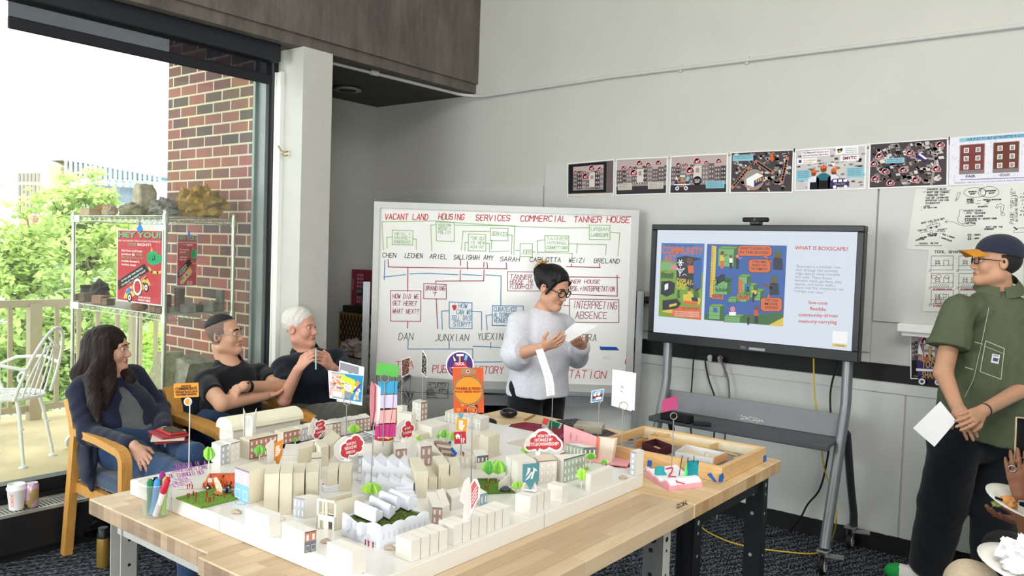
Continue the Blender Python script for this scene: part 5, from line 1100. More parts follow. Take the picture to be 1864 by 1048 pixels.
q.disc(w*.92,h*.68,h*.11,0);U2=C_-B_;U2.z=0;w2=U2.length;q=Pl((B_.x,B_.y,ZM),U2,(0,0,1),m,.0006)
for i in range(9):q.rect(w2*(.06+i*.105),h*.35,w2*(.06+i*.105)+.003,h*.62,0)
m.build('opening',P_('#c9ccd6'),t)
for u in(.17,.56):
 m=MB();c=Vector((A_.x,A_.y,ZM))+U.normalized()*(w*u)+Vector((0,0,h*.68));m.box(c-q.N*0+Vector((U.y,-U.x,0)).normalized()*.007,(w*.12,.014,h*.5),math.atan2(U.y,U.x));m.build('bay_window',PRINT3,t)
m=MB();cen=(A_+C_)/2
def mossf(a,b):
 p=A_.lerp(B_,.03+a*.94)+(C_-B_)*(.02+b*.96);return Vector((p.x,p.y,ZM+h-.010+.006*mn.noise(Vector((a*30,b*40,2)))+.003*mn.noise(Vector((a*90,b*110,5)))))
m.grid(mossf,40,60);m.build('moss_roof',M('moss','#5c6f2c',.95,var=.4,scale=140,bump=.8,bscale=300),t)
def roofvol(a,b,c,hh,label=None):
 A2,B2,C2=(atz(*p,ZM+h+hh)for p in(a,b,c));V2=C2-B2;mm=MB();n=12;U3=B2-A2;L3=V2.length
 prof=[(0,-hh-.004)]+[(1,-hh-.004)]+[(1-i/n,.009*math.cos((i/n)*PI*1.5+2.6)+.002)for i in range(n+1)]
 mm.prism([B2+V2*a_+Vector((0,0,b_))for a_,b_ in prof],A2-B2);return mm
for i,(a,b,c)in enumerate((((645,920),(684,936),(697,926)),((672,911),(709,929),(720,918)),((690,902),(722,914),(733,905)),((708,898),(743.5,914),(760,906)))):
 roofvol(a,b,c,.018).build('roof_volume',PRINT3,t)
t=thing('model_building','cream model hall with an open arched front and two long parapet walls','model building',tuple(atz(600,960,ZM)),GRP)
hC=hgt(610,912,965);A2,B2=atz(577,907,ZM+hC),atz(611,913,ZM+hC);U=B2-A2;U.z=0;w=U.length;U.normalize();V2=(atz(661,896,ZM+hC)-atz(610,912,ZM+hC));V2.z=0
m=MB()
for a0,a1,z0,z1 in((0,.07,0,hC),(.46,.54,0,hC),(.93,1.0,0,hC),(0,1,.4*hC,.46*hC),(0,.18,0,.4*hC),(.38,.46,0,.4*hC),(.54,.62,0,.4*hC),(.85,1,0,.4*hC),(0,1,.93*hC,hC),(.18,.38,.28*hC,.4*hC),(.62,.85,.28*hC,.4*hC)):
 o=Vector((A2.x,A2.y,ZM+z0+.0004));m.prism([o+U*w*a0,o+U*w*a1,o+U*w*a1+Vector((0,0,z1-z0)),o+U*w*a0+Vector((0,0,z1-z0))],Vector((-U.y,U.x,0))*.004)
m.build('front',M('cream_print','#f2eddd',.7,var=.01),t)
for o in(.32,1.0):
 m=MB();s=Vector((A2.x,A2.y,ZM+.0005))+U*w*o+Vector((-U.y,U.x,0))*.0045;m.prism([s,s+V2,s+V2+Vector((0,0,hC*.92)),s+Vector((0,0,hC*.98))],U*(-.005));m.build('parapet_wall',CREAM,t)
m=MB();s=Vector((A2.x,A2.y,ZM+hC*.5))+Vector((-U.y,U.x,0))*.005;m.prism([s,s+U*w*.3,s+U*w*.3+V2,s+V2],(0,0,.003));m.prism([s+U*w*.34,s+U*w*.98,s+U*w*.98+V2,s+V2+U*w*.34],(0,0,.003));m.build('floor_slab',CREAM,t)
c=atz(616,955,ZM);m=MB();m.box((c.x,c.y,ZM+.022),(.024,.018,.0025));[m.box((c.x+dx,c.y,ZM+.0105),(.0022,.012,.0205))for dx in(-.007,.007)];single(m,'model_canopy',M('basswood','#dcb982',.7),'tiny basswood canopy between the cream hall and the mossy hall','model canopy')
m=MB();A2,B2=atz(589,897,ZM),atz(630,893,ZM);U=B2-A2;n=10;m.prism([A2+Vector((0,0,.0005))]+[B2+Vector((0,0,.0005))]+[A2.lerp(B2,1-i/n)+Vector((0,0,.012+.02*(1-i/n)**2+.004*(i/n)**3))for i in range(n+1)],Vector((-U.y,U.x,0)).normalized()*.03);single(m,'model_building',PRINT3,'small white model shed with a scooped roof behind the cream hall','model building',GRP)
c=atz(698,824,ZM+.0);r=18*(c-CAM).dot(_fw)/FPX*1.05;hd=hgt(698,806,832)
t=thing('model_drum','round white drum with a red plate of tiny food under the coloured cards','model building',tuple(c));m=MB();m.lathe([(r,.0005),(r,hd)],c,36);m.build('drum',FOAM,t)
m=MB();m.lathe([(0,hd+.0003),(r*.9,hd+.0003),(r*.92,hd+.003),(0,hd+.003)],c,30);m.build('plate',P_('#c4304a'),t)
R=random.Random(12);c.z=ZM
for col in('#f3e9dc','#e79a4c','#e8c96a','#f6f1ea'):
 m=MB()
 for i in range(5):a=R.uniform(0,6.3);rr=r*R.uniform(.1,.7);m.box((c.x+rr*math.cos(a),c.y+rr*math.sin(a),ZM+hd+.007),(.012,.008,.007),a,bev=.002)
 m.build('food',P_(col),t)
t=thing('model_pergola','small cream arched pergola beside the tool sign stick','model building',tuple(atz(850,850,ZM)));hp=hgt(840,832,853)
m=MB();A2,B2,C2=atz(836,832,ZM+hp),atz(865,830.5,ZM+hp),atz(868,826,ZM+hp);m.prism([A2,B2,C2,A2+C2-B2],(0,0,-.003))
m.build('roof',CREAM,t)
for x in(838,846,855,864):
 m=MB();p=atz(x,831,ZM+hp);m.b2((p.x-.002,p.y-.002,ZM+.0004),(p.x+.002,p.y+.002,ZM+hp-.003));m.build('post',CREAM,t)
t=thing('model_terrace','slatted brown and cream terrace with blue pins in the middle of the model','model terrace',tuple(atz(806,815,ZM)))
for i in range(5):
 a,b,c=(790+i*4,801.5+i*5.2),(791+i*4.2,804+i*5.2),(821+i*2.2,808+i*5);hh=.036-i*.007;m=solid(*(atz(*p,ZM+hh)for p in(a,b,c)),hh);m.build('slat',[M('terrace_brown','#9a7f74',.8,var=.25,scale=40),CREAM][i%2],t)
for x,y in((819,805),(823,817),(826,821),(829,825)):
 m=MB();p=atz(x,y,ZM+.04);m.ell(p,.0055,10);m.tube([p,(p.x,p.y,ZM+.001)],.0012,5);m.build('pin',P_('#2a5fb0'),t)
t=thing('striped_lattice','black and white striped paper lattice beside the coloured cards','model screen',tuple(atz(672,800,ZM)))
m=MB();A2=atz(662,803,ZM);B2=atz(684,806,ZM);U=B2-A2;hs=hgt(662,784,803);q=Pl(A2,U,(0,0,1),m,.0006);m.prism([A2+Vector((0,0,.0004)),B2+Vector((0,0,.0004)),B2+Vector((0,0,hs*.8)),A2+Vector((0,0,hs))],Vector((-U.y,U.x,0)).normalized()*.002,0)
for i in range(6):v=hs*(.1+i*.15);q.line([(0,v),(U.length,v*.8)],hs*.06,1)
m.build('sheet',[WPAP,P_('#20222a')],t)
GRASS=M('grass_mat','#76a036',.95,var=.35,scale=180,bump=.8,bscale=400)
m=MB();P=[atz(x,y,ZM+.001)for x,y in((320,907.5),(366,925.5),(443,906),(392,890))];m.prism(P,(0,0,.004));single(m,'grass_mat',GRASS,'bright green grass mat with red figures beside the orange toy truck','model lawn')
m=MB();P=[atz(x,y,ZM+.001)for x,y in((868,872),(862,900),(938,897),(905,872))];m.prism(P,(0,0,.003));single(m,'grass_mat',M('grass_mat_deep','#5f8a2c',.95,var=.35,scale=180,bump=.8,bscale=400),'deeper green lawn mat under the two paper trees','model lawn')
m=MB();A2,B2=atz(797,796,ZM),atz(819,803,ZM);U=B2-A2;m.prism([A2,B2,B2+Vector((0,0,.03)),A2+Vector((0,0,.02))],Vector((-U.y,U.x,0)).normalized()*.003);single(m,'model_screen',M('olive_card','#c9cfae',.8),'pale green card screen behind the small trees','model screen')
m=MB();A2,B2=atz(908,893,ZM),atz(926,884,ZM);U=B2-A2;m.prism([A2+Vector((0,0,.0005)),B2+Vector((0,0,.0005)),B2+Vector((0,0,.036)),A2+Vector((0,0,.026))],Vector((-U.y,U.x,0)).normalized()*.0015);single(m,'model_screen',FOAM,'white folded card screen on the deeper green lawn','model screen')
LF=[M('paper_green','#a9e070',.8,var=.12,scale=60),M('paper_lime','#c6ee66',.8,var=.12,scale=60),M('paper_deep','#7cc96a',.8,var=.12,scale=60)];TRK=M('paper_trunk','#ece7dc',.7)
def ptree(x,yb,yt,wpx,label,k=0,z0=ZM,bush=False):
 p=atz(x,yb,z0);D=(p-CAM).dot(_fw);h=hgt(x,yt,yb,z0);w=wpx*D/FPX/2*1.15;t=thing('paper_tree',label,'model tree',tuple(p),'green paper trees on the model')
 m=MB();m.tube([p+Vector((0,0,.0005)),p+Vector((0,0,h*.7))],.0016,6);m.build('trunk',TRK,t)
 c0=.12 if bush else .34
 for i in range(4):
  a=i*PI/4+x;d=Vector((math.cos(a),math.sin(a),0));m=MB();R=random.Random(int(x)+i)
  pts=[(0,c0),(.55,c0+.12),(1,.62),(.82,.82),(.35,1),(-.35,.97),(-.85,.8),(-1,.58),(-.5,c0+.1)]
  m.prism([p+d*(w*u*R.uniform(.85,1.1))+Vector((0,0,h*v))for u,v in pts],Vector((-d.y,d.x,0))*.0008);m.build('leaf_card',LF[(k+i%2)%3],t)
for i,a in enumerate(((380,853,813,20,'lime paper tree at the end of the purple marker writing',1),(472,838,810,19,'green paper tree in front of the brown fronted far row',2),(537,808,796,9,'tiny green paper tree in front of the brick red row',2),(563,836,815,9,'small paper tree inside the small courtyard',0),(644,798,772,20,'green paper tree in front of the long far row',0),(700,838,824,1,'',0),(676,911,879,34,'big bright green paper tree between the shed and the mossy hall',0),(741,973,953,14,'lime paper tree half hidden behind the row of four houses',1),(762,805,794,11,'small green paper tree below the red leaking sign',0),(733,812,803,8,'tiny paper tree behind the red leaking sign',2),(808,805,782,16,'lime paper tree beside the pale green screen',1),(823,812,786,10,'green paper tree beside the blue pins',0),(797,803,790,7,'narrow paper tree at the edge of the pale green screen',2),(889,878,838,24,'first of two large paper trees on the deeper green lawn',2),(906,876,838,30,'second of two large paper trees on the deeper green lawn',1),(942,898,876,20,'small paper tree behind the three joined houses',0),(958,832,812,20,'green paper tree behind the red ownership sign',1),(1058,888,852,19,'green paper tree at the end of the long wall block',0),(1075,843,824,20,'bright green paper tree in front of the green grey windowed house',1),(1100,848,837,16,'small lime paper tree behind the long wall block',1),(1068,862,848,8,'tiny paper tree between the gallery and the wall block',0))):
 if a[4]:ptree(*a[:5],k=a[5],bush=a[3]>30 and False)
p=atz(399,888,ZM);U=(atz(420,888,ZM)-atz(380,889,ZM)).normalized();Vv=Vector((-U.y,U.x,0));kk=(atz(427,888,ZM)-atz(369,889,ZM)).length
def loc(a,b,c):return p+U*(a*kk)+Vv*(b*kk)+Vector((0,0,c*kk))
def orange_mat():
 mm,nt,b=nodes_of('truck_orange');N=nt.nodes;L=nt.links;tc=N.new('ShaderNodeTexCoord');mp=N.new('ShaderNodeMapping');mp.inputs['Scale'].default_value=(90,90,40);mp.inputs['Rotation'].default_value=(.4,.5,.3);no=N.new('ShaderNodeTexNoise');no.inputs['Scale'].default_value=2.2;no.inputs['Detail'].default_value=0
 rp=N.new('ShaderNodeValToRGB');rp.color_ramp.interpolation='CONSTANT';e=rp.color_ramp.elements;e[0].color=lin('#d2592c')+(1,);e[1].position=.62;e[1].color=lin('#2a1a14')+(1,)
 L.new(tc.outputs['Object'],mp.inputs[0]);L.new(mp.outputs[0],no.inputs[0]);L.new(no.outputs['Fac'],rp.inputs[0]);L.new(rp.outputs[0],b.inputs[0]);setin(b,Roughness=.4);return mm
TO=orange_mat()
t=thing('toy_truck','orange toy delivery truck with black flecks on the model','toy truck',tuple(p))
m=MB();m.prism([loc(a,-.14,c)for a,c in((-.5,.06),(-.5,.2),(-.42,.24),(-.36,.42),(-.33,.46),(.5,.46),(.5,.06))],Vv*(.28*kk));m.build('body',TO,t)
m=MB();q=Pl(loc(0,-.14,0),U,(0,0,1),m,.0006);q.rect(-.34*kk,.24*kk,-.2*kk,.38*kk,0);q=Pl(loc(-.42,-.12,.24),-Vv*0+Vv*-1,Vector((0,0,1))+U*.3,m,.001);m.build('window',P_('#d8cfc4'),t)
for a in(-.34,.3):
 m=MB();m.tube([loc(a,-.16,.07),loc(a,.16,.07)],.068*kk,16,0);w=m.build('wheel',BLACK,t);m=MB();m.tube([loc(a,-.163,.07),loc(a,-.158,.07)],.036*kk,12);m.build('hub',WHITE,w)
def car(x,y,L,ang,mat,label,nm='toy_car',group=None,tone=None):
 c=atz(x,y,ZM if nm!='toy_car' else ZM+.0055);d=Vector((math.cos(ang),math.sin(ang),0));s=Vector((-d.y,d.x,0));f=lambda a,b,z:c+d*a*L+s*b*L+Vector((0,0,z*L));tt=thing(nm,label,'toy car',tuple(c),group)
 mm=MB();mm.prism([f(a,-.2,z)for a,z in((-.5,.05),(-.5,.2),(-.3,.24),(-.2,.36),(.15,.37),(.28,.24),(.5,.2),(.5,.05))],s*(.4*L));mm.build('body',mat,tt)
 for a in(-.3,.3):mm=MB();mm.tube([f(a,-.22,.08),f(a,.22,.08)],.08*L,12);mm.build('wheel',tone or BLACK,tt)
RTW=math.atan2(_rt.y,_rt.x)
car(396,900,.03,RTW-.5,P_('#c07a48'),'small orange brown toy car on the bright grass mat');car(416,896,.027,RTW+.1,P_('#70767e'),'small grey toy car with a key loop beside the orange truck')
m=MB();c=atz(413,889,ZM+.02);m.tube([c+Vector((.005*math.cos(a),0,.006+.005*math.sin(a)))for a in[i*PI/6 for i in range(12)]],.0012,6,closed=True);m.box((c.x,c.y,c.z-.006),(.006,.004,.012));single(m,'binder_clip',BLACK,'tiny black clip standing beside the grey toy car','clip')
car(920,893,.034,RTW,P_('#4c4f55'),'dark grey toy car on the deeper green lawn')
CB=M('chipboard','#b3a18e',.8,var=.1)
for x,y,lb in((430,934,'cut card car near the front edge beside the notched block'),(438,855,'cut card car behind the painted building'),(594,988,'cut card car behind the plain front block'),(710,1000,'cut card car beside the row of four houses'),(1134,871,'cut card car near the slim corner tower')):car(x,y,.028,RTW+random.Random(int(x)).uniform(-.3,.3),CB,lb,'card_car','cut card cars on the model',CB)
m=MB();c=atz(397,896,ZM+.012);W_=Vector((_rt.x,_rt.y,0)).normalized()
m.prism([c+W_*a+Vector((0,0,b))for a,b in((-.004,.004),(-.014,.04),(-.006,.044),(.004,.03),(.012,.012),(.01,-.004),(.002,-.007))],Vector((-W_.y,W_.x,0))*.002);single(m,'paper_cutout',M('confetti_card','#e6cdb4',.6,var=.4,scale=90),'small multicoloured paper cutout leaning by the orange truck','paper cutout')
FIG=P_('#9b2f2a');FG='tiny red paper figures on the model'
m=MB();m.ell((0,0,.0125),.0018,8);m.tube([(0,0,.0055),(0,0,.011)],[.0015,.0021],6);m.tube([(-.001,0,.0005),(-.0006,0,.006)],.0009,5);m.tube([(.0012,0,.0005),(.0006,0,.006)],.0009,5)
fg=m.build('figurine',FIG);fg.location=(0,0,0)
for v in fg.data.vertices:pass
fg['category']='figurine';fg['group']=FG;fg['label']='x'
used=False
def fig(x,y,z,lab,sc=1):
 global used
 o=fg if not used else fg.copy()
 if used:COL.objects.link(o)
 used=True;q_=atz(x,y,z);o.location=(q_.x,q_.y,z+.0004);o.scale=(sc,sc,sc);o.rotation_euler=(0,0,x*.7);o['label']=lab
GL='tiny red figurine standing on the bright green grass mat'
for x,y in((341,906.5),(344,906),(352,902),(357,904),(356.5,913),(376,901.5),(377,905),(375,913.5),(380,914),(383,913),(389,911.5),(409,905.5),(424,903)):fig(x,y,ZM+.005,GL)
for x,y in((341,890),(345,888.5),(350,890)):fig(x,y,ZM,'tiny red figurine beside the purple marker writing')
for x,y in((665,991.5),(671,994),(679,996.5)):fig(x,y,ZM,'tiny red figurine in front of the mossy printed hall')
fig(587.5,888,ZM,'tiny red figurine behind the cream arched hall')
for x,y in((884,890),(888,892),(890,880),(902,880),(886,878)):fig(x,y,ZM+.004,'tiny red figurine on the deeper green lawn mat')
for x,y in((842,829),(844,830)):fig(x,y,ZM+hp,'tiny red figurine on top of the cream pergola')
# posters and sheets on the back wall
class Quad:
 """drawing surface whose unit square is the four pixel corners of a flat thing on plane pl (tl, tr, br, bl)"""
 def __init__(s,pl,cor):s.pl=pl;s.c=[pl.px(*p)for p in cor];s.w=math.hypot(s.c[1][0]-s.c[0][0],s.c[1][1]-s.c[0][1]);s.h=math.hypot(s.c[3][0]-s.c[0][0],s.c[3][1]-s.c[0][1]);s.rot=math.atan2(s.c[1][1]-s.c[0][1],s.c[1][0]-s.c[0][0])
 def __call__(s,x,y):
  a,b,c,d=s.c;return tuple(a[i]*(1-x)*(1-y)+b[i]*x*(1-y)+c[i]*x*y+d[i]*(1-x)*y for i in(0,1))
 def P(s,pts,m,k=1):
  q=[s(*p)for p in pts]
  if sum(q[i][0]*q[(i+1)%len(q)][1]-q[(i+1)%len(q)][0]*q[i][1]for i in range(len(q)))<0:q=q[::-1]
  s.pl.poly(q,m,k)
 def R(s,x0,y0,x1,y1,m,k=1):s.P([(x0,y0),(x1,y0),(x1,y1),(x0,y1)],m,k)
 def L(s,pts,w,m,k=2,closed=False):s.pl.line([s(*p)for p in pts],w,m,k,closed)
 def D(s,x,y,r,m,k=2,n=18):s.P([(x+r*math.cos(2*PI*i/n),y+r*s.w/s.h*math.sin(2*PI*i/n))for i in range(n)],m,k)
 def T(s,body,x0,y,x1,h,m,k=3,bold=.02):u,v=s(x0,y);s.pl.text(body,u,v,h*s.h,m,k,fit=(x1-x0)*s.w,bold=bold,rot=s.rot)
 def H(s,body,x0,y,x1,h,w,m,k=1,dy=0):
  a=s(x0,y);b=s(x1,y+dy);s.pl.hand(body,a[0],a[1],h*s.h,w,m,k,fit=math.hypot(b[0]-a[0],b[1]-a[1]),rot=math.atan2(b[1]-a[1],b[0]-a[0]),slant=.05)
z2=lambda x,y:(1010+x*.23605,230+y*.23605)
z3=lambda x,y:(1430+x*.23283,230+y*.23283)
CM={'white':'#efeef0','sky':'#b9a9a6','roof':'#4a4043','wall':'#6a5c5c','wall2':'#877878','win':'#c9bfbc','red':'#cf4450','road':'#3a3335','blue':'#8fc4d4','pur':'#3c3266','or':'#e08a3c','blk':'#17171b','gry':'#9a9290','cream':'#d9cfc6','orr':'#d9652f','teal':'#2f6a78','skin':'#7a4a34','mar':'#8d2f44','ltg':'#c9c4c1','gold':'#c9a24a','brk':'#7a3f3c','brk2':'#6b3d30','navy':'#2f3a78','pk':'#e3dfe8'}
CK=list(CM);CI={k:i for i,k in enumerate(CK)};CMAT=lambda:[P_(CM[k])for k in CK]
def rowhouses(q,R_,x0,x1,y0,y1,k=2):
 x=x0;i=0
 while x<x1-.02:
  w=min(R_.uniform(.07,.12),x1-x);t=y0+R_.uniform(0,.12);q.R(x,t,x+w-.004,y1,CI[['wall','roof','wall2','wall'][i%4]],k)
  for j in range(4):
   for g in(.2,.6):
    yy=t+.06+j*(y1-t)*.24
    if yy<y1-.06:q.R(x+w*g,yy,x+w*(g+.2),yy+(y1-t)*.1,CI['win'],k+1)
  x+=w;i+=1
def cloud(q,x,y,r,k=6,txt=True):
 for m_,s_ in(('white',1.18),('red',1)):
  kk=k if m_=='white' else k+1
  for dx,dy,rr in((0,0,.8),(-.7,.25,.55),(.7,.25,.55),(-.3,-.35,.6),(.4,-.25,.55)):q.D(x+dx*r,y+dy*r*q.w/q.h,r*rr*s_,CI[m_],kk,12)
 q.P([(x-r*.5,y+.1*r),(x-r*.25,y-.35*r),(x,y+.1*r),(x-.05*r,y+.6*r),(x-.45*r,y+.6*r)],CI['white'],k+2);q.T('!?',x+.1*r,y+.45*r*q.w/q.h,x+.65*r,.055*r/.04,CI['white'],k+2)
def aerial(q,R_,n=170):
 q.R(.02,.02,.98,.97,CI['roof'],1)
 for i in range(n):
  x,y,w,h=R_.uniform(.03,.9),R_.uniform(.04,.9),R_.uniform(.02,.07),R_.uniform(.03,.07);d=R_.uniform(.02,.05);q.P([(x,y),(min(.97,x+w),y-d*.3),(min(.97,x+w+d*.5),min(.96,y+h)),(x+d*.5,min(.96,y+h+d*.3))],CI[R_.choice(['ltg','gry','cream','wall','blk','gry','wall2','roof'])],2+i%2*.2)
def toolcart(q,x,y,w,k=6):
 q.P([(x,y),(x+w,y),(x+w*.95,y+w*.62),(x+w*.05,y+w*.62)],CI['pur'],k);q.R(x-.01,y+w*.26,x+w+.01,y+w*.34,CI['white'],k+1);q.T('TOOL',x+w*.2,y+w*.22,x+w*.8,.05*w/.22,CI['gold'],k+2);q.T('SHARE',x+w*.2,y+w*.55,x+w*.8,.045*w/.22,CI['gold'],k+2)
 for c in(.2,.8):q.D(x+w*c,y+w*.68,w*.13,CI['white'],k+2);q.D(x+w*c,y+w*.68,w*.06,CI['pur'],k+3)
 q.P([(x+w*.05,y-.22*w),(x+w*.1,y-.6*w),(x+w*.25,y-.2*w)],CI['white'],k);q.R(x+w*.48,y-.5*w,x+w*.56,y,CI['gold'],k);q.R(x+w*.36,y-.62*w,x+w*.7,y-.48*w,CI['white'],k+1);q.P([(x+w*.75,y-.05*w),(x+w*.85,y-.5*w),(x+w*1.05,y-.45*w),(x+w*.92,y)],CI['blue'],k)
 for i in range(4):q.R(x+w*(.18+i*.18),y-.2*w,x+w*(.25+i*.18),y,CI[['or','red','gold','or'][i]],k)
YP=YW-.022
def wposter(cor,label,draw,seed,hang=0):
 P=[at(*p,1,YP)for p in cor];c=sum(P,Vector())/4;t=thing('poster',label,'poster',tuple(c),'printed posters in a row on the back wall');m=MB();pl=Pl(P[3],(1,0,0),(0,0,1),m,.0003);m.prism(P,(0,.0015,0),0);q=Quad(pl,cor);draw(q,random.Random(seed));m.build('sheet',CMAT(),t)
 m=MB()
 for p in(P[0],P[1]):m.box((p.x,YP-.001,p.z-.004),(.012,.002,.02),.0)
 m.build('tape',M('clear_tape','#dedcd3',.3),t);return t
def d1(q,R):
 q.R(.02,.03,.98,.98,CI['wall'],1);q.R(.02,.90,.98,.97,CI['cream'],1.5);q.R(.03,.05,.84,.88,CI['blk'],2);q.R(.13,.12,.78,.80,CI['sky'],3);rowhouses(q,R,.14,.78,.22,.78,4);q.R(.48,.32,.60,.72,CI['cream'],6);q.R(.51,.4,.57,.5,CI['gry'],7)
 for x,y,r in((.18,.28,.035),(.33,.30,.035),(.53,.2,.055),(.70,.25,.045),(.40,.42,.06)):cloud(q,x,y,r)
def d2(q,R):
 q.R(.02,.03,.98,.97,CI['sky'],1);rowhouses(q,R,.02,.98,.2,.72,2);q.R(.02,.72,.98,.97,CI['road'],3);q.R(.02,.70,.98,.76,CI['gry'],3.2);q.R(.42,.3,.55,.66,CI['cream'],5);q.R(.46,.36,.51,.48,CI['gry'],6)
 for x,y,r in((.16,.26,.04),(.30,.27,.035),(.47,.15,.05),(.64,.2,.04),(.83,.16,.045),(.36,.4,.06)):cloud(q,x,y,r)
 q.R(.05,.68,.33,.86,CI['cream'],5);q.R(.64,.66,.93,.85,CI['cream'],5)
 for i in range(4):q.T('NEIGHBORHOOD',.07,.725+i*.042,.31,.028,CI['blk'],6,0);q.T('ABANDONED HOMES',.66,.705+i*.042,.91,.028,CI['blk'],6,0)
def d3(q,R):
 q.R(.02,.03,.98,.97,CI['sky'],1);rowhouses(q,R,.02,.98,.22,.74,2);q.R(.02,.74,.98,.97,CI['road'],3);q.R(.02,.72,.98,.77,CI['gry'],3.2);q.R(.42,.28,.56,.62,CI['cream'],5);q.R(.46,.34,.52,.46,CI['gry'],6)
 for x,y,r in((.15,.25,.04),(.29,.26,.03),(.48,.17,.055),(.64,.22,.035),(.85,.19,.04),(.36,.4,.06)):cloud(q,x,y,r)
 toolcart(q,.09,.68,.26);q.D(.49,.67,.075,CI['blk'],6);q.T('WE CAN',.44,.67,.54,.04,CI['white'],8);q.T('HELP!',.45,.72,.53,.04,CI['white'],8);q.R(.64,.68,.95,.87,CI['blue'],6)
 for i in range(4):q.T('PROVIDING ACCESS TO TOOLS',.66,.72+i*.042,.93,.028,CI['blk'],7,0)
def d4(q,R):
 aerial(q,R);q.R(.04,.07,.37,.22,CI['blue'],5);[q.T('WE ACCEPT DONATIONS OF TOOLS',.06,.12+i*.05,.35,.03,CI['blk'],6,0)for i in(0,1)]
 for a,b in(((.3,.4),(.05,.85)),((.42,.25),(.68,.52)),((.9,.2),(.83,.75))):q.L([a,b],.02,CI['gry'],4.5);q.L([(a[0]+(b[0]-a[0])*i/9,a[1]+(b[1]-a[1])*i/9)for i in range(10)],.012,CI['orr'],5)
 q.P([(.65,.05),(.69,.05),(.69,.19),(.71,.19),(.67,.27),(.63,.19),(.65,.19)],CI['orr'],6);q.D(.39,.68,.16,CI['or'],6,28);q.D(.39,.68,.153,CI['gry'],7,28);q.P([(.27,.66),(.44,.52),(.53,.58),(.53,.75),(.40,.86),(.28,.8)],CI['white'],8);q.P([(.40,.7),(.53,.6),(.53,.75),(.40,.86)],CI['pur'],9);[q.R(.42+i*.035,.68-i*.02,.445+i*.035,.75-i*.02,CI['gold'],10)for i in range(3)]
def d5(q,R):
 q.R(.02,.03,.98,.97,CI['ltg'],1);R2=R
 for i in range(120):x,y=R.uniform(.03,.93),R.uniform(.05,.92);q.P([(x,y),(x+.05,y-.01),(x+.06,y+.03),(x+.01,y+.04)],CI[R.choice(['gry','cream','wall2','ltg'])],2)
 q.R(.10,.06,.50,.2,CI['white'],4);q.T('The Maxwell Career and',.11,.12,.48,.045,CI['mar'],5);q.T('Technical Education High School',.11,.18,.48,.04,CI['mar'],5);q.R(.04,.23,.32,.36,CI['white'],4);q.T('YouthBuild',.13,.30,.30,.04,CI['or'],5);q.T('Charter School',.13,.345,.26,.03,CI['blk'],5,0);q.R(.06,.26,.10,.33,CI['navy'],5)
 q.R(.58,.03,.89,.19,CI['white'],4);q.P([(.6,.06),(.68,.05),(.67,.12),(.62,.16)],CI['blk'],5);q.D(.64,.12,.02,CI['gold'],6);[q.T('PHILADELPHIA',.72,.08+i*.045,.87,.025,CI['blk'],5,0)for i in range(3)];q.R(.65,.22,.90,.35,CI['white'],4);q.T('SMVTC',.68,.315,.87,.07,CI['mar'],5,.04)
 for x0,y0,x1,y1 in((.03,.5,.23,.76),(.74,.5,.97,.73)):
  q.R(x0,y0,x1,y1,CI['blue'],4);[q.T('EDUCATION COMMUNITY',x0+.02,y0+.05+i*.045,x1-.02,.028,CI['blk'],5,0)for i in range(4)]
 for x,y,s,c in((.28,.56,1,'pk'),(.42,.47,1.25,'teal'),(.56,.55,.95,'pk')):q.P([(x-.09*s,.97),(x-.08*s,y+.16*s),(x-.03,y+.1*s),(x+.03,y+.1*s),(x+.08*s,y+.16*s),(x+.09*s,.97)],CI[c],5);q.P([(x-.055*s,.97),(x-.05*s,y+.24*s),(x+.05*s,y+.24*s),(x+.055*s,.97)],CI['blk'],6);q.D(x,y+.04,.035*s,CI['skin'],7);q.P([(x-.04*s,y+.02),(x-.035*s,y-.03),(x,y-.07),(x+.035*s,y-.03),(x+.04*s,y+.02)],CI['orr'],8)
 q.P([(.52,.82),(.55,.74),(.72,.74),(.78,.82),(.78,.93),(.52,.93)],CI['pur'],8);[q.R(.56+i*.07,.76,.61+i*.07,.82,CI['white'],9)for i in range(3)];q.T('TOOL BUS',.58,.88,.72,.035,CI['gold'],9);[q.D(x,.93,.024,CI['white'],10)for x in(.58,.73)]
 for x,y,c in((.40,.32,'blue'),(.52,.36,'white'),(.57,.45,'orr')):q.P([(x,y),(x+.06,y+.03),(x+.04,y+.1)],CI[c],6)
def d6(q,R):
 aerial(q,R,200);q.R(.22,.35,.46,.46,CI['blue'],5);[q.T('PROVIDING THEIR TOOLS',.24,.395+i*.045,.44,.03,CI['blk'],6,0)for i in(0,1)]
 for x,y in((.14,.29),(.07,.45),(.22,.63),(.45,.62),(.09,.78),(.29,.88),(.61,.84),(.86,.63),(.53,.26),(.90,.13)):cloud(q,x,y,.042)
 q.L([(.55,.36),(.85,.42),(.8,.95)],.012,CI['gry'],4.5);q.P([(.6,.3),(.68,.28),(.76,.42),(.75,.49),(.6,.37)],CI['pur'],6);q.P([(.66,.29),(.75,.41),(.72,.42),(.63,.3)],CI['white'],7)
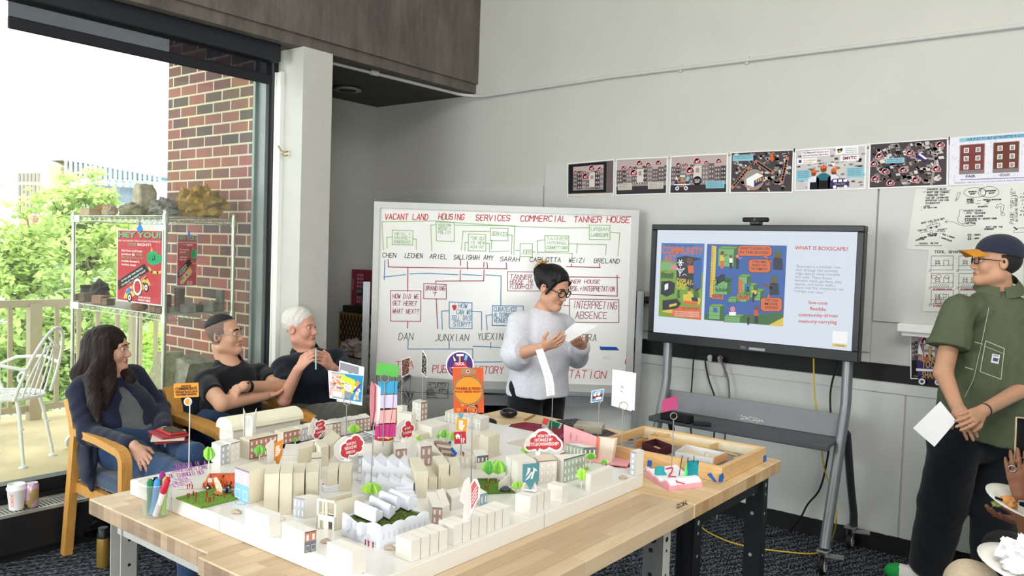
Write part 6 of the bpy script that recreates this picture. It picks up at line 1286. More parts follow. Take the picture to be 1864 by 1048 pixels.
def d7(q,R):
 q.R(.0,.0,1,1,CI['pk'],1)
 for i in range(90):x,y=R.uniform(.02,.98),R.uniform(.04,.96);q.L([(x,y),(x+.008,y-.03)],.0016,CI['gry'],1.5)
 q.R(.08,.03,1,.11,CI['blue'],2);q.T('OUR STUDY TO HELP GET PROPERTIES IN GOOD AND FAIR CONDITION TO EXCELLENT',.14,.095,.99,.05,CI['navy'],3)
 for x,c,s in((.09,'brk','FAIR'),(.36,'brk2','GOOD'),(.64,'brk','EXCELLENT')):
  q.R(x-.006,.17,x+.20,.78,CI['gry'],2);q.R(x,.18,x+.194,.76,CI[c],3)
  for i in range(2):
   for j in range(3):q.R(x+.03+i*.095,.24+j*.17,x+.07+i*.095,.34+j*.17,CI['white'],4);q.R(x+.037+i*.095,.255+j*.17,x+.063+i*.095,.33+j*.17,CI['gry'],5)
  q.R(x-.004,.70,x+.198,.77,CI['wall2'],4);q.T(s,x+.05,.85,x+.05+(.08 if len(s)<6 else .16),.05,CI['navy'],3,.03)
 q.L([(.1,.89),(.6,.89)],.003,CI['navy'],3);q.T('Disclaimer: We do not want an estimation in many situations, housing statistics may not reflect reality',.05,.965,.98,.03,CI['navy'],3,0)
wposter([z2(97,285),z2(460,252),z2(455,540),z2(95,548)],'small poster of rowhouses on an old television screen, leftmost of the poster row',d1,1)
wposter([z2(470,250),z2(872,232),z2(865,522),z2(467,533)],'grey rowhouse poster with two cream caption boxes beside the television picture poster',d2,2)
wposter([z2(893,228),z2(1335,205),z2(1330,515),z2(882,521)],'grey rowhouse poster with a purple tool cart and black speech bubble',d3,3)
wposter([z2(1355,200),z2(1845,178),z2(1835,512),z2(1347,515)],'aerial view poster with orange streets and a round van inset',d4,4)
wposter([z3(72,180),z3(635,140),z3(625,490),z3(68,508)],'poster of three workers in orange hard hats over an aerial view',d5,5)
wposter([z3(655,135),z3(1275,90),z3(1270,466),z3(645,490)],'aerial view poster dotted with red house clouds and a purple van',d6,6)
wposter([z3(1285,87),z3(2300,8),z3(2290,430),z3(1275,462)],'pale poster comparing brick houses marked fair, good and excellent',d7,7)
PAPM=M('tracing_paper','#dcdbd3',.7,var=.02,scale=6);INKK=P_('#303034');INKR=P_('#c0484c')
def wsheet(cor,label,draw,y=YW-.021):
 P=[at(*p,1,y)for p in cor];c=sum(P,Vector())/4;t=thing('paper_sheet',label,'paper sheet',tuple(c));m=MB();pl=Pl(P[3],(1,0,0),(0,0,1),m,.0004);m.prism(P,(0,.001,0),0);m.build('sheet',PAPM,t);m=MB();pl.mb=m;draw(Quad(pl,cor),pl);m.build('drawing',[INKK,INKR],t);return t
z4=lambda x,y:(1660+x*.14316,330+y*.14316)
def s1(q,pl):
 H=lambda s,x0,y0,x1,h,k=0,dy=-6:pl.pxhand(s,*z4(x0,y0),*z4(x1,y0+dy),h*.143,.0022,k)
 L=lambda pts,w=.002:pl.pxline([z4(*p)for p in pts],w,0)
 H('EDWARDS BLDG',190,112,430,20);L([(140,135),(495,112)])
 for i,(s,x0,x1)in enumerate((('WHAT ARE COMMON',190,470),('PROBLEMS THAT',190,415),('CAN BE LEARNING',175,460),('OPPORTUNITIES FOR',170,465),('STUDENTS?',175,355))):H(s,x0,152+i*34,x1,18)
 H('- LEAKS',120,325,225,13);H('- NO HEATING',110,345,315,13);H('-',110,375,130,12)
 L([(565,230),(580,145),(615,140),(590,220),(565,230)]);L([(560+14*math.cos(a),237+14*math.sin(a))for a in[i*.7 for i in range(10)]])
 for cx,cy,rx,ry in((800,142,140,62),(985,135,120,70),(893,140,50,55)):L([(cx+rx*math.cos(i*PI/12),cy+ry*math.sin(i*PI/12))for i in range(25)])
 H('MATERIAL',720,140,825,14);H('SHOP',740,168,805,14);H('STEWARDS',945,130,1065,15);H('SHOP',980,158,1048,14);H('E',865,130,885,28)
 for i,s in enumerate(('BUDGET','CLIENT','LATER')):H(s,700,238+i*22,785,14)
 H('PEOPLE WATCHING',908,242,1130,13);H('SELF',950,262,1000,13);H('STUDENTS',840,330,960,13);L([(830,247),(880,247)]);L([(810,285),(865,282)]);L([(920,298),(980,272)])
 L([(640,358),(605,368),(598,440),(578,478),(590,520),(660,550)]);H('CHARACTERS:',655,382,905,19,dy=-2);H('- RTR, TEACHER',655,415,930,18,dy=-2);H('MORE BUILDERS',680,452,900,14);H('STEWARDS W/ QUESTIONS',670,485,1075,16);H('- STUDENTS',635,513,820,16);H('- FOR CAR',635,545,800,16)
 L([(420,518),(445,505),(520,512),(600,550),(680,570),(800,555),(812,530),(760,520),(660,528)]);L([(445,495),(420,518),(450,525)])
 L([(1065,330),(1085,295),(1130,282),(1170,305),(1165,350),(1155,395),(1130,390),(1128,350),(1135,320),(1105,318),(1080,345),(1065,330)]);L([(1155+22*math.cos(a),418+18*math.sin(a))for a in[i*.7 for i in range(10)]])
 for a,b,s in(((120,555),(420,490),'WHAT CAN THIS BE?'),):pl.pxhand(s,*z4(120,540),*z4(415,480),18*.143,.0022,0)
 L([(195,595),(190,570),(225,560),(245,525),(290,510),(320,535),(355,540),(350,565),(195,595)]);L([(225,560),(320,535)]);L([(262,520),(268,550)])
 for x,y in((242,590),(312,577)):L([(x+9*math.cos(a),y+9*math.sin(a))for a in[i*.7 for i in range(10)]],.004)
 H('"DRIVE',65,640,190,22,dy=-14);L([(110,655),(205,635)]);H('PARK"',330,632,450,22,dy=-14);L([(300,635),(420,640)]);L([(248+20*math.cos(a),638+16*math.sin(a))for a in[i*.7 for i in range(10)]])
 H('TOOL-SHARE',195,680,320,14);H('LEARNING',205,700,310,14);H('- LISTEN MAPS',75,735,185,13,dy=-22);H('DRAWING',50,755,155,13,dy=-16);H('- TOOL LIBRARY',355,665,540,14,dy=62);H('- CURRICULUM',350,715,500,14,dy=50);H('MODEL BLDG',95,800,330,18);L([(40,815),(380,820)],.003)
 pl.pxhand('PARK "DRIVE"',*z4(1300,540),*z4(1312,90),46*.143,.0022,0);pl.pxhand('SITUATE MYSELF',*z4(1345,510),*z4(1338,170),20*.143,.0022,0)
 for i,s in enumerate(('- SHOW','CARS','IT IS','IN','- MORE','THAN','A PARK')):H(s,1375,165+i*45,1500,18,dy=-3)
 H('WHAT ARE THE',940,588,1150,15,dy=-3);H('PERSONS?',920,615,1040,15,dy=-3);H('- PEOPLE',770,690,870,15);H('- DRAW',770,735,850,14)
 for y in(675,718):L([(715,y),(748,y),(748,y+22),(715,y+22),(715,y)],.004)
 L([(1290,640),(1330,600),(1420,590),(1500,640),(1290,650)]);L([(1300,585),(1335,610)],.006)
wsheet([(1667,344),(1990,322),(1982,470),(1650,453)],'big thin paper sheet of handwritten ideas on the wall above the storyboard sheet',s1)
z5=lambda x,y:(1580+x*.37221,330+y*.37214)
def s2(q,pl):
 pl.pxhand('TOOL SHARE "THE TRAVELING"',*z5(325,350),*z5(700,350),4.2,.0028,0)
 L=lambda pts,w=.002,k=0:pl.pxline([z5(*p)for p in pts],w,k)
 for j,y in enumerate((365,450,532)):
  for i,x in enumerate((310,445)):
   w=108;h=68;L([(x,y),(x+w,y),(x+w-3,y+h),(x-2,y+h)],.0022,0);L([(x-2,y+h),(x,y)],.0022,0);L([(x,y+h*.7),(x+w,y+h*.66)])
   for kx in((20,40),(60,84)):L([(x+kx[0],y+h*.7),(x+kx[0],y+h*.3),(x+kx[1],y+h*.3),(x+kx[1],y+h*.68)])
   for a in range(4):L([(x+24+a%2*10,y+h*.42+a//2*9),(x+28+a%2*10,y+h*.42+a//2*9)],.004)
   if j:[L([(x+8+a*10,y+h),(x+18+a*10,y+h*.78)])for a in range(8)]
   L([(x-6+5*math.cos(a),y+h+4+5*math.sin(a))for a in[b*.8 for b in range(9)]])
   if j:pl.pxhand('NEIGHBORHOOD NEEDS',*z5(x+8,y+h+12),*z5(x+100,y+h+14),2.6,.0018,1)
 for x,y in((323,467),(347,464),(386,468)):L([(x+12*math.cos(a),y+9*math.sin(a))for a in[b*.7 for b in range(10)]],.0025,1)
 L([(330,575),(358,575),(356,598),(332,598),(330,575)],.003,1);L([(365+20*math.cos(a),560+10*math.sin(a))for a in[b*.6 for b in range(12)]])
wsheet([z5(297,335),z5(760,332),z5(760,640),z5(268,635)],'storyboard sheet of small framed sketches behind the man in the cap',s2,YW-.023)
p=at(1634,588,1,YW-.11);pb=at(1634,603,1,YW-.11)
m=MB();m.b2((p.x,YW-.12,pb.z),(p.x+1.3,YW-.009,p.z),bev=.004);m.b2((p.x+.02,YW-.10,pb.z-.02),(p.x+1.3,YW-.02,pb.z));struct(m,'trim_8_ledge',WHITE)
def d8(q,R):
 q.R(.03,.02,.97,.98,CI['roof'],1);q.R(.03,.02,.97,.3,CI['sky'],1.5);rowhouses(q,R,.03,.97,.15,.62,2);q.R(.03,.62,.97,.98,CI['blk'],4);q.R(.28,.25,.62,.6,CI['wall2'],5)
 for x in(.33,.48):
  for y in(.3,.44):q.R(x,y,x+.1,y+.09,CI['win'],6)
 for x,y,r in((.36,.22,.09),(.78,.38,.08)):cloud(q,x,y,r)
 toolcart(q,.15,.62,.62);q.T('CALL 1-800-STEWARD',.08,.955,.93,.035,CI['gold'],6)
ta=wposter([z5(205,722),z5(420,736),z5(420,975),z5(207,966)],'dark tool cart poster under the white ledge behind the man in the cap',d8,8);ta['group']='x';del ta['group']
# signs and wire card holders on the model
WIRE=M('wire_steel','#a9a6a0',.35,.7,var=.03)
HR=Vector((_rt.x,_rt.y,0)).normalized()
def rot2(v,a):return Vector((v.x*math.cos(a)-v.y*math.sin(a),v.x*math.sin(a)+v.y*math.cos(a),0))
def standing(x,y,z0,ang=0):P=atz(x,y,z0);return P,rot2(HR,ang)
def holder(label,bx_,by,z0,ytop,ring=None,cat='card holder',lean=0):
 P=atz(bx_,by,z0);h=hgt(bx_,ytop,by,z0);t=thing('card_holder',label,cat,tuple(P));top=P+Vector((0,0,h))+HR*lean
 m=MB();m.tube([P+Vector((0,0,.0005)),top],.0017,7)
 m.build('wire',WIRE,t)
 if ring:
  r=ring*(P-CAM).dot(_fw)/FPX;m=MB();n=HR
  for dy in(0,.0025):m.tube([top+HR*(r*math.cos(a))+Vector((-HR.y*dy,HR.x*dy,r+r*math.sin(a)))for a in[i*PI/10 for i in range(20)]],.0012,6,closed=True)
  m.build('ring',WIRE,t)
 return t,P,top
def cardpl(P,ang,off=0):U=rot2(HR,ang);m=MB();pl=Pl(Vector((P.x,P.y,P.z)),U,(0,0,1),m,.0004);pl.O=pl.O-pl.N*off;return m,pl
def solidcard(pl,pts,th=.0008,mi=0):
 q=[pl.px(*p)for p in pts];pl.mb.prism([pl.P(u,v,0)for u,v in q],-pl.N*th,mi)
def card(label,P,ang,pts,mats,draw=None,off=0.002,nm='card',cat='card',th=.0008,group=None):
 m,pl=cardpl(P,ang,off);solidcard(pl,pts,th)
 if draw:draw(pl)
 return single(m,nm,mats,label,cat,group)
ORG=P_('#e0953a');DRK=P_('#3a2a1c')
t,P,top=holder('clear rod stand holding the small orange text sign',343.8,852,ZM,728);t.children[0].data.materials[0]=M('clear_rod','#dcdcd8',.15)
def dr(pl):
 q=Quad(pl,[(316,698),(361,696),(362,722),(317,724)])
 for s,y,h,a,b in(('HOW CAN WE',.27,.14,.3,.7),('COMMEMORATE',.48,.2,.06,.94),('ORDINARY BLACK LIFE IN',.68,.14,.05,.95),('STRAWBERRY MANSION?',.86,.14,.08,.92)):q.T(s,a,y,b,h,1,2,.04)
card('small orange sign reading commemorate on a clear rod by the woman in the blazer',P,0,[(316,698),(361,696),(362,722),(317,724)],[ORG,DRK],dr)
def dr(pl):u,v=pl.px(342,731);r=7*(P-CAM).dot(_fw)/FPX;pl.disc(u,v,r*.8,1,2)
card('round orange tag on the clear rod under the orange text sign',P,0,[(342+7.5*math.cos(i*PI/8),731+7.5*math.sin(i*PI/8))for i in range(16)],[WPAP,ORG],dr,off=.003,cat='tag')
t,P,top=holder('wire card stand holding the bright blue and green booklet cards',629.5,800,ZM,737,6.5)
B5=[P_(c)for c in('#f0eff4','#2f8fb8','#c9d84a','#e89a4a','#d9b7a8','#3a4a9a','#f2e2d6','#c85a6a','#8b8b93')]
def dr(pl):
 c=[(597,675),(662,683),(658,734),(599,724)];q=Quad(pl,c);q.R(.1,.02,.99,.96,1,2);q.R(.1,.05,.48,.93,4,3);q.P([(.35,.04),(.75,.2),(.88,.45),(.62,.85),(.4,.7)],2,3.5);R=random.Random(5)
 for i in range(40):q.D(R.uniform(.13,.44),R.uniform(.12,.6),R.uniform(.02,.045),R.choice([3,6,8,7,3,6]),4,7)
 for i in range(18):q.D(R.uniform(.72,.95),R.uniform(.45,.88),.035,R.choice([6,4,0]),4,7)
 q.P([(.75,.35),(.85,.2),(.92,.3),(.85,.48)],3,5);q.P([(.72,.62),(.92,.3),(.95,.34),(.78,.66)],5,5);q.D(.57,.5,.11,0,5);[q.T('PLAY',.5,.42+i*.09,.64,.07,8,6)for i in range(3)];q.R(.14,.72,.4,.88,0,5);q.P([(.48,.62),(.7,.68),(.66,.9),(.48,.85)],8,5)
 u,v=q(.07,.88);pl.text('BOXSCAPE',u,v,.06*q.w,7,4,fit=q.h*.5,rot=PI/2+q.rot,bold=.02)
card('bright blue, green and orange booklet card on the wire stand before the white haired man',top,-.1,[(597,674),(662,683),(658,735),(600,724)],B5,dr)
def dr(pl):q=Quad(pl,[(618,657),(663,669),(661,690),(615,681)]);q.R(.04,.06,.80,.98,1,2);q.P([(.06,.95),(.1,.6),(.4,.65),(.38,.95)],2,3);q.P([(.5,.95),(.55,.65),(.78,.75),(.78,.98)],2,3)
card('pale grey photo card standing behind the bright booklet card',top,-.1,[(618,656),(663,668),(659,738),(613,730)],[WPAP,P_('#8b8b93'),P_('#e6e4ea')],dr,off=.008)
t,P,top=holder('tall wire stand rising through the coloured cards above the round drum',697,812,ZM+.05,696,7.5)
for k,(lab,pts,col)in enumerate((('green card at the top of the coloured card tower',[(687,660),(726,665),(724,687),(684,682)],'#5cb04e'),('blue card under the green card in the coloured card tower',[(688,694),(724,693),(723,716),(689,717)],'#3f9cc4'),('lilac card in the middle of the coloured card tower',[(691,719),(723,718),(723,742),(689,743)],'#cfc3e0'),('pink card under the lilac card in the coloured card tower',[(688,747),(721,745),(720,769),(686,771)],'#e2a6a4'),('magenta card lowest in the coloured card tower',[(683,773),(721,771),(720,795),(682,795)],'#b8387a'))):
 P2=P.copy();card(lab,P2,-.05,pts,[P_(col)],off=.004)
m=MB();pl=Pl(P,HR,(0,0,1),m);f=lambda x,y:pl.P(*pl.px(x,y),0)+pl.N*.004
m.tube([f(720,684),(f(716,735)),f(708,795)],.0009,5);m.tube([f(686,682),f(688,745),f(692,795)],.0009,5);single(m,'card_string',P_('#2c2c34'),'dark strings joining the coloured cards of the tower','string')
t,P,top=holder('thin wire holding the bundle of folded pink papers',674,905,ZM,772,None,lean=.004)
for k,(x0,x1,c)in enumerate(((674,681,'#d8929a'),(677,684,'#b4505e'),(680,687,'#e2c3c4'),(683,690,'#d9d5d8'),(686,692,'#efedf0'))):
 card('folded %s in the bundle on the thin wire'%('pink paper nearest the edge','dark rose paper','pale rose paper','pale grey paper','white printed paper')[k],P,.9-.12*k,[((x0+x1)/2-1,693+k*2),(x1+1,702+k),(x1,745),((x0+x1)/2-1,776),(x0-1,740),(x0,705)],[P_(c)],off=.002*k,nm='folded_paper',cat='paper')
for lab,bx_,by,yt,pts,ang,cols,seed in(('brown photo card on a wire in front of the grey sketch sheet',730.5,742,688,[(730,654),(747,649),(745,680),(731,687)],.75,('#7a4f42','#d9cbb8','#3a2a26'),2),('dark photo card seen nearly edge on above the brown windowed tower',768.5,733,686,[(769,636),(777,651),(777,688),(767,678)],-1.05,('#2c2826','#e0b070','#efe8dc'),3)):
 zb=ZM+(.09 if seed==3 else .07);t,P,top=holder('wire holding the '+lab.split(' on')[0].split(' seen')[0],bx_,by,zb,yt)
 def dr(pl):
  q=Quad(pl,pts);q.R(.06,.05,.94,.95,1,2);R=random.Random(seed)
  for i in range(40):x,y=R.uniform(.08,.85),R.uniform(.08,.88);q.R(x,y,x+.07,y+.04,R.choice([2,3]),3+i*.01)
 card(lab,P,ang,pts,[WPAP]+[P_(c)for c in cols],dr)
t,P,top=holder('wire stand with a ring holding the orange fresh food card',857.5,882,ZM,756,8.5,lean=-.004)
FC=[P_(c)for c in('#c8562c','#d98a2c','#2a201c','#8c2f22','#e0d6c0','#9a7a5c')]
def dr(pl):
 c=[(824,669),(880,669),(881,751),(826,751)];q=Quad(pl,c);R=random.Random(6)
 for i in range(14):q.D(R.uniform(.08,.92),R.uniform(.82,.96),R.uniform(.03,.07),1 if i%3 else 3,1.5,8)
 q.P([(.25,.15),(.28,.02),(.55,.01),(.78,.04),(.75,.15)],5,2);q.D(.5,.08,.06,4,3);q.D(.5,.08,.04,3,4);q.D(.5,.5,.495,2,3,40)
 for i in range(56):a=i*2*PI/56;q.L([(.5+.475*math.cos(a),.5+.475*.685*math.sin(a)),(.5+.475*math.cos(a+.06),.5+.475*.685*math.sin(a+.06))],.0012,4,4)
 q.D(.5,.5,.45,1,5,40);q.T('WHERE IS FRESH',.06,.485,.92,.05,3,6,.05);q.T('FOOD NEEDED MOST?',.07,.55,.91,.042,3,6,.05)
card('orange card with a big circle asking where fresh food is needed',top,0,[(824,669),(880,669),(881,751),(826,751)],FC,dr,off=.003)
def dr(pl):
 q=Quad(pl,[(812,640),(862,638),(862,690),(812,690)]);q.D(.5,.5,.47,1,2,36);q.P([(.28,.42),(.72,.38),(.78,.72),(.3,.75)],2,3);q.T('TOOL',.33,.50,.68,.1,0,4);q.R(.2,.57,.8,.60,0,5);q.R(.24,.55,.27,.62,0,6);q.R(.74,.55,.77,.62,0,6);q.T('SHARE',.33,.72,.7,.09,0,4)
 q.R(.47,.12,.53,.4,3,4);q.R(.38,.1,.64,.17,0,5);q.P([(.25,.14),(.36,.32),(.3,.36)],0,4);q.P([(.66,.32),(.7,.12),(.8,.16),(.74,.34)],4,4)
 for i,s in enumerate('TRAVELING TOOLBOX'):a=PI*.98-i*PI*.98/16;u,v=q(.5+.40*math.cos(PI+(i-8)*.17+PI/2),.5-.40*math.sin(PI+(i-8)*.17+PI/2));s!=' ' and pl.text(s,u,v,.06*q.h,3,4,al='c',rot=(i-8)*.17)
card('purple round toolbox badge behind the orange fresh food card',top+Vector((-HR.y,HR.x,0))*.02,0,[(837+25.5*math.cos(i*PI/20),664+25.5*math.sin(i*PI/20))for i in range(40)],[WPAP]+[P_(c)for c in('#4a2f6c','#c23a44','#d9973c','#6fb0bc')],dr,off=.002,cat='badge')
t,P,top=holder('thin stick carrying the orange document and red house signs',838.5,831,ZM,790)
def dr(pl):q=Quad(pl,[(832,761),(850,764),(848,787),(831,782)]);q.P([(.2,.15),(.62,.1),(.62,.5),(.85,.4),(.7,.7),(.6,.95),(.22,.88)],1,2);[q.L([(.28,.3+i*.14),(.55,.28+i*.14)],.0012,0,3)for i in range(4)]
card('orange sign with a white document symbol above the red house sign',P,.1,[(832,760),(851,764),(848,787),(830,782)],[P_('#e59a38'),P_('#f4e6d2')],dr,off=.002,cat='sign')
def dr(pl):q=Quad(pl,[(826,786),(848,785),(849,807),(827,808)]);q.P([(.08,.36),(.3,.14),(.55,.36),(.48,.36),(.48,.58),(.37,.58),(.37,.44),(.27,.44),(.27,.58),(.16,.58),(.16,.36)],1,2);q.T('!?',.56,.9,.88,.36,1,2,.03)
card('red sign with a white house and question marks on the thin stick',P,0,[(826,786),(848,785),(849,807),(827,808)],[P_('#b8333c'),P_('#f6ecea')],dr,off=-.001,cat='sign')
def dr(pl):pass
card('small teal hand cutout above the orange document sign',P,0,[(834,752),(838,749),(840,753),(844,750),(843,758),(840,762),(836,761)],[P_('#5f9aa8')],None,off=.004,cat='sign')
SRED=P_('#b93a40');SWH=M('sign_white','#f3efee',.7,var=.01)
def bubble(label,base,zb,ang,outline,inner,lines,mats=None,foot=True,back=None):
 P=atz(*base,zb);t=thing('speech_sign',label,'sign',tuple(P),'red speech bubble signs on the model');m,pl=cardpl(P,ang,0);solidcard(pl,outline,.0018)
 pl.pxpoly(inner,1,2)
 for s,x0,y0,x1,y1,h in lines:pl.pxtext(s,x0,y0,x1,y1,h*1.12,0,3,bold=.012)
 m.build('front',mats or[SWH,SRED],t)
 if back:
  m,pl2=cardpl(P,ang+.5,.012);solidcard(pl2,back,.0015);m.build('back',M('sign_back','#e9e3dd',.7),t)
 if foot:
  m=MB();m.box((P.x,P.y,zb+.0012),(.03,.022,.0018),ang);D_=(P-CAM).dot(_fw);m.prism([P+Vector((0,0,.0005))-pl.U*.008,P+Vector((0,0,.0005))+pl.U*.008,P+pl.U*.006+Vector((0,0,.03)),P-pl.U*.006+Vector((0,0,.03))],-pl.N*.0015);m.build('foot',SWH,t)
 return t
def blob(cx,cy,rx,ry,lobes,grow=1.0,tail=None,tilt=0):
 pts=[]
 for i in range(64):
  a=2*PI*i/64;r=1+.10*abs(math.sin(lobes*a/2+.6));x,y=rx*grow*r*math.cos(a),ry*grow*r*math.sin(a);pts.append((cx+x,cy+y+tilt*x))
 return pts
def cloudpts(lobes,grow=0):
 """outer hull of a union of circles, by angle from the centre"""
 cx=sum(l[0]for l in lobes)/len(lobes);cy=sum(l[1]for l in lobes)/len(lobes);out=[]
 for i in range(96):
  a=2*PI*i/96;dx,dy=math.cos(a),math.sin(a);best=1
  for x,y,r in lobes:
   ex,ey=x-cx,y-cy;b=dx*ex+dy*ey;c_=ex*ex+ey*ey-(r+grow)**2;d=b*b-c_
   if d>0:best=max(best,b+math.sqrt(d))
  out.append((cx+dx*best,cy+dy*best))
 return out
L1=[(974,806,11),(988,797,13),(1004,803,11),(1012,809,9.5),(964,812,7),(990,808,10)]
zr=ZM+.068
def with_tail(pts,tail):
 i=max(range(len(pts)),key=lambda k:pts[k][1]-abs(pts[k][0]-tail[0])*2);return pts[:i]+[tail]+pts[i+1:]
bubble('red cloud sign asking about untangling title and ownership',(979,831),zr,0,with_tail(cloudpts(L1,3.2),(979,828)),with_tail(cloudpts(L1,0),(978,822)),[('HOW DO I',979,796,1002,795.5,5),('UNTANGLE MY',973,803.5,1006,802.5,5.2),('TITLE/OWNWERSHIP?',965,811.5,1017,810,5.4)],back=[(955,812),(957,800),(968,790),(980,781),(996,778),(1008,788),(1010,812)])
L2=[(630,816,9),(637,806,7),(648,801,8.5),(655,806,6),(652,815,7),(640,818,10),(628,824,8)]
bubble('heart shaped red sign asking about replacing a window',(631,838),ZM+.05,.35,with_tail(cloudpts(L2,2.5),(634,839)),with_tail(cloudpts(L2,0),(633,834)),[('HOW DO I',631,811.5,648,807,4.6),('REPLACE MY',628,819,650,814,4.8),('WINDOW?',630,826.5,647,823,4.6)],back=[(609,830),(608,812),(616,801),(628,793),(640,796),(640,825),(620,838)])
L3=[(579,772,5),(586,770,5),(588,779,4.5),(580,785,6.5),(576,792,5)]
bubble('narrow heart shaped red sign turned sideways before the far row',(577,802),ZM+.05,.8,with_tail(cloudpts(L3,1.6),(580,801)),with_tail(cloudpts(L3,0),(579,797)),[('HOW DO I',577.5,776,586,772,3),('FIND MY',576,783,587,779,3.2),('WORKER?',576,790,586,786,3)],back=[(560,792),(563,775),(571,760),(578,763),(577,790)])
L4=[(743,771,5),(747,779,6.5),(738,781,6),(736,790,5.5),(744,789,6)]
bubble('small red cloud sign about a leaking roof beside the coloured cards',(734,806),ZM+.045,.6,with_tail(cloudpts(L4,1.8),(742,802)),with_tail(cloudpts(L4,0),(742,799)),[('MY ROOF',737,782.5,747,779.5,3.6),('IS LEAKING!',734,790.5,749,787,3.8)],back=[(720,800),(719,782),(728,768),(737,762),(740,772),(732,800)])
P=atz(506,853,ZM+.06)
t=thing('arrow_sign','orange pointer sign with a white document symbol on the stepped card houses','sign',tuple(P));m,pl=cardpl(P,.45,0);solidcard(pl,[(499,808),(515,799),(514,828),(511,833),(506,852),(501,838),(496,838)],.0015)
q=Quad(pl,[(498,809),(514,800),(512,830),(497,838)]);q.P([(.25,.2),(.68,.22),(.72,.5),(.9,.5),(.7,.8),(.25,.85)],1,2);[q.L([(.32,.3+i*.12),(.62,.32+i*.12)],.0012,0,3)for i in range(4)];m.tube([P,P-Vector((0,0,.0594))],.001,5);m.build('front',[P_('#dc8a34'),P_('#f5e9d8')],t)
m,pl=cardpl(P,1.0,.006);solidcard(pl,[(485,808),(499,799),(499,840),(493,850),(489,849)],.0012);m.build('back',M('sign_back','#e9e3dd'),t)
P=atz(965,892,ZM+.055)
t=thing('arrow_sign','teal pointer sign with white tool symbols on the three joined houses','sign',tuple(P));m,pl=cardpl(P,.1,0);solidcard(pl,[(951.5,845),(982,842),(981,876),(974,877),(965.5,893),(957,878),(951,877)],.0015)
q=Quad(pl,[(951.5,845),(982,842),(981,876),(951,878)])
for pts in([(.3,.2),(.48,.24),(.42,.48),(.16,.7),(.28,.42)],[(.58,.42),(.62,.48),(.36,.82),(.12,.9),(.3,.72),(.48,.5)],[(.62,.2),(.84,.34),(.9,.46),(.8,.4),(.74,.42),(.6,.84),(.48,.82),(.64,.36)]):q.P(pts,1,2)
m.build('front',[P_('#4f8288'),P_('#cfd3d0')],t)
m=MB();m.bar(P+pl.U*-.022+pl.N*-.008,P+pl.U*-.012+pl.N*-.003+Vector((0,0,.028)),.005,.002);m.bar(P+pl.U*.016+pl.N*-.008+Vector((0,0,.0012)),P+pl.U*.012-pl.N*.003+Vector((0,0,.028)),.005,.002);m.box((P.x,P.y,ZM+.0563),(.036,.02,.0014),.3);m.build('foot',SWH,t)
P=atz(851,943,ZM+.052)
t=thing('leaf_sign','white leaf shaped sign with red stripes on the long row of seven houses','sign',tuple(P));m,pl=cardpl(P,-.9,0);solidcard(pl,[(857,880),(863,871),(868,872),(873,885),(872,905),(862,924),(855,940),(857,905)],.0015)
pl.pxpoly([(858,884),(864,874),(871,886),(870,905),(858,928)],1,2)
for i in range(4):pl.pxline([(860,905+i*6-6),(869,888+i*6-4)],.0018,0,3)
m.build('front',[SWH,P_('#b85a58')],t)
m,pl=cardpl(P,.5,.004);solidcard(pl,[(841,890),(846,874),(855,868),(858,890),(856,915),(855,945),(843,945),(845,918),(837,912)],.0015);m.build('back',M('sign_back','#e9e3dd'),t)
t,P,top=holder('wire stand holding the curled paper strip',1003,808,TZ+.01,722,None)
m=MB();pl=Pl(P,rot2(HR,-.1),(0,0,1),m,.0006);N_=pl.N;edge=[((975,637),(988,634)),((981,655),(994,651)),((987,672),(1000,668)),((992,690),(1006,684)),((994,706),(1009,702)),((995,721),(1010,718))]
vs=[]
for i,(a,b)in enumerate(edge):
 o=N_*(.012*math.sin(i*.6));vs+=[pl.P(*pl.px(*a),0)+o,pl.P(*pl.px(*b),0)+o]
m.add(vs,[(2*i,2*i+2,2*i+3,2*i+1)for i in range(5)],0,True);m.add([v-N_*.0008 for v in vs],[(2*i,2*i+1,2*i+3,2*i+2)for i in range(5)],0,True)
R=random.Random(3)
for i in range(5):
 for k in range(5):
  f=(k+.5)/5;a=vs[2*i].lerp(vs[2*i+2],f);b=vs[2*i+1].lerp(vs[2*i+3],f);c0,c1=a.lerp(b,.25)+N_*.0006,a.lerp(b,R.uniform(.6,.8))+N_*.0006;d=Vector((0,0,.0012));m.add([c0,c1,c1+d,c0+d],[(0,1,2,3)],1)
single(m,'paper_strip',[WPAP,P_('#8f8f96')],'long curled printed paper strip standing in front of the standing woman','paper strip')
t,P,top=holder('wire stand with a small ring holding the little blue card',1087,832,TZ+.01,734,2.6)
def dr(pl):q=Quad(pl,[(1077,711),(1100,707),(1097,730),(1075,733)]);q.R(.05,.05,.95,.93,1,2);q.T('MARKET',.3,.25,.75,.14,0,4);q.P([(.1,.42),(.9,.36),(.9,.62),(.12,.7)],2,3);[q.D(x,.38,.12,0,3.5,10)for x in(.3,.6)];q.P([(.35,.8),(.4,.6),(.8,.6),(.85,.78)],0,4)
card('little light blue card with a red and white picture on a wire stand',top,.25,[(1077,711),(1100,707),(1097,730),(1075,733)],[WPAP,P_('#6fa8cc'),P_('#8c2a34')],dr)
t,P,top=holder('wire stand with a ring holding the white card stack',1131,832,ZM,746,7.5)
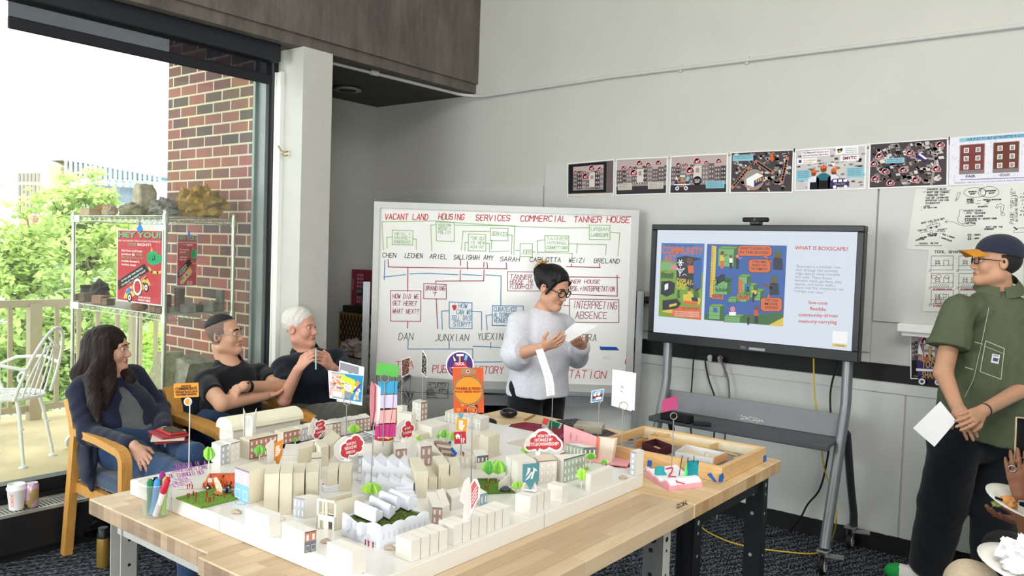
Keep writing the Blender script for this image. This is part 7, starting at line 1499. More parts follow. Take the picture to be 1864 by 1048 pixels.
for k,(lab,pts)in enumerate((('white printed sheet in front on the wire stand by the whiteboard post',[(1115,672),(1153,678),(1150,748),(1113,738)]),('second white sheet behind the printed sheet on the wire stand',[(1118,673),(1158,679),(1155,747),(1116,738)]))):
 def dr(pl):
  q=Quad(pl,pts);q.R(.42,.39,.56,.47,1,2);q.R(.4,.55,.54,.565,2,2);q.T('what is this?',.34,.30,.66,.022,1,2,0);q.T('scan to learn more',.30,.355,.70,.018,1,2,0)
 card(lab,P,-.12,pts,[WPAP,P_('#b9b9c0'),P_('#55555c')],dr if k==0 else None,off=.003+.006*k)
t,P,top=holder('wire stand with a ring holding the plain pink card',1222.5,850,TZ+.032,763,6)
card('plain dark pink card on a wire stand above the pink foam model',top,.15,[(1206,727),(1233,720),(1234,744),(1204,751)],[P_('#b84a78')])
# things on the far bench
c0=atz(1307,874,TZ);c1=atz(1395,842,TZ);X1=-1.095;Y0=2.61;Y1=3.02;X0=atz(1176,778,TZ+.055).x;X0=min(X0,-1.62);TH=.055
t=thing('timber_tray','shallow pine frame box holding an architectural model on the end bench','tray',((X0+X1)/2,(Y0+Y1)/2,TZ));PINE=M('pine','#d9b07a',.55,var=.12,scale=10,stretch=(2,14,14))
for lo,hi in(((X0,Y0,TZ),(X1,Y0+.018,TZ+TH)),((X0,Y1-.018,TZ),(X1,Y1,TZ+TH)),((X0,Y0+.018,TZ),(X0+.018,Y1-.018,TZ+TH)),((X1-.018,Y0+.018,TZ),(X1,Y1-.018,TZ+TH))):m=MB();m.b2(lo,hi,bev=.002);m.build('side_board',PINE,t)
m=MB();m.b2((X0+.018,Y0+.018,TZ+.0005),(X1-.018,Y1-.018,TZ+.02));m.build('floor_print',M('site_print','#8b8b8a',.8,var=.3,scale=30),t)
m=MB();m.b2((X0+.018,Y1-.03,TZ+.02),(X1-.018,Y1-.019,TZ+TH-.004));m.build('inner_lining',M('lining_cream','#e3d8bd',.7,var=.05),t)
BT=P_('#2a66b8')
for(x,y,ax)in((X0+.02,0,0),):pass
m=MB();q=Pl((0,Y0-.0004,0),(1,0,0),(0,0,1),m,.0006);q.pxpoly([(1179,837),(1187,838),(1186,849),(1178,848)],0);q.pxpoly([(1287,863),(1294,860),(1305,876),(1301,877)],0,2);q=Pl((X1+.0004,0,0),(0,1,0),(0,0,1),m,.0006);q.pxpoly([(1307,877),(1309,865),(1316,860),(1318,868),(1315,877)],0);q.pxpoly([(1390,829),(1395,828),(1395,840),(1389,841)],0);m.build('tape',BT,t,label='blue masking tape')
zt=TZ+.0205;BW=M('basswood','#dcb982',.7,var=.1,scale=20);MRN=P_('#4a1c26');R=random.Random(4)
def wallbox(label,pts,hpx,mats,th=.004,nm='model_room',floor=True):
 F_=[atz(*p,zt)for p in pts];h=hpx;tt=thing(nm,label,'model building',tuple(sum(F_,Vector())/len(F_)))
 m=MB();n=len(F_)
 for i in range(n):
  a,b=F_[i],F_[(i+1)%n];m.bar(a+Vector((0,0,h/2+.0005)),b+Vector((0,0,h/2+.0005)),th,h)
 m.build('walls',mats,tt)
 if floor:m=MB();m.prism([p+Vector((0,0,.0006))for p in F_],(0,0,.002));m.build('floor',M('board_light','#d9c6a4',.8,var=.05),tt)
 return tt
wallbox('maroon walled room of the model in the pine frame',[(1169,819),(1199,832),(1222,824),(1193,812)],.03,[MRN]);
tt=wallbox('long white fronted model wing in the pine frame',[(1229,836),(1297,848),(1322,838),(1250,822)],.028,[P_('#dcdad8')])
wallbox('tan roofless model wing at the back of the pine frame',[(1196,806),(1290,822),(1316,814),(1222,800)],.026,[BW]);wallbox('tan courtyard model wing in the corner of the pine frame',[(1180,803),(1200,806),(1214,800),(1192,797)],.024,[BW])
m=MB();F_=[atz(x,y,zt)for x,y in((1158,815),(1174,810))];m.bar(F_[0]+Vector((0,0,.014)),F_[1]+Vector((0,0,.014)),.004,.026);single(m,'partition_card',P_('#d98a4a'),'orange wall panel beside the maroon model room','partition')
m=MB();F_=[atz(x,y,zt)for x,y in((1298,848),(1322,838))];m.bar(F_[0]+Vector((0,0,.018))+Vector((.003,0,0)),F_[1]+Vector((0,0,.018))+Vector((.003,0,0)),.003,.030);single(m,'partition_card',P_('#dca878'),'peach end wall panel of the white fronted model wing','partition')
for i,(x,y)in enumerate(((1279,826),(1288,829),(1298,832))):m=MB();p=atz(x,y,zt+.012);m.box((p.x,p.y,zt+.012),(.012,.012,.018),.3);single(m,'model_block',P_('#d9d4cc'),'tiny pale block in the courtyard of the pine frame model','model block','tiny pale blocks in the pine frame model')
for x,y,L,a,lb in((1190,797,.09,.4,'thin basswood strip lying at the back of the pine frame'),(1330,826,.07,-.4,'loose basswood strip near the right corner of the pine frame'),(1352,833,.08,.9,'loose pale strip beside the corner of the pine frame'),(1276,845,.06,.1,'torn white scrap in front of the white fronted wing')):m=MB();p=atz(x,y,zt+.003);m.box((p.x,p.y,zt+.004),(L,.008,.005),a);single(m,'wood_strip',BW if 'white' not in lb else WPAP,lb,'model scrap')
PF=M('pink_foam','#eda9b8',.8,var=.05)
t=thing('foam_landscape','pink and white foam landscape model with a teal sail beside the pine frame','model',tuple(atz(1230,872,TZ)))
def fl(x,y,z=0):p=atz(x,y,TZ+z);return Vector((p.x,p.y,0))
a,b,c,d=(fl(1175,868),fl(1218,894),fl(1278,886),fl(1228,858))
for nm,z0,z1,mt,ins in(('base',.0005,.018,PF,0),('top_layer',.0185,.023,WPAP,.03)):
 m=MB();n=10
 def sf(s,t_):p=(a.lerp(b,s)).lerp(d.lerp(c,s),t_);return p
 pts=[];zz=lambda s:.006*math.sin(s*9)+(.004*math.sin(s*17))
 for i in range(n):
  s0,s1=i/n,(i+1)/n;P4=[sf(s0,ins),sf(s1,ins),sf(s1,1-ins),sf(s0,1-ins)];zb0=z0 if nm=='base' else z0+zz(s0);zb1=z0 if nm=='base' else z0+zz(s1)
  V8=[Vector((P4[0].x,P4[0].y,TZ+zb0)),Vector((P4[1].x,P4[1].y,TZ+zb1)),Vector((P4[2].x,P4[2].y,TZ+zb1)),Vector((P4[3].x,P4[3].y,TZ+zb0)),Vector((P4[0].x,P4[0].y,TZ+z1+zz(s0))),Vector((P4[1].x,P4[1].y,TZ+z1+zz(s1))),Vector((P4[2].x,P4[2].y,TZ+z1+zz(s1))),Vector((P4[3].x,P4[3].y,TZ+z1+zz(s0)))]
  m.add(V8,[(0,3,2,1),(4,5,6,7),(0,1,5,4),(2,3,7,6)]+([(0,4,7,3)]if i==0 else[])+([(1,2,6,5)]if i==n-1 else[]))
 m.build(nm,mt,t)
P=atz(1252,872,TZ+.02);U=rot2(HR,.35);m=MB();pl=Pl(P,U,(0,0,1),m)
m.grid(lambda s,v:pl.P(*pl.px(1251-4*math.sin(v*PI)*0+s*21+v*-2,839+v*33+s*-1),0)-pl.N*(.008*math.sin(s*PI)),8,8);m.build('sail',P_('#1f8f9a'),t)
m=MB();pl=Pl(P+pl.N*.004,rot2(HR,-.7),(0,0,1),m);pl.pxpoly([(1250,840),(1245,862),(1243,880),(1249,881),(1252,858)],0);m.build('green_fin',P_('#6fe07a'),t)
m=MB();pl=Pl(P,HR,(0,0,1),m);g=lambda x,y:pl.P(*pl.px(x,y),0)
for a_,b_ in(((1242,829),(1236,866)),((1253,832),(1251,842)),((1263,829),(1263,842)),((1271,838),(1271,844))):m.tube([g(*a_),g(*b_)],.0014,6)
m.build('mast',P_('#1c2a3c'),t)
P=atz(1205,866,TZ+.02);m=MB();pl=Pl(P,rot2(HR,.2),(0,0,1),m);m.prism([pl.P(*pl.px(x,y),0)for x,y in((1194,864),(1194,852),(1200,849),(1210,850),(1210,858),(1213,861),(1213,865))],pl.N*-.01);m.build('teal_block',P_('#35a3ac'),t)
m=MB();m.tube(spline([atz(1212,853,TZ+.03),atz(1224,851,TZ+.03),atz(1223,858,TZ+.028),atz(1218,866,TZ+.026),atz(1230,868,TZ+.028),atz(1232,876,TZ+.028),atz(1246,880,TZ+.028)]),.0022,7);m.build('red_thread',P_('#d8345c'),t)
m=MB();P_l=[atz(x,y,TZ+.0006)for x,y in((1121,848),(1140,858),(1182,856),(1150,843))];m.prism(P_l,(0,0,.001));q=Pl(P_l[0]+Vector((0,0,.001)),(1,0,0),(0,1,0),m,.0004);q.pxline([(1132,848),(1145,850),(1150,846),(1158,849)],.004,1,2);single(m,'paper_sheet',[P_('#e9b6bd'),P_('#4a4f9a')],'pink drawing sheet lying behind the slim corner tower','paper')
m=MB();P_l=[atz(x,y,TZ+.002)for x,y in((1172,846),(1180,858),(1192,862),(1184,852))];m.prism(P_l,(0,0,.001));single(m,'paper_sheet',WPAP,'white paper scrap between the tower and the pink foam landscape','paper')
t=thing('pink_booklet','open pink booklet standing on its edge on the end bench','booklet',tuple(atz(1060,838,TZ)))
P=atz(1024,822,TZ);P2=atz(1088,842,TZ);U=(P2-P).normalized();m=MB();pl=Pl(P,U,(0,0,1),m,.0006);cc=[(1026,772),(1088,795),(1083,834),(1026,818)];solidcard(pl,cc,.0015);pl.pxtext('LIVING',1040,800,1041,788,4,1,2);pl.pxtext('Our homes',1050,801,1051,792,2.4,1,2,bold=0);m.build('cover',[P_('#efb0b6'),P_('#6a4a58')],t)
for k in range(4):
 m=MB();e=pl.P(*pl.px(1087,815),0);A2,B2=pl.P(*pl.px(1089,794),0),pl.P(*pl.px(1083,836),0);d=(rot2(U,1.0-.25*k))*.07;m.add([A2,B2,B2+d,A2+d,A2+d+Vector((0,0,-.001))],[(0,1,2,3)]);m.add([A2-pl.N*.0006,B2-pl.N*.0006,B2+d-pl.N*.0006,A2+d-pl.N*.0006],[(3,2,1,0)]);m.build('page',[M('page_cream','#e9dccb',.7,var=.03),P_('#d9746a')][0]if k else P_('#dd7f63'),t)
m=MB();pl2=Pl(P,U,(0,0,1),m,.0008);pl2.pxpoly([(1086.5,794),(1092,796),(1088,834),(1083,834)],0,2);m.build('spine_strip',P_('#e27a62'),t)
for k,(dx,c,lb)in enumerate(((0,'#e8a8ae','pink booklet lying flat under the standing pink booklet'),(.014,'#6a2f3c','dark red booklet at the bottom of the flat pile by the pine frame'))):
 m=MB();p=atz(1108,838,TZ+.006);m.box((p.x+dx*.5,p.y+dx,TZ+.0095-.006*k),(.16,.13,.005),.35+.25*k);single(m,'booklet',P_(c),lb,'booklet')
P=atz(975,796,TZ);
for k in range(9):
 m=MB();p=atz(962+k*2.2,789-k*.2,TZ+.003*k);m.box((p.x+.004*k,p.y,TZ+.0025+.0045*k),(.20,.27,.004),-1.05-.035*k);
 o=single(m,'brochure',P_('#7c2038')if k>3 else P_('#e9e6ee'),'brochure fanned in the dark red pile on the end bench' if k<8 else 'top dark red brochure of the fanned pile on the end bench','brochure','fanned brochures on the end bench')
m=MB();c8=Vector((p.x+.004*8,p.y,TZ+.0025+.0045*8+.0021));q=Pl(c8,rot2(Vector((1,0,0)),-1.33),rot2(Vector((0,1,0)),-1.33),m,.0004);[q.rect(-.07+i*.03,-.1,-.06+i*.03,.05+.01*i,0)for i in range(4)];q.hand('CITY STORIES',-.085,.09,.02,.002,1);m.build('print',[P_('#9c3550'),P_('#d98aa0')],o)
for i,(x,y,a,lb)in enumerate(((918,806,.3,'white sheet with blue marks at the end of the model base'),(945,812,-.2,'white sheet with red marks behind the tall white block'),(985,812,.1,'white sheet under the red ownership sign'),(1010,806,.5,'white sheet with green marks beside the pink booklet'))):
 m=MB();p=atz(x,y,TZ+.002);m.box((p.x,p.y,TZ+.0012+.0014*i),(.24,.18,.001),a);q=Pl((p.x,p.y,TZ+.0018+.0014*i),(1,0,0),(0,1,0),m,.0003);R=random.Random(i)
 for k in range(9):u,v=R.uniform(-.09,.07),R.uniform(-.06,.06);q.line([(u,v),(u+R.uniform(.01,.04),v+R.uniform(-.01,.01))],.003,1,2)
 single(m,'paper_sheet',[WPAP,P_(['#3a4aa8','#c85060','#7a7a86','#58b48c'][i])],lb,'paper','white sheets on the end bench')
t=thing('booklet','small red and green booklet leaning behind the red ownership sign','booklet',tuple(atz(1005,790,TZ)));P=atz(1000,796,TZ);m=MB();pl=Pl(P,rot2(HR,-.2),(0,0,1),m,.0006);solidcard(pl,[(990,759),(1024,771),(1012,792),(984,785)],.004);pl.pxpoly([(990,760),(1000,763),(996,774),(986,770)],1,2);pl.pxpoly([(1001,764),(1020,771),(1012,786),(998,779)],2,2);m.build('cover',[P_('#b9c6c0'),P_('#e0564c'),P_('#1f6a48')],t)
for x,y,lb in((890,770,'black oval case behind the drawn museum'),(926,752,'black glasses case near the corner of the end bench')):
 p=atz(x,y,TZ+.02);m=MB();m.ell((p.x,p.y,TZ+.022),(.042 if x>900 else .036,.03,.0215),18,0,Matrix.Rotation(.5,3,'Z'));m.lathe([(.03,.021),(.0305,.0225)],(p.x,p.y,TZ),18,0,cap=False);single(m,'glasses_case',M('case_black','#101013',.25),lb,'case')
m=MB();a,b=atz(955,764,TZ+.004),atz(973,755,TZ+.004);m.tube([a,b],.0042,6);m.tube([b,b+(b-a).normalized()*.012],[.004,.0005],6);single(m,'pencil',M('pencil_wood','#a8743c',.5),'brown pencil lying beside the black glasses case','pencil')
p0,p1=atz(1035,768,TZ+.01),atz(1150,812,TZ+.01);U=(p1-p0);U.z=0;L_=U.length;U.normalize();V2=Vector((-U.y,U.x,0));t=thing('keyboard','black computer keyboard at the edge of the end bench','keyboard',tuple((p0+p1)/2));c=(p0+p1)/2;ang=math.atan2(U.y,U.x)
L_=min(L_,.46);c=p0+U*L_*.5;c.x-=.02;c.y-=.0;m=MB();m.box((c.x,c.y,TZ+.0095),(L_,.13,.017),ang,bev=.004);m.build('body',BLACKM,t);m=MB()
for i in range(20):
 for j in range(5):q_=c+U*(L_*(i-9.5)/21)+V2*(.022*(j-2));m.box((q_.x,q_.y,TZ+.021),(.017,.017,.005),ang,bev=.002)
m.build('keys',M('key_grey','#3a3b40',.5),t)
p=atz(1058,790,TZ+.01);m=MB();m.box((p.x+.02,p.y+.03,TZ+.03),(.12,.09,.05),.4,bev=.004);single(m,'acrylic_box',M('acrylic_cloudy','#c4bfa8',.2,alpha=.62),'small cloudy clear box standing before the keyboard','box')
p=atz(284,938,TZ);t=thing('marker_cup','clear plastic cup of felt markers at the corner of the bench','cup',tuple(p));m=MB();D_=(p-CAM).dot(_fw);r1,r0,hc=30*D_/FPX,20*D_/FPX,hgt(284,876,938,TZ)
m.lathe([(0,.001),(r0,.0005),(r0+.002,.006),(r1,hc-.006),(r1+.003,hc-.004),(r1+.003,hc),(r1,hc)],p,32,cap=False);m.build('cup',glass('clear_plastic','#f4f4f2',.10,.16,.08),t)
for i,(x,y,zt_,c,lb)in enumerate(((272,872,.0,'#1d7a4c','green'),(283,868,.0,'#16161a','black'),(286,872,.0,'#3f8fd2','light blue'),(296,858,.0,'#8a1f72','purple'),(305,870,.0,'#c2243c','red'),(302,868,0,'#8cc63f','lime green'))):
 bx_=278+i*4;top=at(x,y,1,p.y+(.012 if i in(1,3,5)else-.008));b=Vector((p.x+(i-2.5)*.0075,p.y+(.01 if i in(1,3,5)else-.008),TZ+.006));top=Vector((top.x,b.y+.002,top.z));d=(top-b);Lm=d.length;d.normalize()
 tt=thing('felt_marker',lb+' capped felt marker standing in the clear plastic cup','marker',tuple(b),None);m=MB();m.tube([b,b+d*(Lm*.62)],.0078,14);m.build('barrel',M('marker_barrel_'+c[1:],c,.5)if lb!='red' and lb!='purple' else M('marker_white','#e6e4e8',.5),tt);m=MB();m.tube([b+d*Lm*.62,b+d*Lm*.94,b+d*Lm*.95,b+d*Lm],[.0088,.0085,.006,.0055],14);m.build('cap',P_(c,.4),tt)
p=atz(187,1030,0)
t=thing('drink_bottle','olive gold insulated bottle with a black cap on the carpet','bottle',tuple(p));D_=(p-CAM).dot(_fw);r=10.5*D_/FPX;hb=hgt(190,958,1028,0);m=MB();m.lathe([(r*.95,.0005),(r,.004),(r,hb*.72),(r*.95,hb*.74)],p,24);m.build('body',M('bottle_gold','#8f7433',.4,.3,var=.04),t);m=MB();m.lathe([(r*.95,hb*.74),(r*.95,hb*.84),(r*.82,hb*.88),(r*.82,hb),(r*.7,hb)],p,24);m.build('cap',BLACKM,t)
p=atz(168,990,0);t=thing('leather_bag','shiny black bag slumped on the carpet under the armchair','bag',(p.x-.05,p.y+.15,0));mm=rock_mb((p.x-.06,p.y+.16,.11),(.16,.2,.13),9,rough=.35,fr=2.5,n=36);mm.v=[(a,b,max(c,.0005))for a,b,c in mm.v];mm.build('body',M('bag_black','#0d0d10',.22,var=.2,scale=20,bump=.5,bscale=25),t)
m=MB();m.tube(spline([(p.x-.16,p.y+.1,.18),(p.x-.1,p.y+.05,.24),(p.x,p.y+.08,.26),(p.x+.1,p.y+.2,.22)]),.009,6);m.build('handle',M('bag_black',None),t)
# people: signed distance fields blended and meshed
A3=lambda v:np.array(v,np.float32)
class Fd:
 def __init__(s,pts,h,pad=.16):
  p=np.array([tuple(q)for q in pts]);s.lo=p.min(0)-pad;s.h=h;n=np.ceil((p.max(0)+pad-s.lo)/h).astype(int)+1
  s.n=n;s.d=np.full(n,.06,np.float32);s.ax=[(s.lo[i]+h*np.arange(n[i])).astype(np.float32)for i in range(3)]
 def op(s,fn,lo,hi,k,mode):
  a=np.clip(((np.array(lo)-s.lo)/s.h).astype(int)-1,0,s.n-1);b=np.clip(((np.array(hi)-s.lo)/s.h).astype(int)+2,1,s.n)
  if(b<=a).any():return
  sl=tuple(slice(i,j)for i,j in zip(a,b));X,Y,Z=s.ax[0][sl[0]][:,None,None],s.ax[1][sl[1]][None,:,None],s.ax[2][sl[2]][None,None,:]
  v=fn(X,Y,Z);o=s.d[sl]
  if mode=='u':hh=np.maximum(k-np.abs(o-v),0)/k;s.d[sl]=np.minimum(o,v)-hh*hh*k*.25
  else:v=-v;hh=np.maximum(k-np.abs(o-v),0)/k;s.d[sl]=np.maximum(o,v)+hh*hh*k*.25
 def cone(s,a,b,ra,rb=None,k=.015,flat=None,mode='u'):
  a,b=A3(a),A3(b);rb=ra if rb is None else rb;ab=b-a;L=max(float(ab@ab),1e-9);g=(A3(flat[0]),1/flat[1]-1)if flat else None
  def fn(X,Y,Z):
   x,y,z=X-a[0],Y-a[1],Z-a[2];t=np.clip((x*ab[0]+y*ab[1]+z*ab[2])/L,0,1);x=x-t*ab[0];y=y-t*ab[1];z=z-t*ab[2]
   if g:w=(x*g[0][0]+y*g[0][1]+z*g[0][2])*g[1];x=x+w*g[0][0];y=y+w*g[0][1];z=z+w*g[0][2]
   return np.sqrt(x*x+y*y+z*z)-(ra+(rb-ra)*t)
  m=max(ra,rb)*(max(1,flat[1])if flat else 1)+.062;s.op(fn,np.minimum(a,b)-m,np.maximum(a,b)+m,k,mode);return s
 def chain(s,pts,rs,k=.015,flat=None):
  for i in range(len(pts)-1):s.cone(pts[i],pts[i+1],rs[i],rs[i+1],k,flat)
  return s
 def ell(s,c,r,R=None,k=.012,mode='u'):
  c=A3(c);R=np.eye(3,dtype=np.float32)if R is None else np.array(R,np.float32)
  def fn(X,Y,Z):
   x,y,z=X-c[0],Y-c[1],Z-c[2];q=[(x*R[0,i]+y*R[1,i]+z*R[2,i])for i in range(3)]
   k0=np.sqrt(sum((q[i]/r[i])**2 for i in range(3)));k1=np.sqrt(sum((q[i]/r[i]**2)**2 for i in range(3)))+1e-6;return k0*(k0-1)/k1
  m=max(r)+.062;s.op(fn,c-m,c+m,k,mode);return s
 def cut(s,c,n,k=.004,box=None):
  c,n=A3(c),A3(n);m=box or 9
  s.op(lambda X,Y,Z:-((X-c[0])*n[0]+(Y-c[1])*n[1]+(Z-c[2])*n[2]),c-m,c+m,k,'s');return s
 def wr(s,amp,f,seed=0,st=(1,1,1)):
  X,Y,Z=s.ax[0][:,None,None]*f*st[0],s.ax[1][None,:,None]*f*st[1],s.ax[2][None,None,:]*f*st[2]
  s.d+=(amp*np.sin(X*1.3+Y*.7+2*np.sin(Z*.8+seed)+seed)*np.sin(Z*1.1-Y*.6+1.7*np.sin(X*.9+seed*2))).astype(np.float32);return s
 def sub(s):o=Fd.__new__(Fd);o.lo,o.h,o.n,o.ax=s.lo,s.h,s.n,s.ax;o.d=np.full(s.n,.06,np.float32);return o
 def merge(s,o,k=.012):hh=np.maximum(k-np.abs(s.d-o.d),0)/k;s.d=np.minimum(s.d,o.d)-hh*hh*k*.25;return s
 def mesh(s):
  d=s.d;ins=d<0;nx,ny,nz=s.n;cs=[(i,j,k)for i in(0,1)for j in(0,1)for k in(0,1)]
  V=lambda a,i,j,k:a[i:nx-1+i,j:ny-1+j,k:nz-1+k]
  cnt=sum(V(ins,*c).astype(np.int8)for c in cs);act=(cnt>0)&(cnt<8);idx=np.full(act.shape,-1,np.int32);I=np.argwhere(act);idx[act]=np.arange(len(I));pos=np.zeros((len(I),3));w=np.zeros(len(I))
  dv={c:V(d,*c)[act].astype(float)for c in cs}
  for c in cs:
   for ax in range(3):
    if c[ax]:continue
    e=list(c);e[ax]=1;e=tuple(e);a,b=dv[c],dv[e];x=(a<0)!=(b<0);t=np.where(x,a/np.where(x,a-b,1),0)
    p=np.tile(np.array(c,float),(len(I),1));p[:,ax]=t;pos+=p*x[:,None];w+=x
  v=(I+pos/np.maximum(w,1)[:,None])*s.h+s.lo;Q=[]
  for ax in range(3):
   a1,a2=(ax+1)%3,(ax+2)%3;sl0=[slice(1,-1)]*3;sl0[ax]=slice(0,-1);sl1=list(sl0);sl1[ax]=slice(1,None);A_,B_=ins[tuple(sl0)],ins[tuple(sl1)]
   E_=np.argwhere(A_!=B_);off=np.ones(3,int);off[ax]=0;E_=E_+off;fl=ins[tuple(E_.T)]
   def cell(o1,o2):q=E_.copy();q[:,a1]-=o1;q[:,a2]-=o2;return idx[tuple(q.T)]
   q=np.stack([cell(1,1),cell(0,1),cell(0,0),cell(1,0)],1);q[~fl]=q[~fl][:,::-1];Q.append(q)
  return v,np.concatenate(Q)
 def build(s,name,mats,parent,mfn=None,**kw):
  v,q=s.mesh();mb=MB();mb.v=v.tolist();mb.f=[tuple(x)for x in q.tolist()];mb.sm=[True]*len(q)
  mb.m=mfn(v[q].mean(1)).tolist()if mfn else[0]*len(q);return mb.build(name,mats,parent,**kw)
def frame_(fwd,up=(0,0,1)):
 y=Vector(fwd).normalized();x=y.cross(Vector(up)).normalized();z=x.cross(y);return Matrix((x,y,z)).transposed()
class Head:
 def __init__(s,F,c,fwd,up=(0,0,1),sc=1.0,jaw=1.0,nose=1.0):
  s.R=frame_(fwd,up);s.c=Vector(c);s.s=sc;P=s.P;E=lambda p,r,k=.012,m='u':F.ell(P(*p),[q*sc for q in r],s.R,k,m);Cn=lambda a,b,ra,rb,k=.01,m='u':F.cone(P(*a),P(*b),ra*sc,rb*sc,k,None,m)
  E((0,-.012,.035),(.074,.096,.083));E((0,.022,-.03),(.061,.067,.085),.025)
  for x in(-1,1):
   Cn((x*.045*jaw,.0,-.07),(x*.012,.066,-.1),.026*jaw,.02,.03);E((x*.037,.058,-.03),(.027,.025,.03),.02);Cn((x*.012,.083,.025),(x*.045,.07,.022),.011,.009,.015)
   E((x*.031,.091,.004),(.019,.014,.012),.014,'s');E((x*.077,-.012,-.008),(.010,.02,.031),.006);E((x*.083,-.007,-.006),(.006,.010,.017),.005,'s');E((x*.011,.094,-.036),(.009,.01,.008),.006)
  Cn((0,.078,.012),(0,.104*(.96+.04*nose),-.030),.009,.0115*nose,.012);E((0,.084,-.062),(.026,.012,.010),.014);E((0,.088,-.060),(.021,.008,.0055),.004);E((0,.087,-.071),(.018,.008,.0062),.004);E((0,.080,-.096),(.02,.018,.016),.02);E((0,.099,-.0655),(.022,.006,.0016),.003,'s')
 def P(s,x,y,z):return s.c+s.R@(Vector((x,y,z))*s.s)
 def lips(s,v):
  q=(v-np.array(s.c))@np.array(s.R)/s.s;return((np.abs(q[:,0])<.0215)&(q[:,1]>.083)&(q[:,2]<-.0565)&(q[:,2]>-.0755)).astype(int)
 def scalp(s,v):
  q=(v-np.array(s.c))@np.array(s.R)/s.s;return(q[:,2]>np.where(q[:,1]>.03,.075,np.where(q[:,1]>.0,.0,-.05))+np.maximum(0,q[:,1]-.03)*.3)&(np.abs(q[:,0])<.0835)&(q[:,2]>-.06)
 def eyes(s,t,iris='#2a1a12',brow='#1c1614',bw=.0032):
  for x in(-1,1):
   m=MB();m.ell(s.P(x*.031,.0762,.003),.0110*s.s,14);m.build('eye',M('eye_white','#e2dcd6',.25,var=0),t)
   m=MB();d=s.R@Vector((x*.1+.0,1,-.02)).normalized();e=s.P(x*.031,.0765,.003);m.tube([e+d*.0092*s.s,e+d*.0115*s.s],[.0066*s.s,.0056*s.s],12);m.build('iris',P_(iris,.2),t)
   m=MB();m.tube([s.P(x*.012,.093,.0245),s.P(x*.028,.093,.029),s.P(x*.049,.077,.024)],[bw,bw*1.1,bw*.5],6,flat=((0,0,1),.8));m.build('eyebrow',P_(brow,.9),t)
   m=MB();m.tube([s.P(x*.016,.0865,.005),s.P(x*.031,.0898,.0095),s.P(x*.047,.080,.005)],[.002,.0036,.002],6);m.build('eyelid',t['_skin']if 0 else SKINM[-1],t)
 def glasses(s,t,w,h,mat,r=.0018,lens=True):
  m=MB()
  for x in(-1,1):
   pts=[s.P(x*(.033+w*math.cos(a)*(1 if abs(math.cos(a))<.75 else .95)),.105-.012*abs(.033+w*math.cos(a))/.06,.001+h*math.sin(a))for a in[i*PI/10 for i in range(20)]];m.tube(pts,r,6,closed=True);m.tube([s.P(x*(.033+w),.096,.006),s.P(x*.074,.06,.006),s.P(x*.079,-.01,.004),s.P(x*.077,-.03,-.012)],r,6)
  m.tube([s.P(-.033+w,.104,.004),s.P(0,.108,.007),s.P(.033-w,.104,.004)],r,6);g=m.build('glasses',mat,t)
  if lens:
   m=MB()
   for x in(-1,1):m.poly([s.P(x*(.033+w*math.cos(a)),.105-.012*abs(.033+w*math.cos(a))/.06,.001+h*math.sin(a))for a in[i*PI/10 for i in range(20)]])
   m.build('lens',glass('lens_clear','#ffffff',.05,.03),g)
SKINM=[]
def skin(name,c):
 m=M(name,c,.48,var=.05,scale=25,sub=.12,bump=.08,bscale=220,spec=.35);SKINM.append(m);return m
def hand(F,w,d,n,side,curl=.5,s=1.0,thumb=1.0,point=None):
 """w wrist, d along the palm, n the way the palm faces, side +1 / -1 picks the thumb edge"""
 w=Vector(w);d=Vector(d).normalized();n=Vector(n);n=(n-d*n.dot(d)).normalized();t=d.cross(n)*side
 F.cone(w-d*.01,w+d*.03*s,.024*s,.027*s,.012,(n,.72));F.cone(w+d*.035*s+t*.008*s,w+d*.075*s+t*.012*s,.024*s,.023*s,.012,(n,.55));F.cone(w+d*.035*s-t*.008*s,w+d*.072*s-t*.014*s,.022*s,.021*s,.012,(n,.55))
 for i,(o,L,r,b)in enumerate(((.029,.07,.0085,.086),(.0105,.078,.0088,.09),(-.009,.073,.0085,.087),(-.0265,.058,.0075,.079))):
  p=w+(d*b+t*o)*s;cu=curl if point is None or i!=point else .1;dd=(d+t*(o*2.2)).normalized();r*=s
  for j,(f,a)in enumerate(((.45,.55),(.31,1.35),(.26,1.9))):
   q=p+(dd*math.cos(a*cu)+n*math.sin(a*cu))*(L*f*s);F.cone(p,q,r*(1-.08*j),r*(.93-.09*j),.004);p=q
 p=w+(d*.028+t*.022)*s;q=p+(d*.5+t*.75*thumb+n*.35).normalized()*.04*s;F.cone(p,q,.0135*s,.0108*s,.01);e=q+(d*.85+t*.25*thumb+n*.45).normalized()*.032*s;F.cone(q,e,.0105*s,.0085*s,.004)
CLOTH=lambda n,c,b=.25:M(n,c,.88,var=.07,scale=70,bump=b,bscale=180,sheen=.15,spec=.2)
def person(label,c):return thing('person',label,'person',tuple(c),None)
fwv,rtv=Vector((_fw.x,_fw.y,0)).normalized(),HR
def look(r_,f_,z_=0):return rtv*r_+fwv*f_+Vector((0,0,z_))
def torso(F,hip,chest,neck,sl,sr,n,w,k=.05,dz=.62,fat=1.0):
 """trunk from hips to shoulders, flattened along the facing direction n"""
 n=Vector((n[0],n[1],0)).normalized();fl=(n,dz);F.cone(hip,chest,w*.98*fat,w*1.02,k,fl);m=(Vector(sl)+Vector(sr))/2;F.cone(chest,chest.lerp(m,.75),w*1.02,w*.86,k,fl);sh=.05 if dz==.62 else .067;F.cone(Vector(sl).lerp(m,.2),Vector(sr).lerp(m,.2),sh,sh,k,(n,.9));F.cone(m,neck,.062,.05,.03)
V3=Vector
sk=skin('skin_fair','#cf9f88');hp_=V3((-4.05,2.1,.55));n=V3((1,-.05,0));sl,sr=dep(143,714,4.12),dep(246,686,4.42);nk=dep(194,692,4.27);ch_=(hp_+(sl+sr)/2)/2+n*.02;hc=dep(199,634,4.27)
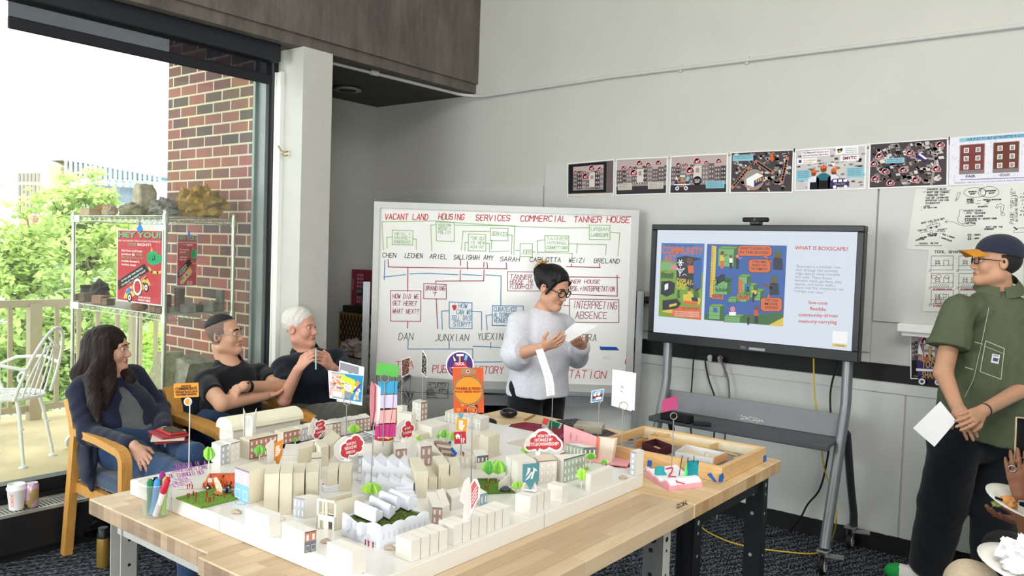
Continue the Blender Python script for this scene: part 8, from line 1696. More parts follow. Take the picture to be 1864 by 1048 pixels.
t=person('seated woman with long dark hair in a navy blazer and blue jeans',(hp_.x,hp_.y,0))
el,wr_=dep(163,790,4.02),dep(243,811,3.84);el2,wr2=dep(290,745,4.4),dep(300,788,4.12)
F=Fd([hp_,sl,sr,hc,wr_,wr_+V3((.15,0,-.15)),wr2+V3((.1,0,0))],.0042);H_=Head(F,hc,look(.93,.14,-.03),sc=.97,jaw=.92);F.cone(hc+V3((-.02,0,-.07)),nk,.045,.05,.02);torso(F,hp_,ch_,nk,sl,sr,n,.115);F.chain([sl,el,wr_],[.045,.036,.025]);F.chain([sr,el2,wr2],[.045,.036,.025])
hand(F,wr_,dep(264,838,3.80)-wr_,V3((-.2,.35,-1)),1,.55,.98);hand(F,wr2,V3((1,-.25,-.1)),V3((0,0,-1)),-1,.35,.95);F.build('body',[sk,P_('#b97a6a',.5)],t,H_.lips);H_.eyes(t,'#4a3a2a','#3a2a22')
SH=Fd([hp_-V3((0,0,.1)),sl,sr,nk],.007);torso(SH,hp_,ch_,nk-V3((0,0,.02)),sl,sr,n,.132,dz=.72,fat=1.08);SH.ell(nk+V3((.015,0,.035)),(.075,.07,.05),None,.006,'s');SH.wr(.0025,38,1);SH.build('shirt',CLOTH('knit_grey','#5d5e60'),t)
BZ=Fd([hp_-V3((.1,.3,.2)),sl,sr,nk,wr_,el,el2],.0065,.2);torso(BZ,hp_+V3((-.02,0,-.02)),ch_+V3((-.012,0,0)),nk-V3((.01,0,.03)),sl+V3((0,0,.012)),sr+V3((0,0,.012)),n,.152,dz=.74,fat=1.1)
BZ.chain([sl,el,el.lerp(wr_,.92)],[.061,.055,.041],.02);BZ.chain([sr,el2,el2.lerp(wr2,.8)],[.060,.054,.042],.02);BZ.cone(dep(150,790,4.08),dep(155,860,3.99),.08,.06,.03,(V3((0,1,0)),.3));BZ.cone(dep(172,800,4.06),dep(166,885,3.97),.05,.026,.03,(V3((0,1,0)),.4))
for z,wd in((.62,.06),(.75,.062),(.86,.05),(.98,.035)):BZ.ell(V3((ch_.x+.2,ch_.y-.02,z)),(.2,wd,.1),None,.01,'s')
BZ.ell(nk+V3((.03,0,.035)),(.085,.075,.06),None,.006,'s');BZ.wr(.004,30,4);BZ.build('blazer',CLOTH('wool_navy','#1d2235',.2),t)
k1,k2=atz(342,878,.52),atz(352,832,.58);J=Fd([hp_,k1,k2,k1*1-V3((0,0,.52)),hp_+V3((-.1,0,0))],.008);J.cone(hp_+V3((0,-.09,0)),hp_+V3((0,.09,0)),.12,.12,.04);J.chain([hp_+V3((.02,-.09,-.01)),k1,k1+V3((-.02,.02,-.44))],[.088,.066,.048],.02);J.chain([hp_+V3((.02,.09,-.01)),k2,k2+V3((.05,-.02,-.5))],[.088,.068,.048],.02);J.wr(.003,34,2);J.build('jeans',CLOTH('denim','#2b4263'),t)
for q_ in(k1+V3((.02,.02,-.45)),k2+V3((.09,-.02,-.51))):m=MB();m.ell((q_.x+.05,q_.y,.045),(.13,.05,.0445),16);m.build('shoe',BLACK,t)
HA=Fd([hc+V3((.25,.15,.12)),hc+V3((-.2,-.25,-.5))],.0055,.08);HA.ell(H_.P(0,-.022,.033),(.088*.97,.104,.094),H_.R);HA.cut(H_.P(0,.062,.0),H_.R@V3((0,.86,-.5)),.01)
for x in(-1,1):
 for j,(a,b)in enumerate((((.078,.01,.05),(.085,.02,-.16)),((.078,-.03,.04),(.10,-.02,-.20)),((.05,-.075,.02),(.07,-.08,-.24)))):
  e=H_.P(x*a[0],a[1],a[2]);m_=H_.P(x*b[0],b[1],b[2]);HA.chain([e,m_,m_+V3((.02+.03*(2-j),-.01,-.12 if x>0 else-.05))],[.030,.036,.014],.02)
HA.chain([H_.P(0,-.09,.03),H_.P(0,-.10,-.2),H_.P(0,-.09,-.30)],[.05,.06,.03],.03);HA.chain([H_.P(.07,0,-.02),dep(168,690,4.1),dep(174,735,4.0),dep(178,768,3.96)],[.034,.042,.034,.008],.02);HA.chain([H_.P(.06,.03,-.08),dep(200,700,4.12),dep(192,745,4.03)],[.028,.034,.008],.02);HA.chain([H_.P(.05,-.07,-.02),dep(146,680,4.2),dep(150,730,4.08)],[.04,.045,.01],.02);HA.chain([H_.P(-.06,.03,-.06),dep(234,690,4.25),dep(228,730,4.2)],[.025,.03,.008],.02);HA.ell(H_.P(0,.062,-.03),(.058,.07,.085),H_.R,.006,'s');HA.wr(.0028,150,3,(1,1,.12));HA.build('hair',M('hair_dark_brown','#241916',.6,var=.35,scale=60,stretch=(3,3,.3),spec=.2),t)
m=MB();c=atz(297,802,.655);R_=Matrix.Rotation(-.35,3,'Z')
for i,(dz_,sx,sy,a,cc,lb)in enumerate(((0,.20,.15,.1,'#8d2f3a','dark red notebook lowest on the lap of the woman'),(.011,.21,.15,-.15,'#d9c3b0','pale papers between the notebook and the phone'),(.022,.19,.13,.25,'#a33f4a','thin rose booklet under the phone'))):m=MB();m.box((c.x-.04,c.y+.05,c.z+dz_),(sx,sy,.009),a-.4,bev=.001);single(m,'notebook',P_(cc),lb,'notebook')
t=thing('smartphone','phone in a red case on the booklets in the lap of the woman','phone',(c.x,c.y,c.z+.03));m=MB();m.box((c.x-.03,c.y+.06,c.z+.034),(.16,.085,.011),-.1,bev=.004);m.build('case',P_('#c23b36',.4),t);m=MB();m.box((c.x-.03,c.y+.06,c.z+.0402),(.148,.074,.001),-.1);m.build('screen',M('screen_off','#15161a',.12),t)
def polo(F,hip,ch,nk,sl,sr,n,w,els,fr=.62,fat=1.12,rs=.062):
 torso(F,hip,ch,nk-V3((0,0,.03)),sl,sr,n,w,dz=.78,fat=fat)
 for s_,e in zip((sl,sr),els):q=s_.lerp(e,fr);G=F.sub();G.cone(s_,q+(e-s_)*.1,rs*.93,rs*.98,.02);G.cut(q,(e-s_).normalized(),.003);F.merge(G,.03)
 F.ell(nk+V3((n.x*.012,n.y*.012,.034)),(.07,.07,.045),None,.005,'s');F.wr(.004,30,w*40)
def collar(t,nk,n,mat,r=.076):
 m=MB();nk=nk+V3((0,0,.012));sd_=V3((-n.y,n.x,0));f=lambda a,z,rr:nk+n*(rr*math.cos(a)*.9+.008)+sd_*(rr*math.sin(a))+V3((0,0,z+.02-.038*math.cos(a)))
 for a0,a1 in((.12,PI),(-PI,-.12)):m.grid(lambda u,v:f(a0+(a1-a0)*u,.022-.05*v+.004*math.sin(v*PI),r*(.86+.42*v)),14,4)
 m.build('collar',mat,t)
PB_=CLOTH('polo_black','#15161b',.3);PN_=CLOTH('polo_navy','#141824',.3)
sk=skin('skin_tan','#cc9c80');hp_=V3((-4.06,2.64,.56));n=V3((.93,-.36,0)).normalized();sl,sr=dep(369,694,4.5),dep(476,680,4.86);nk=dep(418,668,4.67);ch_=(hp_+(sl+sr)/2)/2;hc=dep(408,609,4.66)
t=person('seated man with cropped black hair, clear glasses and crossed arms in a black polo',(hp_.x,hp_.y,0));e1,e2=dep(404,734,4.33),dep(510,706,4.62);w1,w2=dep(482,720,4.5),dep(444,703,4.37)
F=Fd([hp_,sl,sr,hc,e1,e2,w1,w2],.0044);H_=Head(F,hc,look(.95,-.06,.10),look(-.1,0,1),.98,1.12);F.cone(hc+V3((-.02,.0,-.07)),nk,.058,.062,.02);torso(F,hp_,ch_,nk,sl,sr,n,.13);F.chain([sl,e1,w1],[.05,.043,.029],.012);F.chain([sr,e2,w2],[.05,.043,.029],.012)
hand(F,w1,dep(508,712,4.6)-w1,V3((0,.3,.8)),1,.5);hand(F,w2,dep(418,712,4.42)-w2,V3((.1,.6,-.5)),1,.4);F.build('body',[sk,P_('#b97a6a',.5),M('scalp_stubble','#7b675c',.8,var=.15,scale=150)],t,lambda v:np.where(H_.scalp(v),2,H_.lips(v)));H_.eyes(t,'#1c120e','#17120f',.0038);H_.glasses(t,.024,.0165,M('frame_clear','#b9bcc2',.2,.4),.0014)
S_=Fd([hp_-V3((0,0,.08)),sl,sr,nk,e1,e2],.0065,.2);polo(S_,hp_,ch_,nk,sl,sr,n,.155,(e1,e2),.6);S_.build('polo_shirt',PB_,t);collar(t,nk,n,PB_);m=MB()
for z in(-.035,-.075):m.ell(nk+n*(.085-z*.45)+V3((0,0,z)),.005,8)
m.build('button',WHITE,t)
m=MB();m.tube([w2+(e2-w2).normalized()*.02,w2+(e2-w2).normalized()*.042],.033,16);m.box(w2+(e2-w2).normalized()*.031+V3((.022,-.026,.012)),(.03,.018,.034),.7,bev=.005);m.build('wristwatch',BLACK,t)
HB=Fd([hc],.005,.17);HB.ell(H_.P(0,-.014,.039),(.0755,.0975,.084),H_.R);HB.cut(H_.P(0,.06,.072),H_.R@V3((0,.8,-.6)),.01);HB.cut(H_.P(0,-.04,.058),H_.R@V3((0,.3,-1)),.02);HB.wr(.0012,220,1);HB.build('hair',M('hair_black','#1f1b1b',.7,var=.2,scale=120,bump=.4,bscale=400),t)
def seatlegs(t,hip,ks,mat,r=.085,side=None,seed=1):
 J=Fd([hip,*ks,*[V3((k.x,k.y,.1))for k in ks]],.009);s_=side or V3((0,.1,0));J.cone(hip-s_,hip+s_,.135,.135,.04)
 for k_,sg in zip(ks,(-1,1)):J.chain([hip+s_*sg*.9,k_,V3((k_.x+.03,k_.y,.1))],[r*1.1,r*.84,r*.62],.02)
 J.wr(.004,30,seed);J.build('trousers',mat,t)
 for k_ in ks:m=MB();m.ell((k_.x+.09,k_.y,.05),(.14,.05,.0495),16);m.build('shoe',BLACK,t)
seatlegs(t,hp_,(V3((-3.58,2.55,.55)),V3((-3.56,2.86,.55))),CLOTH('denim',None))
sk=skin('skin_pink','#d69d86');hp_=V3((-3.9,3.12,.56));n=V3((.85,-.5,0)).normalized();sl,sr=dep(512,670,4.80),dep(616,652,5.08);nk=dep(557,644,4.96);ch_=(hp_+(sl+sr)/2)/2;hc=dep(546,596,4.93)
t=person('seated man with short white hair holding a pale pen in both hands',(hp_.x,hp_.y,0));e1,w1=dep(517,726,4.60),dep(543,672,4.50);e2,w2=dep(632,694,4.88),dep(603,668,4.63);pen=dep(575,652,4.48)
F=Fd([hp_,sl,sr,hc,e1,e2,w1,w2],.0044);H_=Head(F,hc,look(.93,-.24,.03),look(-.04,0,1),1.0,1.05);F.cone(hc+V3((0,0,-.07)),nk,.056,.062,.02);torso(F,hp_,ch_,nk,sl,sr,n,.13);F.chain([sl,e1,w1],[.048,.04,.028],.012);F.chain([sr,e2,w2],[.048,.04,.028],.012)
hand(F,w1,dep(562,650,4.48)-w1,look(.5,.7,-.2),1,.75);hand(F,w2,dep(585,650,4.54)-w2,look(-.5,.6,-.3),-1,.75);F.build('body',[sk,P_('#b97a6a',.5)],t,H_.lips);H_.eyes(t,'#4f6470','#b9aea4')
S_=Fd([hp_-V3((0,0,.08)),sl,sr,nk,e1,e2],.0065,.2);polo(S_,hp_,ch_,nk,sl,sr,n,.158,(e1,e2),.55,1.2);S_.build('polo_shirt',PN_,t);collar(t,nk,n,PN_)
HB=Fd([hc],.005,.17);HB.ell(H_.P(0,-.018,.043),(.081,.100,.088),H_.R);HB.cut(H_.P(0,.060,.052),H_.R@V3((0,.75,-.66)),.008);HB.cut(H_.P(0,0,-.035),H_.R@V3((0,0,-1)),.006);HB.ell(H_.P(0,-.005,-.03),(.1,.035,.045),H_.R,.01,'s');HB.wr(.003,120,2,(1,1,.5));HB.build('hair',M('hair_white','#e3ddd4',.6,var=.12,scale=140,bump=.5,bscale=350),t)
seatlegs(t,hp_,(dep(650,752,4.50),dep(686,742,4.78)),CLOTH('trousers_olive','#4a4a40'),.095,None,5)
m=MB();m.tube([dep(575,634,4.46),dep(575,672,4.46)],.0042,8);single(m,'pen',P_('#a9d8d4',.3),'pale turquoise pen between the hands of the white haired man','pen')
sk=skin('skin_warm','#cf9c80');n=look(.62,-.78).normalized();hp_=dep(978,715,4.62);sl,sr=dep(946,588,4.58),dep(1026,594,4.74);nk=dep(990,564,4.64);ch_=dep(985,640,4.62);hc=dep(1007,523,4.58)
t=person('standing woman in a pale grey sweatshirt and black glasses reading from a paper',(hp_.x,hp_.y,0));e1,w1=dep(938,645,4.45),dep(988,632,4.27);e2,w2=dep(1049,648,4.72),dep(1060,630,4.46)
F=Fd([hp_,sl,sr,hc,e1,e2,w1,w2,w1+n*.15],.0043);H_=Head(F,hc,look(.72,-.6,-.38),look(.15,-.1,1),.95,.98);F.cone(hc+V3((0,0,-.06))-n*.02,nk,.046,.05,.02);torso(F,hp_+V3((0,0,.15)),ch_,nk,sl,sr,n,.12);F.chain([sl,e1,w1],[.045,.04,.026],.012);F.chain([sr,e2,w2],[.045,.038,.026],.012)
hand(F,w1,dep(1010,624,4.22)-w1,look(.1,.7,.5),1,.6,.95);hand(F,w2,dep(1048,622,4.36)-w2,look(-.3,.3,.8),-1,.7,.95);F.build('body',[sk,P_('#b97a6a',.5)],t,H_.lips);H_.eyes(t,'#1a110d','#1a1413');H_.glasses(t,.026,.021,M('frame_black','#0e0e10',.25),.0028)
S_=Fd([hp_-V3((0,0,.1)),sl,sr,nk,e1,e2,w1],.0062,.23);fl=(n,.8);sd0=V3((-n.y,n.x,0));torso(S_,hp_-V3((0,0,.02)),ch_,nk-V3((0,0,.03)),sl,sr,n,.172,dz=.84,fat=1.12);S_.cone(hp_-sd0*.04+V3((0,0,.02)),hp_+sd0*.04+V3((0,0,.02)),.15,.15,.03,fl);S_.cut(hp_-V3((0,0,.005)),(0,0,-1),.006);G=S_.sub();G.chain([sl,e1,e1.lerp(w1,.4)],[.07,.08,.062],.025);G.cut(e1.lerp(w1,.32),(w1-e1).normalized(),.006,.2);S_.merge(G,.03);S_.chain([sr,e2,w2-(w2-e2).normalized()*.035],[.074,.068,.052],.02);S_.ell(nk+n*.0+V3((0,0,.035)),(.064,.064,.05),None,.008,'s');S_.wr(.0045,17,2);S_.wr(.0015,40,5);S_.build('sweatshirt',CLOTH('sweat_grey','#d6d6de',.08),t)
def strouser(t,hl,hr,kl,kr,al,ar,mat,r,seed,n):
 J=Fd([hl,hr,kl,kr,al,ar],.009);J.cone(hl+V3((0,0,.05)),hr+V3((0,0,.05)),r[0]*1.08,r[0]*1.08,.04,(n,.85))
 for h_,k_,a_ in((hl,kl,al),(hr,kr,ar)):J.chain([h_,k_,a_],r,.02)
 J.wr(.004,11,seed,(1,1,1.2));J.wr(.0016,30,seed+2);J.build('trousers',mat,t)
sd_=V3((-n.y,n.x,0));hl,hr=hp_-sd_*.085-V3((0,0,.02)),hp_+sd_*.085-V3((0,0,.02));g0=lambda p,z,o=V3():V3((p.x,p.y,z))+o
strouser(t,hl,hr,g0(hl,.42),g0(hr,.42),g0(hl,.09),g0(hr,.09),CLOTH('jeans_black','#121318'),(.10,.085,.075),3,n)
for a_ in(hl,hr):m=MB();m.ell((a_.x+n.x*.05,a_.y+n.y*.05,.045),(.06,.06,.0445),14);m.ell((a_.x+n.x*.1,a_.y+n.y*.1,.04),(.05,.05,.0395),14);m.build('shoe',WHITE,t)
HA=Fd([hc],.0052,.19);HA.ell(H_.P(0,-.022,.042),(.084,.102,.088),H_.R);HA.cut(H_.P(0,.058,.05),H_.R@V3((0,.8,-.6)),.01);HA.cut(H_.P(0,0,-.05),H_.R@V3((0,.3,-1)),.01);HA.ell(H_.P(0,.03,-.04),(.1,.05,.05),H_.R,.01,'s');HA.chain([H_.P(0,-.08,.0),H_.P(0,-.115,.05)],[.045,.05],.03)
for x in(-1,1):HA.chain([H_.P(x*.072,.045,.05),H_.P(x*.082,.025,-.03)],[.014,.007],.01)
HA.wr(.0022,150,3,(1,1,.25));HA.build('hair',M('hair_jet','#100e10',.5,var=.3,scale=60,stretch=(3,3,.4),spec=.3),t)
m=MB();R=random.Random(2);[m.ell(H_.P(R.uniform(-.02,.02),-.125+R.uniform(-.014,.014),.0+i*.016),.017,8)for i in range(7)];m.tube([H_.P(-.03,-.135,.02),H_.P(-.03,-.15,.07),H_.P(-.02,-.13,.12)],.009,6);m.tube([H_.P(.03,-.135,.02),H_.P(.03,-.15,.07),H_.P(.02,-.13,.12)],.009,6);m.build('hair_clip',M('clip_tortoise','#c59a5a',.35,var=.45,scale=60),t)
def sheet(label,px_,Ds,bend=0):
 P4=[dep(x,y,D)for(x,y),D in zip(px_,Ds)];m=MB();nn=(P4[1]-P4[0]).cross(P4[3]-P4[0]).normalized();f=lambda u,v:P4[0].lerp(P4[1],u).lerp(P4[3].lerp(P4[2],u),v)+nn*(bend*math.sin(u*PI))
 m.grid(f,8,6);m.grid(lambda u,v:f(1-u,v)-nn*.0008,8,6);return single(m,'paper_sheet',WPAP,label,'paper')
sheet('white printed paper held up by the standing woman',[(1016,613),(1047,587),(1089,592),(1034,623)],[4.22,4.3,4.34,4.24],.006)
D5=3.88;sk=skin('skin_olive','#c9987a');n=look(-.35,-.94).normalized();hp_=dep(1786,800,D5);sr,sl=dep(1743,562,3.80),dep(1884,572,3.98);nk=dep(1818,528,3.9);ch_=dep(1800,660,D5);hc=dep(1813,476,3.87)
t=person('standing man in a navy and mustard cap, glasses and olive work shirt',(hp_.x,hp_.y,0));e1,w1=dep(1717,678,3.76),dep(1741,738,3.62);e2,w2=dep(1886,694,3.83),dep(1789,748,3.56)
F=Fd([hp_+V3((0,0,.1)),sl,sr,hc,e1,e2,w1,w2,w1-V3((0,0,.12))],.0043);H_=Head(F,hc,look(-.94,.22,.03),look(0,0,1),.96,1.05);F.cone(hc+V3((.01,0,-.06)),nk,.055,.06,.02);torso(F,hp_+V3((0,0,.16)),ch_,nk,sl,sr,n,.13);F.chain([sr,e1,w1],[.046,.041,.028],.012);F.chain([sl,e2,w2],[.046,.041,.028],.012)
hand(F,w1,dep(1762,770,3.56)-w1,look(.2,.8,-.1),-1,.45);hand(F,w2,dep(1757,766,3.49)-w2,look(.1,.9,-.2),1,.5);F.build('body',[sk,P_('#b97a6a',.5)],t,H_.lips);H_.eyes(t,'#1a110d','#17120f',.0036);H_.glasses(t,.024,.019,M('frame_black','#0e0e10',.25),.0022)
SHM=M('ripstop_olive','#5b634c',.85,var=.1,scale=40,stretch=(9,9,.6),bump=.3,bscale=90,spec=.2);S_=Fd([hp_-V3((0,0,.1)),sl,sr,nk,e1,e2],.0068,.24);torso(S_,hp_+V3((0,0,.03)),ch_,nk-V3((0,0,.03)),sl,sr,n,.198,dz=.72,fat=1.06);S_.cut(hp_+V3((0,0,-.005)),(-.2*rtv.x,-.2*rtv.y,-1),.006)
for s_,e in((sr,e1),(sl,e2)):q=s_.lerp(e,.62);G=S_.sub();G.cone(s_,q+(e-s_)*.1,.07,.1,.03);G.cut(q,(e-s_).normalized(),.003);S_.merge(G,.03)
S_.ell(nk+V3((n.x*.02,n.y*.02,.034)),(.074,.074,.05),None,.005,'s');S_.wr(.006,20,1,(1,1,.5));S_.wr(.003,44,4);S_.build('shirt',SHM,t);collar(t,nk,n,SHM,.088)
nf=n;m=MB();pl=Pl(ch_+nf*.155,V3((-nf.y,nf.x,0)),(0,0,1),m,.002);pl.pxline([(1794,620),(1828,634),(1822,690)],.003,0);pl.pxline([(1794,620),(1784,676),(1822,690)],.003,0);pl.pxline([(1793,630),(1828,644)],.002,0);pl.pxline([(1756,722),(1772,690),(1786,628),(1800,560)],.002,0)
for x,y in((1774,622),(1757,668)):pl.pxline([(x,y),(x+14,y+4)],.003,0)
m.build('stitching',P_('#c9c8b9'),t);m=MB();pl.mb=m;pl.pxpoly([(1806,643),(1820,646),(1817,662),(1803,659)],0,3);pl.pxpoly([(1808,650),(1817,652),(1815,658),(1806,656)],1,4);pl.pxline([(1808,646),(1817,648)],.003,1,4);m.build('chest_label',[P_('#e6e6ea'),P_('#4a5570')],t)
foot1,foot2=atz(1668,1042,.05),atz(1790,1075,.05);a1,a2=atz(1692,1020,.13),V3((foot2.x+.03,foot2.y+.05,.12));h1,h2=dep(1738,812,D5),dep(1826,815,3.93)
strouser(t,h1,h2,dep(1716,915,3.98),dep(1812,925,3.9),a1,a2,CLOTH('trousers_navy','#171a22'),(.118,.108,.094),5,n)
for f_,nm in((atz(1632,1044,.03),1),(V3((foot2.x-.06,foot2.y-.08,.03)),2)):
 b=a1 if nm==1 else a2;b=V3((b.x,b.y,.04));d=V3((f_.x-b.x,f_.y-b.y,0)).normalized();fr=b+d*.17;G=Fd([b,fr],.005,.12);G.chain([b-d*.03,fr-d*.03,fr],[.048,.042,.036],.02);G.cone(b+V3((0,0,.045)),b+d*.05+V3((0,0,.03)),.042,.036,.02);G.cut(V3((b.x,b.y,.008)),(0,0,-1));fn=np.array(fr-d*.045);dn=np.array(d)
 o=G.build('sneaker',[M('canvas_white','#e5e3dc',.8,var=.04,scale=60),P_('#1f9a46')],t,lambda v:((v-fn)@dn>.01).astype(int));m=MB()
 for i in range(4):q=b+d*(.05+i*.022)+V3((0,0,.052-.005*i));s_=V3((-d.y,d.x,0));m.tube([q-s_*.024,q+V3((0,0,.008)),q+s_*.024],.0028,6)
 q=b+d*.05+V3((0,0,.062));m.tube(spline([q,q-d*.02+s_*.03+V3((0,0,.025)),q+d*.005+s_*.05+V3((0,0,.02)),q,q-s_*.045+V3((0,0,.015))]),.0025,6);m.build('lace',WHITE,o)
CP=Fd([hc+V3((0,0,.05))],.0045,.22);CP.ell(H_.P(0,-.015,.048),(.087,.108,.088),H_.R);CP.cut(H_.P(0,0,.038),H_.R@V3((0,.12,-1)),.006);CP.build('cap_crown',CLOTH('cap_navy','#2a3040',.2),t)
m=MB();bf=lambda u,v,dz_=0:H_.P((u-.5)*.165*(1-.12*v),.065+.03*(1-(2*u-1)**2)*1.0+v*(.075-.02*abs(2*u-1)),.058-.012*v-.030*(2*u-1)**2+dz_);m.grid(lambda u,v:bf(u,v),14,6);m.grid(lambda u,v:bf(1-u,v,-.004),14,6);m.build('cap_brim',CLOTH('cap_mustard','#cf8a22',.2),t)
m=MB();f=lambda x,z:H_.P(x,-.015+.112*math.sqrt(max(.05,1-(x/.087)**2-((z-.048)/.092)**2)),z);m.add([f(-.03,.065),f(.03,.065),f(.024,.10),f(-.024,.10)],[(0,1,2,3)]);m.build('cap_badge',P_('#b9b294'),t)
HB=Fd([hc],.005,.17);HB.ell(H_.P(0,-.018,.012),(.079,.095,.078),H_.R);HB.cut(H_.P(0,-.005,0),H_.R@V3((0,1,-.25)),.006);HB.cut(H_.P(0,0,.035),H_.R@V3((0,0,1)),.004);HB.build('hair',M('hair_black',None),t)
m=MB();m.tube([w2+(e2-w2).normalized()*.012,w2+(e2-w2).normalized()*.02],.031,14);m.build('bracelet',P_('#2a2a2a'),t)
sheet('folded white paper in the hand of the man in the cap',[(1712,730),(1741,766),(1701,813),(1662,779)],[3.62,3.56,3.58,3.64],.004)
sk=skin('skin_brown','#8a5b42');Dn=2.55;w1=dep(1860,905,Dn);e1=dep(1890,1040,Dn);sh_=dep(1990,900,Dn+.1);hp_=dep(2010,1130,Dn+.05);n=look(-1,.2).normalized();sh2=sh_+V3((n.y,-n.x,0))*-.36;nk=(sh_+sh2)/2+V3((0,0,.08));hc=nk+V3((0,0,.15))+n*.02;ch_=(hp_+nk)/2;e2,w2=dep(1935,1010,Dn+.2),dep(1880,950,Dn+.1)
t=person('seated person at the picture edge with a watch, holding up a phone',(hp_.x,hp_.y,0));F=Fd([w1,e1,sh_,sh2,hc,hp_,w2,dep(1820,830,Dn)],.0055,.2);Hd=Head(F,hc,n,(0,0,1),.96);F.cone(hc-V3((0,0,.06)),nk,.05,.055,.02);torso(F,hp_,ch_,nk,sh_,sh2,n,.12);F.chain([sh_,e1,w1],[.045,.038,.026],.012);F.chain([sh2,e2,w2],[.045,.038,.026],.012);hand(F,w1,dep(1852,862,Dn)-w1,look(.55,.8),-1,.35,.92,.6,0);hand(F,w2,look(-1,.1,.05),V3((0,0,1)),1,.45,.92);F.build('body',[sk,P_('#7a4038')],t,Hd.lips)
S_=Fd([sh_,sh2,hp_,e1,e2],.009,.25);torso(S_,hp_,ch_,nk-V3((0,0,.03)),sh_,sh2,n,.15,dz=.78);S_.chain([sh_,e1,e1.lerp(w1,.28)],[.062,.056,.046],.02);S_.chain([sh2,e2,e2.lerp(w2,.2)],[.062,.056,.046],.02);S_.wr(.003,36,2);S_.build('shirt',CLOTH('shirt_pale_blue','#cfe0ee'),t);HB=Fd([hc],.007,.22);HB.ell(Hd.P(0,-.03,.04),(.095,.11,.1),Hd.R);HB.cut(Hd.P(0,.06,0),Hd.R@V3((0,.9,-.4)));HB.build('hair',M('hair_black',None),t)
seatlegs(t,V3((hp_.x,hp_.y,.5)),(dep(1830,1005,2.95),dep(1905,1000,3.1)),BLACK,.09,V3((-n.y,n.x,0))*.1)
a=(e1-w1).normalized();m=MB();m.tube([w1+a*.012,w1+a*.034],.029,18);m.build('watch_strap',P_('#5a2f3c'),t);m=MB();R_=frame_(look(-.45,-.9,.1));m.box(w1+a*.024+look(-.45,-.9)*.027,(.036,.010,.04),R_,bev=.004);m.box(w1+a*.024+look(-.45,-.9)*.0325,(.028,.001,.031),R_,1);m.build('watch_face',[M('watch_case','#b9b9bc',.3,.6),M('screen_off',None)],t);m=MB();c=dep(1843,852,Dn);m.tube([c-look(.5,.6)*.0105+look(.3,-.3)*0+V3((.010*math.cos(b),.003,.010*math.sin(b)))for b in[i*PI/6 for i in range(12)]],.0018,6,closed=True);m.build('ring',STEEL,t)
pl_=dep(1866,803,Dn+.02);R_=frame_(look(-.35,-.9,.1),(0,0,1));t=thing('smartphone','phone in a pale gold case held up at the edge of the picture','phone',tuple(pl_));m=MB();m.box(pl_+rtv*.01,(.075,.009,.15),R_,bev=.004);m.build('case',M('gold_case','#b9a487',.3,.2),t);m=MB();m.box(pl_+rtv*.01+look(-.35,-.9,.1).normalized()*.0047,(.067,.0008,.142),R_);m.build('screen',M('screen_off',None),t)
def plate(c,lab,tilt):
 t=thing('paper_plate',lab,'plate',tuple(c));m=MB();m.lathe([(0,0),(.07,.0),(.085,.010),(.115,.016),(.116,.018),(.085,.013),(.07,.003),(0,.003)],c,30,0,tilt);m.build('plate',M('plate_white','#eeebe2',.6,var=.02),t);return t
c=dep(1864,925,2.52);plate(c,'oval looking paper plate of food held by the person with the phone',look(.18,-.25,1).normalized());m=MB();q_=dep(1836,915,2.5);mm=rock_mb(q_,(.024,.022,.022),5,rough=.3,n=18);mm.build;single(mm,'pastry',M('pastry','#cf8f52',.7,var=.3,scale=60),'browned pastry bite on the held paper plate','pastry');m=MB();m.tube([dep(1812,905,2.5),dep(1828,911,2.5)],.004,6);single(m,'plastic_fork',BLACK,'black fork handle on the held paper plate','fork');m=MB();mm=rock_mb(dep(1816,918,2.51),(.02,.016,.008),8,rough=.5,n=14);single(mm,'salad',P_('#8f9a52'),'bit of salad beside the pastry on the held plate','salad')
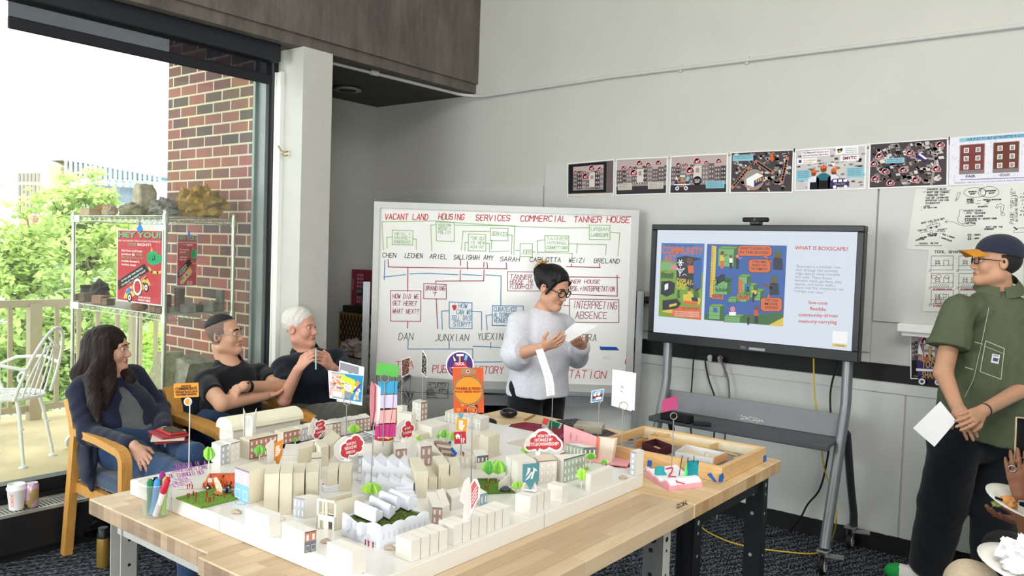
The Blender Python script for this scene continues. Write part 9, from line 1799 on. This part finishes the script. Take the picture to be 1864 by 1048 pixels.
hp_=dep(1960,1150,2.2);t=person('person in beige trousers with a plate on the lap at the bottom corner',(hp_.x,hp_.y,0));n=look(-.9,.4).normalized();sd_=V3((-n.y,n.x,0));nk=hp_+V3((0,0,.52));s1_,s2_=hp_+V3((0,0,.43))+sd_*.18,hp_+V3((0,0,.43))-sd_*.18;hc=nk+V3((0,0,.15))+n*.02;ch_=hp_+V3((0,0,.25));w1_,w2_=dep(1975,1075,2.25),dep(1985,1110,2.15);q1,q2=(s1_+w1_)/2-V3((0,0,.12)),(s2_+w2_)/2-V3((0,0,.12))
F=Fd([hp_,s1_,s2_,hc,w1_,w2_],.008,.22);Hd=Head(F,hc,n);F.cone(hc-V3((0,0,.06)),nk,.05,.055,.02);torso(F,hp_,ch_,nk,s1_,s2_,n,.12);F.chain([s1_,q1,w1_],[.045,.038,.028],.012);F.chain([s2_,q2,w2_],[.045,.038,.028],.012);hand(F,w1_,n,V3((0,0,1)),1,.4);hand(F,w2_,n,V3((0,0,1)),-1,.4);F.build('body',sk,t)
S_=Fd([hp_,s1_,s2_,q1,q2],.009,.25);torso(S_,hp_,ch_,nk-V3((0,0,.03)),s1_,s2_,n,.15,dz=.78);S_.chain([s1_,q1,q1.lerp(w1_,.6)],[.062,.054,.044],.02);S_.chain([s2_,q2,q2.lerp(w2_,.6)],[.062,.054,.044],.02);S_.wr(.003,36,2);S_.build('sweater',CLOTH('sweater_sand','#a89a86'),t);HB=Fd([hc],.007,.22);HB.ell(Hd.P(0,-.03,.04),(.095,.11,.1),Hd.R);HB.cut(Hd.P(0,.06,0),Hd.R@V3((0,.9,-.4)));HB.build('hair',M('hair_black',None),t)
seatlegs(t,V3((hp_.x,hp_.y,.48)),(dep(1770,1068,2.3),dep(1850,1110,2.2)),CLOTH('chino_beige','#b9a68c'),.085,sd_*.1,4)
c=dep(1862,1040,2.2);plate(c,'paper plate with a crumpled napkin on the lap in the bottom corner',look(.1,-.2,1).normalized());mm=rock_mb(c+V3((0,0,.04))+rtv*.005,(.055,.055,.045),9,rough=.9,fr=3,n=34);mm.sm=[False]*len(mm.f);single(mm,'paper_napkin',WPAP,'crumpled white napkin on the plate in the bottom corner','napkin')
